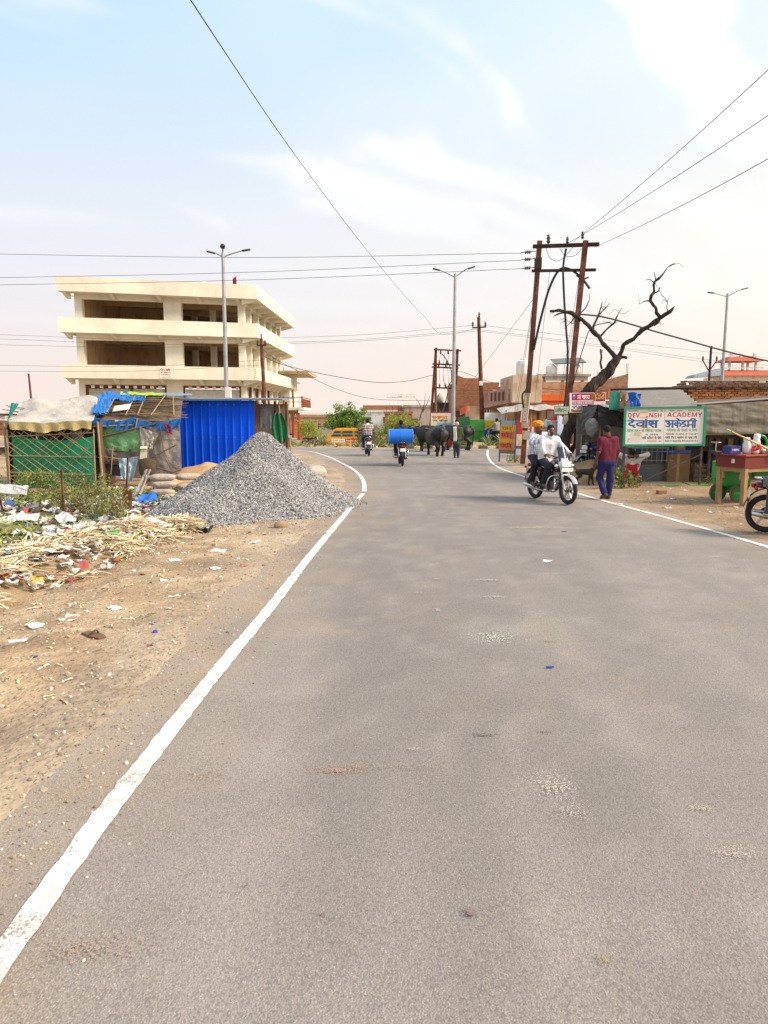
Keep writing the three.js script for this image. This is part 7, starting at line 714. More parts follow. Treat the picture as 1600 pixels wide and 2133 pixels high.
// J: joints in metres, figure looks along +z before it is turned. Every figure has one skin mesh; clothes are further meshes over it
function person(label, p, ry, J, S, group) {
  const o = thing('person', label, 'person', p, ry, group), c = S.cell ?? 0.016, hd = J.head, yaw = S.yaw ?? 0, pit = S.pitch ?? 0, skin = S.skin ?? M.skin;
  const E = new THREE.Euler(pit, yaw, 0, 'YXZ'), Q = new THREE.Quaternion().setFromEuler(E), H = (x, y, z) => { const v = V(x, y, z).applyQuaternion(Q); return [hd[0] + v.x, hd[1] + v.y, hd[2] + v.z]; };
  const inv = Q.clone().invert(), loc = (f) => (x, y, z) => { const v = V(x - hd[0], y - hd[1], z - hd[2]).applyQuaternion(inv); return f(v.x, v.y, v.z); };
  const headF = smin([loc(ell([0, 0.03, -0.012], [0.074, 0.094, 0.094])), loc(ell([0, -0.045, 0.018], [0.06, 0.072, 0.072])), cap(H(0, -0.105, 0.05), H(0, -0.1, 0.055), 0.022), cap(H(-0.03, 0.03, 0.07), H(0.03, 0.03, 0.07), 0.014), cap(H(0, 0.015, 0.086), H(0, -0.022, 0.104), 0.009, 0.014), cap(H(-0.02, -0.062, 0.08), H(0.02, -0.062, 0.08), 0.011), cap(H(0.074, 0.018, -0.006), H(0.078, -0.025, -0.004), 0.014, 0.011), cap(H(-0.074, 0.018, -0.006), H(-0.078, -0.025, -0.004), 0.014, 0.011), cap(H(0, -0.06, -0.015), J.neck, 0.056, 0.06)], 0.025);
  const g = [nets(headF, ...bounds([hd, J.neck], 0.15), 0.009)], limbs = [], arm = 0.92;
  for (const s of ['L', 'R']) limbs.push(cap(J['sh' + s], J['el' + s], 0.047, 0.038), cap(J['el' + s], J['wr' + s], 0.038, 0.025), cap(J['hip' + s], J['kn' + s], 0.08, 0.055), cap(J['kn' + s], J['an' + s], 0.055, 0.036), cap(J['an' + s], J['to' + s], 0.034, 0.026));
  const mid = lerp3(J.hipL, J.hipR, 0.5), torso = (k) => [cap(J.hipL, lerp3(J.shL, J.chest, 0.35), 0.1 + k, 0.095 + k), cap(J.hipR, lerp3(J.shR, J.chest, 0.35), 0.1 + k, 0.095 + k), cap(mid, J.chest, 0.11 + k, 0.115 + k), cap(J.shL, J.shR, 0.055 + k, 0.055 + k), cap(J.chest, J.neck, 0.07 + k, 0.05 + k)];
  const all = Object.values(J); g.push(nets(smin([...limbs, ...torso(-0.012), cap(J.neck, lerp3(J.neck, hd, 0.5), 0.056, 0.054)], 0.035), ...bounds(all, 0.14), c));
  for (const s of ['L', 'R']) { const h = S['hand' + s]; g.push(handGeo(J['wr' + s], h?.[0] ?? sub3(J['wr' + s], J['el' + s]), h?.[1] ?? [s === 'L' ? -1 : 1, 0, 0.3], h?.[2] ?? (s === 'L' ? 1 : -1), h?.[3] ?? 0.35)); }
  mk('body', g, skin, o);
  const crease = (x, y, z) => 0.03 * (fbm(x * 11 + hd[0], y * 7, z * 11, 3) - 0.5), sl = S.sleeve ?? 1;
  const shirtParts = [...torso(0.014), ...['L', 'R'].flatMap((s) => { const e = J['el' + s], w = J['wr' + s], a = [cap(J['sh' + s], sl < 0.6 ? lerp3(J['sh' + s], e, 0.82) : e, 0.066, 0.056)]; if (sl >= 0.6) a.push(cap(e, lerp3(e, w, sl * 0.93), 0.054, 0.04)); return a; })]; if (S.tail) shirtParts.push(cap(mid, add3(mid, S.tail), 0.135, 0.15));
  const sf = smin(shirtParts, 0.04); const nkCut = add3(J.neck, nrm(sub3(hd, J.neck)), 0.012), nd = nrm(sub3(hd, J.neck)); const hole = cap(nkCut, add3(nkCut, nd, 0.25), 0.082, 0.1), shirt = (x, y, z) => Math.max(sf(x, y, z) + crease(x, y, z), -hole(x, y, z));
  const sg = nets(shirt, ...bounds([...all.filter((q) => q !== J.toL && q !== J.toR && q !== J.anL && q !== J.anR), ...(S.tail ? [add3(mid, S.tail)] : [])], 0.19), c);
  if (S.shirtColor) { const q = sg.toNonIndexed(), pa = q.attributes.position, col = []; for (let i = 0; i < pa.count; i++) col.push(...S.shirtColor(pa.getX(i), pa.getY(i), pa.getZ(i))); q.setAttribute('color', new THREE.Float32BufferAttribute(col, 3)); mk('shirt', [q], S.shirt, o); } else mk('shirt', [sg], S.shirt, o);
  if (S.collar !== false) mk('collar', [nets((x, y, z) => Math.max(Math.abs(cap(add3(J.neck, nd, -0.03), add3(J.neck, nd, 0.05), 0.078, 0.07)(x, y, z)) - 0.008, dot3(sub3([x, y, z], add3(J.neck, nd, 0.035)), nd), -dot3(sub3([x, y, z], add3(J.neck, nd, -0.03)), nd)), ...bounds([J.neck], 0.13), 0.008)], S.collarMat ?? S.shirt, o);
  const leg = (s) => [cap(J['hip' + s], J['kn' + s], 0.1, 0.074), cap(J['kn' + s], lerp3(J['kn' + s], J['an' + s], S.hem ?? 0.93), 0.074, S.cuff ?? 0.06)], pf = smin([...leg('L'), ...leg('R'), cap(J.hipL, J.hipR, 0.115), cap(mid, lerp3(mid, J.chest, 0.3), 0.118, 0.11)], 0.045);
  mk('trousers', [nets((x, y, z) => pf(x, y, z) + crease(x, y, z), ...bounds([J.hipL, J.hipR, J.knL, J.knR, J.anL, J.anR, lerp3(mid, J.chest, 0.3)], 0.16), c)], S.pants, o);
  for (const s of ['L', 'R']) { const a = J['an' + s], t = J['to' + s], d = nrm(sub3(t, a)), f = nrm([d[0], 0, d[2]]), u = nrm(crs(crs(f, [0, 1, 0]), d).map((q) => q)), dn = u[1] > 0 ? u.map((q) => -q) : u; const heel = add3(add3(a, dn, 0.04), f, -0.035), toe = add3(t, dn, 0.012); mk('shoe', [nets(smin([cap(heel, add3(a, f, -0.02), 0.036, 0.03), cap(heel, toe, 0.036, 0.03), cap(lerp3(heel, toe, 0.5), toe, 0.042, 0.034)], 0.02), ...bounds([a, t, heel, toe], 0.07), 0.009)], S.shoes ?? mat([0.08, 0.045, 0.03], { roughness: 0.6 }), o); }
  if (S.headgear === 'turban') { mk('turban', [nets(loc((x, y, z) => ell([0, 0.07, -0.018], [0.108, 0.088, 0.125])(x, y, z) - 0.008 * Math.sin((y * 0.85 + Math.abs(x) * 0.75 + z * 0.35) * 130) + 0.012 * (fbm(x * 20, y * 20, z * 20, 2) - 0.5)), ...bounds([H(0, 0.07, -0.02)], 0.18), 0.009)], S.gearMat, o); } else if (S.headgear === 'hood') mk('hood', [nets(loc((x, y, z) => Math.max(ell([0, 0.01, -0.02], [0.105, 0.14, 0.12])(x, y, z), z - 0.075)), ...bounds([hd], 0.2), 0.012)], S.shirt, o);
  else { const hf = loc((x, y, z) => Math.max(Math.max(ell([0, 0.034, -0.014], [0.082, 0.1, 0.1])(x, y, z), -(0.72 * (y - 0.03) - 0.69 * (z - 0.02))), -(y + 0.055)) - 0.004 + 0.012 * (fbm(x * 30, y * 30, z * 30, 2) - 0.5)); mk('hair', [nets(hf, ...bounds([H(0, 0.03, -0.02)], 0.14), 0.009)], S.hairMat ?? M.hair, o); }
  const eyeM = S.eyeM ?? (S.eyeM = mat([0.03, 0.02, 0.018], { roughness: 0.2 })); for (const s of [-1, 1]) { mk('eye', [sp(0.013, 0.008, 0.01, ...H(s * 0.03, 0.008, 0.084), 8, 6)], eyeM, o); mk('eyebrow', [cy(H(s * 0.014, 0.03, 0.088), H(s * 0.046, 0.032, 0.074), 0.005, 0.004, 5)], M.hair, o); } mk('lips', [cy(H(-0.02, -0.063, 0.088), H(0.02, -0.063, 0.088), 0.006, 0.006, 6)], mat([0.12, 0.04, 0.03]), o); if (S.moustache) mk('moustache', [tb([H(-0.036, -0.055, 0.08), H(-0.014, -0.042, 0.097), H(0, -0.043, 0.1), H(0.014, -0.042, 0.097), H(0.036, -0.055, 0.08)], [0.004, 0.009, 0.009, 0.009, 0.004], 6)], M.hair, o);
  return o;
}
const cl = (c, o = {}) => mat(c, { map: T.mottle, mr: 2, roughness: 0.9, ...o });
const sit = (dz = 0, dy = 0, k = {}) => { const q = { hipL: [0.1, 0.88, -0.2], hipR: [-0.1, 0.88, -0.2], chest: [0, 1.24, -0.14], neck: [0, 1.42, -0.1], head: [0, 1.55, -0.07], shL: [0.18, 1.36, -0.12], shR: [-0.18, 1.36, -0.12], elL: [0.29, 1.14, 0.06], elR: [-0.29, 1.14, 0.06], wrL: [0.32, 1.05, 0.22], wrR: [-0.32, 1.05, 0.22], knL: [0.21, 0.78, 0.2], knR: [-0.21, 0.78, 0.2], anL: [0.2, 0.39, -0.02], anR: [-0.2, 0.39, -0.02], toL: [0.22, 0.33, 0.14], toR: [-0.22, 0.33, 0.14], ...k }; for (const n in q) q[n] = [q[n][0], q[n][1] + dy, q[n][2] + dz]; return q; };
const grip = { handL: [[-0.05, -0.1, 1], [-0.6, -1, -0.2], 1, 0.8], handR: [[0.05, -0.1, 1], [0.6, -1, -0.2], -1, 0.8] };
// the two men on the near motorcycle
person('moustached man in a white shirt steering the near motorcycle', [3.73, 0.02, -16.0], 0.36, sit(0, 0.0), { ...grip, shirt: cl([0.8, 0.8, 0.82]), pants: cl([0.02, 0.02, 0.035]), moustache: true, yaw: -0.25, cell: 0.014, sleeve: 1, tail: [0, -0.06, 0.04] });
{ const o = thing('earphone', 'white earphone in the ear of the man in white', 'earphone', [3.73, 1.54, -16.0], 0.36); mk('bud', [sp(0.016, 0.016, 0.016, -0.075, 0.03, -0.04)], M.white, o); mk('stem', cy([-0.08, 0.02, -0.035], [-0.07, -0.05, -0.01], 0.007), M.white, o); }
person('man in orange turban and blue striped shirt riding pillion', [3.73, 0.02, -16.0], 0.36, sit(-0.42, 0.08, { head: [-0.06, 1.54, -0.06], neck: [-0.04, 1.41, -0.1], elR: [-0.32, 1.2, 0.06], wrR: [-0.17, 1.23, 0.22], elL: [0.28, 1.12, 0.02], wrL: [0.14, 1.2, 0.16], knL: [0.26, 0.72, 0.18], knR: [-0.27, 0.72, 0.16], anL: [0.22, 0.32, 0.02], anR: [-0.24, 0.32, 0.02], toL: [0.24, 0.26, 0.18], toR: [-0.28, 0.26, 0.18] }), { headgear: 'turban', gearMat: cl([0.8, 0.33, 0.01]), yaw: 0.75, shirt: mat([1, 1, 1], { vertexColors: true, roughness: 0.9 }), shirtColor: (x, y, z) => { const a = Math.atan2(x, z + 0.55) * 4.5 + y * 0.3, s = ((a % 1) + 1) % 1; return s < 0.55 ? [0.78, 0.78, 0.8] : s < 0.75 ? [0.1, 0.2, 0.38] : s < 0.88 ? [0.55, 0.6, 0.68] : [0.06, 0.1, 0.2]; }, pants: cl([0.015, 0.013, 0.03]), cell: 0.012, tail: [0, -0.12, 0], handR: [[0.8, 0.1, 0.5], [0, -1, 0.3], 1, 0.5], handL: [[-0.8, 0.1, 0.4], [0, -1, 0.3], -1, 0.5], collar: false });
// walking man in maroon
person('man in a maroon shirt and blue trousers walking along the verge', [5.09, 0.0, -16.45], PI + 0.25, { hipL: [0.09, 0.86, 0], hipR: [-0.09, 0.86, 0], chest: [0, 1.23, 0.02], neck: [0, 1.42, 0.02], head: [0, 1.55, 0.06], shL: [0.19, 1.36, 0], shR: [-0.19, 1.36, 0.0], elL: [0.25, 1.08, -0.05], elR: [-0.26, 1.08, -0.02], wrL: [0.26, 0.84, 0.06], wrR: [-0.27, 0.83, 0.05], knL: [0.1, 0.48, 0.12], knR: [-0.09, 0.46, -0.02], anL: [0.11, 0.15, -0.14], anR: [-0.1, 0.08, 0.05], toL: [0.12, 0.06, -0.02], toR: [-0.12, 0.03, 0.2] }, { shirt: cl([0.14, 0.005, 0.028]), sleeve: 0.4, pants: cl([0.02, 0.018, 0.13]), pitch: 0.35, yaw: 0.2, cell: 0.014, cuff: 0.07, shoes: mat([0.1, 0.06, 0.04]) });
// man leaning back in the red chair with hands behind his head
person('man in white leaning back in the red chair, arms behind head', [6.78, 0.03, -19.72], 2.9, { hipL: [0.1, 0.42, 0.12], hipR: [-0.1, 0.42, 0.12], chest: [0, 0.62, -0.1], neck: [0, 0.73, -0.2], head: [0, 0.83, -0.24], shL: [0.19, 0.71, -0.18], shR: [-0.19, 0.71, -0.18], elL: [0.38, 0.84, -0.24], elR: [-0.38, 0.84, -0.24], wrL: [0.15, 0.8, -0.36], wrR: [-0.15, 0.8, -0.36], knL: [0.14, 0.46, 0.5], knR: [-0.14, 0.46, 0.5], anL: [0.14, 0.09, 0.48], anR: [-0.14, 0.09, 0.48], toL: [0.15, 0.03, 0.62], toR: [-0.15, 0.03, 0.62] }, { shirt: cl([0.76, 0.76, 0.78]), pants: cl([0.1, 0.09, 0.09]), cell: 0.016, pitch: -0.1, handL: [[-1, 0, 0], [0, 0, 1], -1, 0.4], handR: [[1, 0, 0], [0, 0, 1], 1, 0.4] });
// old man driving the buffalo, seen from behind
{ const o = person('grey-haired man in olive coat with a white scarf behind the buffalo', [3.3, 0.0, -32.75], PI - 0.05, { hipL: [0.09, 0.84, 0], hipR: [-0.09, 0.84, 0], chest: [0, 1.2, 0.02], neck: [0, 1.38, 0.03], head: [0, 1.5, 0.06], shL: [0.19, 1.32, 0], shR: [-0.19, 1.32, 0], elL: [0.25, 1.05, -0.03], elR: [-0.25, 1.05, -0.02], wrL: [0.27, 0.8, 0.04], wrR: [-0.26, 0.8, 0.06], knL: [0.08, 0.46, 0.12], knR: [-0.07, 0.45, 0.03], anL: [0.08, 0.1, -0.04], anR: [-0.07, 0.08, 0.1], toL: [0.09, 0.04, 0.1], toR: [-0.08, 0.03, 0.26] }, { shirt: cl([0.07, 0.085, 0.03]), pants: cl([0.045, 0.045, 0.08]), hairMat: cl([0.5, 0.46, 0.42]), cell: 0.02, tail: [0, -0.14, 0], cuff: 0.065 });
  const s = thing('scarf', 'long white scarf hanging down the back of the olive coat', 'scarf', [3.3, 0, -32.75], PI - 0.05); mk('cloth', sheet((u, v) => { const x = 0.02 + u * 0.15 + Math.sin(v * 6) * 0.01; return [x, v < 0.12 ? 1.38 + v * 0.3 : 1.42 - (v - 0.12) * 0.72, v < 0.12 ? -0.02 - v * 1.4 : -0.19 + Math.sin(u * 12 + v * 3) * 0.012 + 0.01 * v]; }, 10, 20, 0.012), cl([0.8, 0.79, 0.76]), s); mk('fringe', [0, 1, 2, 3, 4].map((k) => cy([0.04 + k * 0.03, 0.79, -0.18], [0.04 + k * 0.03, 0.72, -0.18], 0.006, 0.003, 5)), cl([0.8, 0.79, 0.76]), s);
  const r = thing('red_bundle', 'small red cloth bundle in the hand of the man in olive', 'bundle', [2.98, 0.55, -32.75]); mk('cloth', nets((x, y, z) => Math.hypot(x / 0.9, (y - 0.12) / 1.4, z / 0.8) - 0.12 + 0.08 * (fbm(x * 9, y * 9, z * 9, 2) - 0.5), [-0.2, -0.12, -0.2], [0.2, 0.38, 0.2], 0.02), cl([0.3, 0.015, 0.025]), r); mk('knot', cy([0, 0.26, 0], [0.02, 0.34, 0], 0.03, 0.015), cl([0.3, 0.015, 0.025]), r); }
// the other riders
person('rider in a checked shirt on the motorcycle leaving the junction', [-0.8, 0.02, -34.9], PI + 0.12, sit(-0.06, 0.06), { ...grip, shirt: mat([1, 1, 1], { vertexColors: true, roughness: 0.9 }), shirtColor: (x, y, z) => { const a = Math.abs(((Math.atan2(x, z + 0.2) * 2.2 + 50) % 1) - 0.5) < 0.2, b = Math.abs(((y * 9) % 1) - 0.5) < 0.2; return a && b ? [0.03, 0.02, 0.035] : a || b ? [0.22, 0.12, 0.13] : [0.62, 0.58, 0.56]; }, pants: cl([0.03, 0.05, 0.13]), cell: 0.018, sleeve: 0.8 });
person('rider half hidden behind the blue drum', [0.66, 0.02, -28.0], PI + 0.06, sit(0.14, 0.04), { ...grip, shirt: cl([0.03, 0.035, 0.06]), pants: cl([0.02, 0.02, 0.025]), cell: 0.02, skin: mat([0.06, 0.03, 0.022], { roughness: 0.5 }) });
person('rider in a pale blue hooded top beyond the gravel pile', [-3.95, 0.0, -27.2], PI - 0.35, sit(-0.04, 0.02), { ...grip, headgear: 'hood', shirt: cl([0.68, 0.72, 0.8]), pants: cl([0.1, 0.1, 0.12]), cell: 0.022 });
person('small far rider in a grey top beside the painted wall', [6.95, 0.07, -45.2], PI + 0.5, sit(-0.04, 0), { ...grip, shirt: cl([0.3, 0.29, 0.28]), pants: cl([0.03, 0.03, 0.04]), cell: 0.026 });

// buffalo and dog: bones with radii, joined smoothly
function beast(name, label, cat, p, ry, scale, hide, J, group) {
  const o = thing(name, label, cat, p, ry, group); o.scale.setScalar(scale); const L = [...J.body.map((b) => cap(...b))]; for (const l of J.legs) for (let i = 0; i < l.length - 1; i++) L.push(cap(l[i][0], l[i + 1][0], l[i][1], l[i + 1][1]));
  const pts = [...J.body.flatMap((b) => [b[0], b[1]]), ...J.legs.flat().map((q) => q[0])]; mk('body', [nets(smin(L, J.k), ...bounds(pts, J.m), J.cell)], hide, o);
  for (const l of J.legs) { const e = l[l.length - 1][0]; mk('hoof', [xf(lathe([[0, 0], [J.hoof, 0], [J.hoof * 0.8, J.hoof * 1.3], [0, J.hoof * 1.4]], 10), [e[0], 0.004, e[2] + J.hoof * 0.3], [0, 0, 0], [1, 1, 1.25])], J.hoofMat ?? M.black, o); } return o;
}
const hide = mat([0.014, 0.011, 0.011], { roughness: 0.55, map: T.mottle, mr: 1.5, bump: T.grit, br: 4, bs: 0.004 });
function buffalo(label, p, ry, st, turn = 0) {
  const f = (s, k) => [[[s * 0.2, 0.95, 0.5], 0.2], [[s * 0.21, 0.62, 0.52 + k * 0.3], 0.1], [[s * 0.19, 0.4, 0.54 + k * 0.7], 0.068], [[s * 0.18, 0.12, 0.5 + k * 0.9 - Math.min(0, k) * 0.2], 0.05], [[s * 0.18, 0.06, 0.5 + k], 0.055]], h = (s, k) => [[[s * 0.2, 1.02, -0.66], 0.24], [[s * 0.22, 0.72, -0.52 + k * 0.4], 0.15], [[s * 0.18, 0.46, -0.82 + k * 0.8], 0.075], [[s * 0.17, 0.14, -0.76 + k], 0.052], [[s * 0.17, 0.06, -0.73 + k], 0.056]];
  const o = beast('buffalo', label, 'buffalo', p, ry, 1, hide, { k: 0.09, m: 0.5, cell: 0.034, hoof: 0.075, body: [[[0, 1.0, -0.62], [0, 0.96, 0.5], 0.33, 0.34], [[0, 0.88, -0.25], [0, 0.86, 0.3], 0.4, 0.4], [[-0.17, 1.24, -0.68], [0.17, 1.24, -0.68], 0.1, 0.1], [[0, 1.2, -0.9], [0, 0.95, -0.92], 0.15, 0.12], [[0, 1.26, -0.5], [0, 1.28, 0.45], 0.1, 0.12], [[0, 1.05, 0.6], [turn * 0.4, 1.1, 1.15], 0.25, 0.17], [[turn * 0.42, 1.14, 1.16], [turn * 0.62, 0.86, 1.52], 0.15, 0.095]], legs: [f(1, st), f(-1, -st), h(1, -st * 0.9), h(-1, st * 0.9)] });
  const H = [turn * 0.44, 1.2, 1.18]; for (const s of [-1, 1]) { mk('horn', tb([[H[0] + s * 0.1, H[1] + 0.06, H[2]], [H[0] + s * 0.3, H[1] + 0.08, H[2] - 0.12], [H[0] + s * 0.34, H[1] + 0.16, H[2] - 0.36], [H[0] + s * 0.2, H[1] + 0.26, H[2] - 0.48]], [0.05, 0.045, 0.03, 0.008], 8), mat([0.05, 0.045, 0.042], { roughness: 0.5 }), o); mk('ear', [xf(sp(0.16, 0.03, 0.07), [H[0] + s * 0.24, H[1] - 0.04, H[2] - 0.06], [0, s * 0.4, -s * 0.25])], hide, o); }
  mk('tail', tb([[0, 1.22, -0.96], [0.02, 1.05, -1.06], [0.05, 0.7, -1.04], [0.09, 0.42, -1.0]], [0.045, 0.035, 0.028, 0.022], 8), hide, o); mk('tail_tuft', tb([[0.09, 0.46, -1.0], [0.11, 0.34, -0.99], [0.14, 0.16, -0.97]], [0.024, 0.045, 0.012], 8), M.hair, o); return o;
}
buffalo('black buffalo walking away in front of the street lamp', [2.5, 0, -34.9], PI + 0.2, 0.17); buffalo('black buffalo turned toward the bush with one horn showing', [2.45, 0.0, -39.0], PI + 0.85, -0.14, 0.5); buffalo('black buffalo standing side on by the green container', [3.95, 0.0, -40.3], -PI / 2 - 0.25, 0.1, -0.35);
{
  const f = (s, k) => [[[s * 0.06, 0.36, 0.2], 0.06], [[s * 0.06, 0.22, 0.2 + k * 0.4], 0.03], [[s * 0.06, 0.06, 0.2 + k], 0.02], [[s * 0.06, 0.022, 0.22 + k], 0.022]], h = (s, k) => [[[s * 0.06, 0.38, -0.2], 0.075], [[s * 0.07, 0.27, -0.13 + k * 0.5], 0.045], [[s * 0.06, 0.17, -0.26 + k], 0.022], [[s * 0.06, 0.05, -0.23 + k], 0.018], [[s * 0.06, 0.022, -0.21 + k], 0.021]];
  const dm = mat([0.03, 0.02, 0.015], { roughness: 0.8, map: T.mottle, mr: 4 }), o = beast('dog', 'thin black dog standing by the earth mound', 'dog', [5.5, 0.02, -19.7], 0.9, 0.9, dm, { k: 0.04, m: 0.14, cell: 0.014, hoof: 0.02, hoofMat: dm, body: [[[0, 0.4, -0.2], [0, 0.4, 0.18], 0.075, 0.105], [[0, 0.43, 0.2], [0, 0.56, 0.36], 0.075, 0.05], [[0, 0.58, 0.37], [0, 0.56, 0.44], 0.058, 0.045], [[0, 0.55, 0.44], [0, 0.53, 0.54], 0.034, 0.022]], legs: [f(1, 0.05), f(-1, -0.04), h(1, -0.05), h(-1, 0.05)] });
  for (const s of [-1, 1]) mk('ear', [xf(new THREE.ConeGeometry(0.026, 0.07, 6), [s * 0.04, 0.64, 0.35], [0, 0, -s * 0.35])], dm, o); mk('tail', tb([[0, 0.44, -0.26], [0, 0.56, -0.36], [0.01, 0.68, -0.36], [0.02, 0.76, -0.32]], [0.022, 0.018, 0.014, 0.008], 7), dm, o);
}
// ---------- plants ----------
const leafG = (() => { const g = new THREE.BufferGeometry(), p = [0, 0, 0, -0.32, 0.45, 0.06, 0, 0.5, -0.04, 0.32, 0.45, 0.06, 0, 1, 0.1]; g.setAttribute('position', new THREE.Float32BufferAttribute(p, 3)); g.setIndex([0, 2, 1, 0, 3, 2, 1, 2, 4, 2, 3, 4]); const q = g.toNonIndexed(); q.computeVertexNormals(); return q; })();
const bladeG = (() => { const q = grid((u, v) => [(u - 0.5) * 0.05 * (1 - v * 0.9), v, v * v * 0.3], 1, 3).toNonIndexed(); q.deleteAttribute('uv'); return q; })();
const leafM = new THREE.MeshPhysicalMaterial({ roughness: 0.8, transmission: 0.3, thickness: 0, side: THREE.DoubleSide }), bladeM = new THREE.MeshStandardMaterial({ roughness: 0.9, side: THREE.DoubleSide });
function cloudLeaves(blobs, n, s0, s1, cols, up = 0) {          // leaves spread through lobes, denser outward, with gaps
  const it = [], tot = blobs.reduce((a, b) => a + b[3] * b[3] * b[3], 0);
  for (const [x, y, z, r, sq = 1] of blobs) { const k = Math.ceil(n * r * r * r / tot), sd = rr(0, 50); for (let i = 0; i < k; i++) { const a = rr(0, 2 * PI), c = rr(-1, 1), q = Math.pow(rnd(), 0.45) * r, h = Math.sqrt(1 - c * c), p = [x + Math.cos(a) * h * q, y + c * q * sq, z + Math.sin(a) * h * q]; if (fbm(p[0] * 2.4 / r * 0.8 + sd, p[1] * 2.4 / r * 0.8, p[2] * 2.4 / r * 0.8, 2) < 0.43) continue; it.push({ p, r: [rr(-1.2, 1.2) - up, rr(0, 6.28), rr(-1.2, 1.2)], s: rr(s0, s1), c: pick(cols) }); } }
  return it;
}
const gcol = (l) => l.map((c) => rgb(...c)), GREEN = gcol([[0.13, 0.27, 0.02], [0.19, 0.36, 0.03], [0.09, 0.18, 0.015], [0.27, 0.44, 0.06]]), LIME = gcol([[0.32, 0.42, 0.04], [0.42, 0.5, 0.07], [0.22, 0.3, 0.03], [0.48, 0.48, 0.1]]), DRY = gcol([[0.3, 0.28, 0.08], [0.2, 0.22, 0.05], [0.38, 0.32, 0.14], [0.14, 0.17, 0.03]]), WEED = gcol([[0.16, 0.22, 0.03], [0.25, 0.31, 0.05], [0.11, 0.15, 0.02], [0.33, 0.34, 0.1]]);
function tree(name, label, cat, p, blobs, n, s0, s1, cols, trunk, group) {
  const o = thing(name, label, cat, p, 0, group); for (const [pts, r] of trunk) mk(pts[0][1] <= 0.01 && r[0] > 0.05 ? 'trunk' : 'branch', tb(pts, r, 7), M.stick, o); scatter('crown', leafG, leafM, cloudLeaves(blobs, n, s0, s1, cols), '', '', o); return o;
}
tree('leafy_tree', 'broad bright green tree standing behind the yellow van', 'tree', [-3.3, -0.95, -64.5], [[0, 2.1, 0, 1.15], [-1.0, 2.1, 0.2, 0.8], [0.95, 2.3, 0, 0.8], [-0.35, 3.0, 0, 0.75], [0.5, 3.15, 0.1, 0.6], [-1.55, 2.75, 0, 0.4], [1.5, 3.2, 0, 0.42], [1.75, 2.2, 0.2, 0.5], [-1.9, 1.9, 0, 0.35], [-0.9, 3.6, 0, 0.32], [0.1, 1.3, 0.4, 0.7], [-0.75, 1.2, 0.3, 0.55], [0.2, 3.75, 0, 0.3]], 10500, 0.11, 0.22, GREEN, [[[[0, 0, 0], [0.05, 0.9, 0], [0, 1.8, 0]], [0.16, 0.12, 0.08]], [[[0, 1.1, 0], [-0.7, 1.8, 0], [-1.3, 2.6, 0]], [0.07, 0.05, 0.02]], [[[0, 1.2, 0], [0.7, 2.0, 0], [1.4, 3.0, 0]], [0.07, 0.05, 0.02]]]);
tree('feathery_bush', 'big yellow-green feathery bush beyond the blue drum', 'bush', [1.1, -0.55, -52], [[0, 1.4, 0, 1.1], [-1.0, 1.2, 0, 0.75], [0.95, 1.55, 0, 0.75], [0.3, 2.2, 0, 0.6], [-0.5, 2.1, 0, 0.55], [1.6, 1.2, 0, 0.6], [-0.2, 0.7, 0.4, 0.8], [-1.5, 0.8, 0, 0.6], [1.2, 0.7, 0, 0.6]], 12000, 0.06, 0.13, LIME, [[[[0, 0, 0], [0.1, 0.7, 0], [0, 1.5, 0]], [0.07, 0.05, 0.03]], [[[0.1, 0, 0], [0.7, 0.9, 0], [1.2, 1.6, 0]], [0.05, 0.04, 0.02]], [[[-0.1, 0, 0], [-0.7, 0.9, 0], [-1.0, 1.6, 0]], [0.05, 0.04, 0.02]]]);
tree('olive_bush', 'dense olive bush between the two riders on the road', 'bush', [-1.1, -0.5, -49], [[0, 0.9, 0, 0.75], [-0.3, 1.5, 0, 0.5], [0.35, 1.4, 0, 0.5], [0, 0.4, 0.2, 0.6], [0.6, 0.6, 0, 0.5], [-0.6, 0.6, 0, 0.45]], 6500, 0.06, 0.12, DRY, [[[[0, 0, 0], [0, 0.6, 0], [0.1, 1.2, 0]], [0.06, 0.04, 0.02]]]);
tree('feathery_bush', 'feathery light green bush beside the red columns', 'bush', [-7.4, -1.0, -71], [[0, 1.3, 0, 1.0], [0.9, 1.0, 0, 0.75], [-0.6, 1.9, 0, 0.7], [0.3, 2.0, 0, 0.6], [1.7, 0.7, 0.4, 0.55]], 6000, 0.07, 0.15, LIME, [[[[0, 0, 0], [0, 0.7, 0], [0, 1.6, 0]], [0.06, 0.05, 0.02]]]);
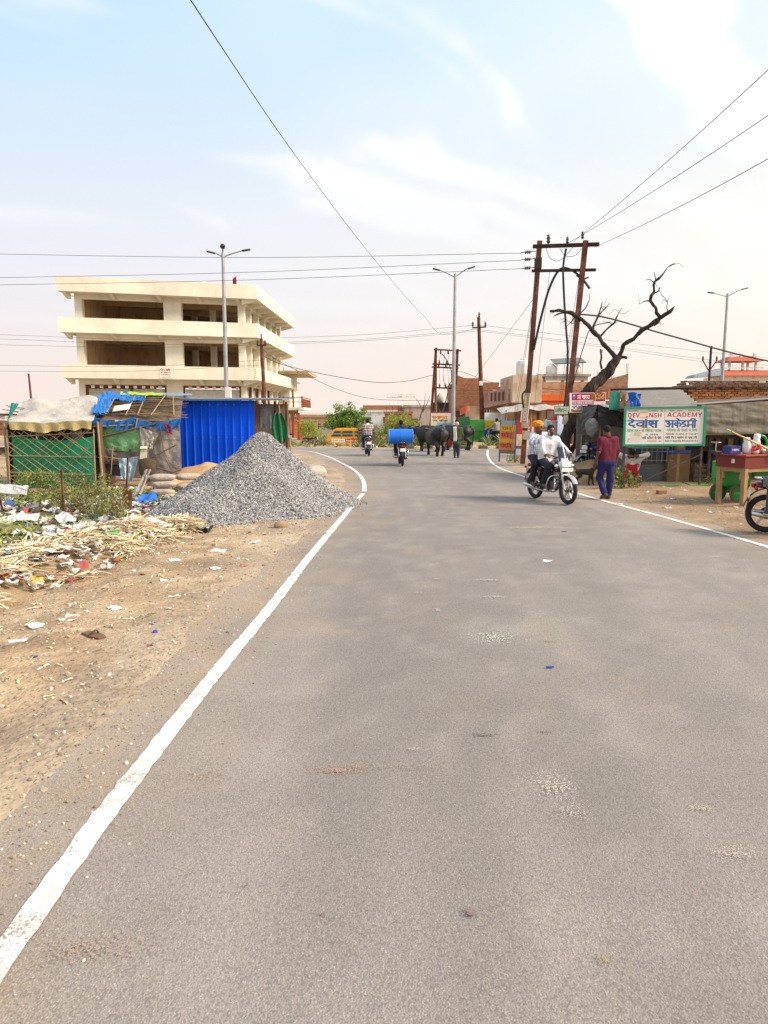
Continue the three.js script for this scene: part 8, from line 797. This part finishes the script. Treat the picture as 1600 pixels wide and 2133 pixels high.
for (const [x, z, h, l, c] of [[-5.2, -62, 0.5, 'low scrubby weeds in front of the white steps', WEED], [0.3, -44.2, 0.5, 'small weed clump at the end of the kerb stones', DRY], [2.3, -44.6, 0.7, 'green weeds behind the kerb below the lamp', WEED], [4.7, -44.4, 0.6, 'weeds growing between the buffalo and container', WEED], [-3.8, -45.5, 0.4, 'dry weeds on the far edge of the junction', DRY], [-6.2, -47, 0.45, 'dry weed clump on the pale sand verge', DRY], [5.3, -29.2, 0.3, 'green weeds under the yellow lettered board', WEED], [6.15, -18.6, 0.5, 'green weed at the foot of the signboard post', WEED], [8.9, -19.2, 0.3, 'short grass clump by the tin shop post', WEED]]) {
  const o = thing('weed_clump', l, 'weeds', [x, gh(x, z), z]); scatter('leaves', leafG, leafM, cloudLeaves([[0, h * 0.5, 0, h * 0.6], [h * 0.7, h * 0.35, 0, h * 0.45], [-h * 0.7, h * 0.35, 0, h * 0.45], [-h * 0.2, h * 0.8, 0, h * 0.35]], z > -32 ? 420 : 700, h * 0.1, h * 0.24, c), '', '', o); for (let i = 0; i < 5; i++) mk('stem', tb([[0, 0, 0], [rr(-0.3, 0.3) * h, h * 0.5, rr(-0.2, 0.2) * h], [rr(-0.8, 0.8) * h, h * rr(0.8, 1.2), rr(-0.3, 0.3) * h]], [0.008, 0.006, 0.003], 5), M.stick, o);
}
for (const [x, z, s, l] of [[7.25, -44.0, 1, 'spiky pale agave in front of the blue painted wall'], [6.4, -44.6, 0.8, 'small spiky agave beside the green container']]) { const o = thing('agave', l, 'plant', [x, 0.02, z]); o.scale.setScalar(s); for (let i = 0; i < 26; i++) { const a = i * 2.4, e = 0.35 + (i % 5) * 0.22; const m = mk('leaf', sheet((u, v) => { const w = 0.06 * Math.sin(Math.min(1, v * 1.3 + 0.25) * PI * 0.9) + 0.004, q = v * 0.95, b = e - v * 0.35; return [(u - 0.5) * 2 * w, q * Math.sin(b + 0.35), q * Math.cos(b + 0.35)]; }, 2, 6, 0.012), i % 3 ? mat([0.22, 0.27, 0.09]) : mat([0.45, 0.42, 0.2]), o); m.rotation.y = a; } }
// weeds in front of the huts
for (const [x, z, h, w, n, c, l] of [[-8.7, -17.3, 0.75, 1.0, 2600, WEED, 'tall feathery weeds growing against the green lattice wall'], [-6.15, -14.9, 0.7, 0.75, 1900, DRY, 'pale flowering weeds by the rusty iron fence post'], [-5.5, -13.6, 0.4, 0.6, 1100, DRY, 'low dusty weeds at the edge of the gravel pile'], [-11.2, -18.6, 1.3, 0.9, 2600, GREEN, 'dark green shrub beyond the end of the lattice wall'], [-8.1, -19.6, 0.55, 0.5, 700, WEED, 'small weeds between the lattice wall and the stick hut'], [-7.1, -15.6, 0.5, 0.7, 1100, WEED, 'weeds under the slack fence wire'], [-9.6, -15.2, 0.6, 0.8, 1300, DRY, 'dusty weeds below the white cloth on the wire']]) {
  const o = thing('weed_patch', l, 'weeds', [x, gh(x, z), z]), b = []; for (let i = 0; i < 9; i++) b.push([rr(-w, w), rr(0.2, 0.75) * h, rr(-0.4, 0.4), rr(0.2, 0.36) * h, 1.3]); scatter('leaves', leafG, leafM, cloudLeaves(b, n, 0.03, 0.075, c), '', '', o); for (let i = 0; i < 14; i++) { const a = rr(-w, w); mk('stem', tb([[a, 0, rr(-0.3, 0.3)], [a + rr(-0.1, 0.1), h * 0.5, rr(-0.3, 0.3)], [a + rr(-0.2, 0.2), h * rr(0.8, 1.15), rr(-0.3, 0.3)]], [0.008, 0.006, 0.003], 5), M.stick, o); }
}
{ const it = []; for (let i = 0; i < 20000; i++) { const x = rr(-13, -4.3), z = rr(-19.5, -9.5), k = fbm(x * 0.7, 1.3, z * 0.7, 4) * 0.5 + fbm(x * 2.6, 5.1, z * 2.6, 3) * 0.5; if (k < 0.44 || roadSd(x, z) < 2.2 || pileH(x, z) > gh(x, z) - 0.1) continue; it.push({ p: [x, gh(x, z) - 0.01, z], r: [rr(-0.5, 0.5), rr(0, 6.28), rr(-0.5, 0.5)], s: [1.0, rr(0.04, 0.12), 0.6], c: pick(WEED) }); }
  for (let i = 0; i < 9000; i++) { const x = rr(-8, 9), z = rr(-56, -43), s = roadSd(x, z); if (s < 0.5 || fbm(x * 0.9, 2, z * 0.9, 3) < 0.5) continue; it.push({ p: [x, gh(x, z) - 0.02, z], r: [rr(-0.5, 0.5), rr(0, 6.28), rr(-0.5, 0.5)], s: [2, rr(0.1, 0.35), 1.5], c: pick(DRY) }); }
  scatter('grass', bladeG, bladeM, it, 'thin patchy grass growing over the littered verge', 'grass'); }
// ---------- refuse ----------
const PBC = gcol([[0.42, 0.33, 0.22], [0.3, 0.22, 0.14], [0.5, 0.44, 0.36], [0.22, 0.18, 0.15], [0.6, 0.54, 0.46]]);
const crumple = (n, amp) => { const s = rr(0, 90), g = sheet((u, v) => [(u - 0.5) * (1 + 0.5 * (fbm(v * 3 + s, 2, u, 2) - 0.5)), 0.12 + (fbm(u * 3 + s, 1, v * 3, 3) - 0.5) * amp, (v - 0.5) * (0.75 + 0.6 * (fbm(u * 3 + s, 5, v, 2) - 0.5))], n, n, 0.012); const q = mergeGeometries(g.map((k) => { const e = k.index ? k.toNonIndexed() : k; for (const a of Object.keys(e.attributes)) if (a !== 'position' && a !== 'normal') e.deleteAttribute(a); return e; })); return q; };
const scrapG = [crumple(5, 0.9), crumple(5, 0.5), crumple(4, 1.2)], scrapM = mat([1, 1, 1], { roughness: 0.55 });
const TR = gcol([[0.72, 0.7, 0.67], [0.76, 0.75, 0.73], [0.68, 0.63, 0.56], [0.6, 0.55, 0.48], [0.74, 0.72, 0.69], [0.7, 0.67, 0.63], [0.52, 0.44, 0.35], [0.66, 0.6, 0.52], [0.74, 0.71, 0.66], [0.62, 0.57, 0.5], [0.7, 0.66, 0.6], [0.48, 0.42, 0.35], [0.07, 0.12, 0.32], [0.42, 0.07, 0.06], [0.55, 0.4, 0.1], [0.4, 0.26, 0.26], [0.2, 0.19, 0.2], [0.42, 0.48, 0.54]]);
const heapC = [[-5.6, -6.6, 0.75], [-4.75, -7.9, 0.85], [-4.45, -8.9, 0.85], [-4.35, -9.9, 0.85], [-4.05, -11.0, 0.7], [-3.55, -11.8, 0.42]], heapH = (x, z) => { let h = 0; for (const [a, b, r] of heapC) h = Math.max(h, 0.32 * r * (1 - Math.pow(Math.hypot(x - a, z - b) / r, 2))); return h; };
{
  const sets = [[], [], []]; const add = (x, z, s, lift = 0) => { const y = Math.max(gh(x, z), pileH(x, z) > gh(x, z) ? 9 : -9); if (y > 5) return; sets[Math.floor(rnd() * 3)].push({ p: [x, y + lift + s * 0.02, z], r: [rr(-0.5, 0.5), rr(0, 6.28), rr(-0.5, 0.5)], s: [s, s * rr(0.4, 0.8), s], c: pick(TR) }); };
  for (let i = 0; i < 2300; i++) { const x = rr(-12, -4.3), z = rr(-17.6, -8.8); if (fbm(x * 0.9, 6, z * 0.9, 3) < 0.46) continue; add(x, z, rr(0.07, 0.24) * (rnd() < 0.12 ? 1.7 : 1), 0.04); } for (let i = 0; i < 420; i++) { const x = rr(-6.6, -4.2), z = rr(-16.6, -12.8); add(x, z, rr(0.06, 0.22)); } for (let i = 0; i < 800; i++) { const [a, b, r] = pick(heapC), x = a + rr(-1, 1) * r, z = b + rr(-1, 1) * r; add(x, z, rr(0.05, 0.17), heapH(x, z) + 0.04); } for (let i = 0; i < 150; i++) { const x = rr(-8.4, -5.6), z = rr(-20.3, -17.2); add(x, z, rr(0.06, 0.18)); } for (let i = 0; i < 130; i++) { const x = rr(-4.8, -1.9), z = rr(-13, -5), s = roadSd(x, z); if (s > 0.1) add(x, z, rr(0.02, 0.07)); } for (let i = 0; i < 70; i++) { const x = rr(5.6, 10), z = rr(-19, -9); if (roadSd(x, z) > 0.1) add(x, z, rr(0.03, 0.09)); } for (let i = 0; i < 60; i++) add(rr(-2, 1), rr(-46, -43), rr(0.08, 0.2));
  sets.forEach((q, i) => scatter('litter', boxUV(scrapG[i].clone()), scrapM, q, ['mixed plastic litter strewn over the weedy verge', 'flattened wrappers strewn among the weeds and straw', 'crumpled bags strewn among the weeds and straw'][i], 'litter'));
  const hp = grid((u, v) => { const x = -6.6 + u * 5, z = -5.6 - v * 7.6; return [x, gh(x, z) - 0.03 + Math.max(-0.03, heapH(x, z) * 0.85 - 0.01) + (fbm(x * 6, 1, z * 6, 2) - 0.5) * 0.05 * (heapH(x, z) > 0.01 ? 1 : 0), z]; }, 90, 120); const hm = mk('refuse_heap', [hp], mat([0.36, 0.26, 0.15], { map: T.dirt, mr: 1.2, roughness: 1 })); tag(hm, 'long low heap of earth and refuse along the dirt verge', 'refuse heap');
  const stG = boxUV(mergeGeometries(sheet((u, v) => [(u - 0.5) * (0.06 + 0.02 * Math.sin(v * 9)), 0.05 * Math.sin(v * PI) + 0.02 * Math.sin(v * 11) + 0.012 * Math.cos(u * 6), v - 0.5], 2, 6, 0.008).map((k) => { const e = k.index ? k.toNonIndexed() : k; for (const a of Object.keys(e.attributes)) if (a !== 'position' && a !== 'normal') e.deleteAttribute(a); return e; }))), si = [], SC = gcol([[0.74, 0.62, 0.4], [0.8, 0.7, 0.5], [0.62, 0.5, 0.3], [0.84, 0.78, 0.62], [0.5, 0.38, 0.22]]);
  for (let i = 0; i < 7000; i++) { const [a, b, r] = pick(heapC), t = rr(0, 6.28), q = Math.sqrt(rnd()) * r * 1.08, x = a + Math.cos(t) * q, z = b + Math.sin(t) * q; if (fbm(x * 1.3 + 3, 2, z * 1.3, 2) < 0.4) continue; const L = rr(0.16, 0.7); si.push({ p: [x, gh(x, z) + heapH(x, z) + rr(0, 0.07), z], r: [rr(-0.45, 0.45), rr(0, 6.28), rr(-0.5, 0.5)], s: [rr(0.12, 0.38), rr(0.1, 0.5), L], c: pick(SC) }); }
  scatter('straw', stG, mat([1, 1, 1], { roughness: 0.8 }), si, 'pale dry cane husk scattered over the refuse heap', 'straw');
  const pb = []; for (let i = 0; i < 9000; i++) { const x = rnd() < 0.7 ? rr(-6, -1.2) : rr(5.2, 11), z = -2 - Math.pow(rnd(), 1.6) * 19, s = roadSd(x, z); if (s < -0.35 || (s < 0 && rnd() < 0.7) || z < -21) continue; const k = rr(0.004, 0.013) * (rnd() < 0.04 ? 2.2 : 1); pb.push({ p: [x, Math.max(s < 0 ? 0.002 : -9, gh(x, z)) + k * 0.3, z], r: [rr(0, 6), rr(0, 6), rr(0, 6)], s: [k, k * 0.7, k * 1.2], c: pick(PBC) }); }
  const ch = []; for (let i = 0; i < 2000; i++) { const x = rnd() < 0.75 ? rr(-7, -1.6) : rr(5.3, 11), z = -3 - Math.pow(rnd(), 1.3) * 17, s = roadSd(x, z); if (s < 0.4) continue; ch.push({ p: [x, gh(x, z) + 0.004, z], r: [rr(-0.3, 0.3), rr(0, 6.28), rr(-0.3, 0.3)], s: [rr(0.1, 0.3), 0.15, rr(0.02, 0.12)], c: pick(rnd() < 0.4 ? PBC : SC) }); } scatter('chaff', stG, mat([1, 1, 1], { roughness: 0.9 }), ch, 'bits of chaff and twig on the dirt verges', 'chaff');
  for (let i = 0; i < 9000; i++) { const z = rr(-14, -2), x = rr(-2.4, -0.8), s = roadSd(x, z); if (s < -0.75 || s > 0.25 || rnd() > Math.exp(-Math.abs(s + 0.05) * 4)) continue; const k = rr(0.002, 0.006); pb.push({ p: [x, Math.max(0.001, gh(x, z)) + k * 0.3, z], r: [rr(0, 6), rr(0, 6), 0], s: [k * 1.4, k * 0.6, k * 1.4], c: pick(PBC) }); }
  scatter('pebbles', new THREE.IcosahedronGeometry(1, 0), mat([1, 1, 1], { roughness: 0.95 }), pb, 'loose pebbles and clods on the dirt verges', 'pebbles');
}
function scrap(label, cat, x, z, s, c, group, lift = 0, sy = 0.5) { const o = mk(cat.replace(/ /g, '_'), [xf(pick(scrapG).clone(), [x, (roadSd(x, z) < -0.1 ? 0.008 : gh(x, z)) + lift, z], [0, rr(0, 6.28), 0], [s, s * sy, s])], mat(c, { roughness: 0.5 })); tag(o, label, cat, group); return o; }
for (const [l, x, z, s, c, h, sy] of [['bright green plastic bag on the cane husk heap', -3.95, -10.15, 0.26, [0.02, 0.36, 0.05], 0.2, 1.2], ['red plastic bag at the end of the husk heap', -5.05, -9.55, 0.2, [0.55, 0.02, 0.03], 0.16, 1], ['knotted blue plastic bag beside the rusty plate', -5.45, -16.5, 0.42, [0.01, 0.14, 0.55], 0.0, 2.2], ['yellow wrapper heap near the knotted blue bag', -5.6, -14.1, 0.24, [0.7, 0.5, 0.04], 0.0, 1], ['big white plastic bag on the edge of the husk heap', -3.6, -11.3, 0.36, [0.78, 0.78, 0.78], 0.12, 1.4], ['black plastic bag at the tail of the husk heap', -2.95, -11.65, 0.26, [0.02, 0.03, 0.04], 0.05, 1.2], ['torn white bag lying among the husks', -4.6, -8.3, 0.4, [0.75, 0.74, 0.72], 0.2, 1], ['dark blue printed packet on the husk heap', -4.85, -8.9, 0.24, [0.04, 0.06, 0.2], 0.24, 1], ['clear grey bag caught on weeds near the fence post', -5.9, -13.2, 0.4, [0.6, 0.58, 0.56], 0.05, 1.8], ['pink rag lying below the grey hut tarp', -6.2, -19.6, 0.26, [0.6, 0.08, 0.25], 0.02, 0.8], ['white sack flattened in the weedy field', -6.9, -13.4, 0.7, [0.72, 0.66, 0.58], 0.02, 0.6], ['second pale sack flattened near the fence post', -7.6, -14.2, 0.5, [0.74, 0.7, 0.66], 0.02, 0.7]]) scrap(l, 'plastic bag', x, z, s, c, null, h, sy);
for (const [x, z, s] of [[-2.66, -6.93, 0.14], [-2.94, -6.59, 0.22], [-3.2, -6.43, 0.16], [-2.2, -7.4, 0.12], [-2.5, -8.1, 0.2], [-2.1, -8.8, 0.14], [-2.75, -9.3, 0.16], [-2.3, -9.9, 0.22], [-1.95, -10.6, 0.16], [-2.5, -10.8, 0.18], [-3.1, -5.9, 0.14]]) scrap('scrap of pale plastic lying on the bare dirt verge', 'plastic scrap', x, z, s, [0.74, 0.73, 0.71], 'pale scraps on the dirt verge', 0, 0.35);
for (const [x, z] of [[5.1, -15.4], [5.85, -14.7], [6.2, -14.3], [6.35, -13.8], [6.6, -16.3]]) scrap('scrap of white plastic on the dirt before the shops', 'plastic scrap', x, z, 0.13, [0.74, 0.73, 0.72], 'white scraps before the shops', 0, 0.6);
scrap('white paper scrap lying on the open asphalt', 'paper scrap', 2.14, -9.29, 0.17, [0.76, 0.75, 0.73], null, 0, 0.12); scrap('red wrapper on the dirt near the white line', 'wrapper', -1.78, -8.98, 0.12, [0.4, 0.06, 0.03], null, 0, 0.5); for (const [x, z] of [[-2.01, -6.14], [-2.11, -6.4]]) scrap('tiny blue wrapper on the bare dirt', 'wrapper', x, z, 0.07, [0.02, 0.06, 0.4], 'blue wrappers on the dirt', 0, 0.5);
for (const [l, x, z, w] of [['dark blue plastic strip on the open asphalt', 1.26, -5.26, 0.06], ['smaller blue plastic strip farther up the asphalt', 2.97, -11.73, 0.08]]) { tag(mk('plastic_strip', rb(w, 0.008, 0.022, 0.003, x, 0.012, z, 0.1), mat([0.01, 0.02, 0.5], { roughness: 0.4 })), l, 'plastic strip'); }
{ const o = thing('slipper', 'worn brown sandal sole lying on the dirt verge', 'sandal', [-2.51, gh(-2.51, -6.03) + 0.01, -6.03], 0.9); mk('sole', ext([[-0.04, -0.12], [0.03, -0.12], [0.05, 0.05], [0.03, 0.13], [-0.03, 0.13], [-0.05, 0.04]], 0.02, 0.005).rotateX(PI / 2), mat([0.16, 0.09, 0.05]), o); mk('strap', tb([[-0.045, 0.01, 0], [0, 0.05, 0.04], [0.045, 0.01, 0]], 0.008), mat([0.12, 0.07, 0.04]), o);
  tag(mk('loose_brick', rb(0.23, 0.09, 0.11, 0.012, 6.63, gh(6.63, -17.12) + 0.05, -17.12, 0.25), mat([0.32, 0.17, 0.1], { map: T.mottle, mr: 4 })), 'single loose brick on the dirt before the signboard', 'brick');
  const gr = thing('green_mat', 'thin bright green mat edge on the ground below the signboard', 'mat', [7.3, gh(7.3, -18.9) + 0.012, -18.9]); mk('mat', sheet((u, v) => [u * 1.3, 0.02 * fold(u * 4, v * 4), -v * 0.3], 12, 4, 0.008), clothMat([0.05, 0.36, 0.03]), gr);
  const sk = thing('plastic_sack', 'white and blue plastic sack lying by the roadside pole', 'sack', [4.95, 0.03, -22.6]); mk('bag', nets((x, y, z) => Math.hypot(x / 1.3, (y - 0.12) / 0.9, z) - 0.16 + 0.08 * (fbm(x * 8, y * 8, z * 8, 2) - 0.5), [-0.3, -0.06, -0.3], [0.3, 0.36, 0.3], 0.025), clothMat([0.6, 0.62, 0.58]), sk); mk('blue_end', sp(0.1, 0.12, 0.1, 0.18, 0.12, 0.02), clothMat([0.25, 0.42, 0.48]), sk); }
// spills and stains seen on the asphalt
const spill = (x, z, rx, rz, n, s0, s1, c) => blots(x, z, rx, rz, Math.round(n * 4), s0 * 0.32, s1 * 0.34, lerp3(c, [0.36, 0.31, 0.27], 0.25));
spill(0.88, -3.5, 0.16, 0.2, 110, 0.004, 0.014, [0.66, 0.62, 0.54]); spill(0.92, -3.25, 0.14, 0.12, 50, 0.004, 0.012, [0.62, 0.57, 0.49]); spill(0.95, -6.0, 0.3, 0.24, 120, 0.008, 0.022, [0.68, 0.66, 0.56]); spill(1.54, -2.92, 0.16, 0.09, 90, 0.004, 0.011, [0.64, 0.56, 0.44]); spill(2.54, -12.14, 0.7, 0.2, 130, 0.012, 0.04, [0.62, 0.5, 0.32]); spill(-0.26, -3.66, 0.22, 0.07, 90, 0.004, 0.014, [0.46, 0.25, 0.18]); spill(0.0, -3.7, 0.5, 0.05, 60, 0.004, 0.012, [0.42, 0.29, 0.22]); spill(-0.95, -3.6, 0.2, 0.1, 60, 0.004, 0.012, [0.42, 0.28, 0.2]); spill(0.33, -2.54, 0.03, 0.03, 30, 0.006, 0.014, [0.2, 0.14, 0.14]); spill(-0.23, -2.53, 0.02, 0.015, 14, 0.004, 0.009, [0.22, 0.15, 0.13]); spill(-0.56, -2.7, 0.012, 0.012, 8, 0.004, 0.008, [0.14, 0.07, 0.06]); spill(0.61, -4.11, 0.1, 0.05, 40, 0.008, 0.018, [0.22, 0.19, 0.17]); spill(0.99, -4.15, 0.08, 0.04, 24, 0.006, 0.014, [0.24, 0.2, 0.18]); spill(1.54, -3.28, 0.1, 0.05, 40, 0.004, 0.01, [0.62, 0.56, 0.46]); spill(0.77, -2.3, 0.04, 0.04, 24, 0.004, 0.01, [0.4, 0.3, 0.16]); spill(-1.05, -2.35, 0.3, 0.12, 120, 0.004, 0.014, [0.42, 0.28, 0.2]); spill(1.2, -8.2, 0.25, 0.1, 50, 0.008, 0.022, [0.62, 0.56, 0.48]); spill(1.16, -7.4, 0.22, 0.1, 50, 0.008, 0.02, [0.6, 0.54, 0.46]); spill(0.17, -3.91, 0.06, 0.04, 24, 0.004, 0.01, [0.64, 0.58, 0.5]); spill(-0.3, -15.8, 0.5, 1.8, 160, 0.01, 0.05, [0.52, 0.44, 0.36]); spill(0.1, -19, 0.7, 2.0, 130, 0.015, 0.05, [0.5, 0.43, 0.36]); for (let i = 0; i < 12; i++) spill(rr(-0.6, 4.6), rr(-16, -4), rr(0.05, 0.35), rr(0.03, 0.12), 16, 0.006, 0.02, i % 3 ? [0.56, 0.5, 0.43] : [0.24, 0.2, 0.18]);
renderer.render(scene, camera);
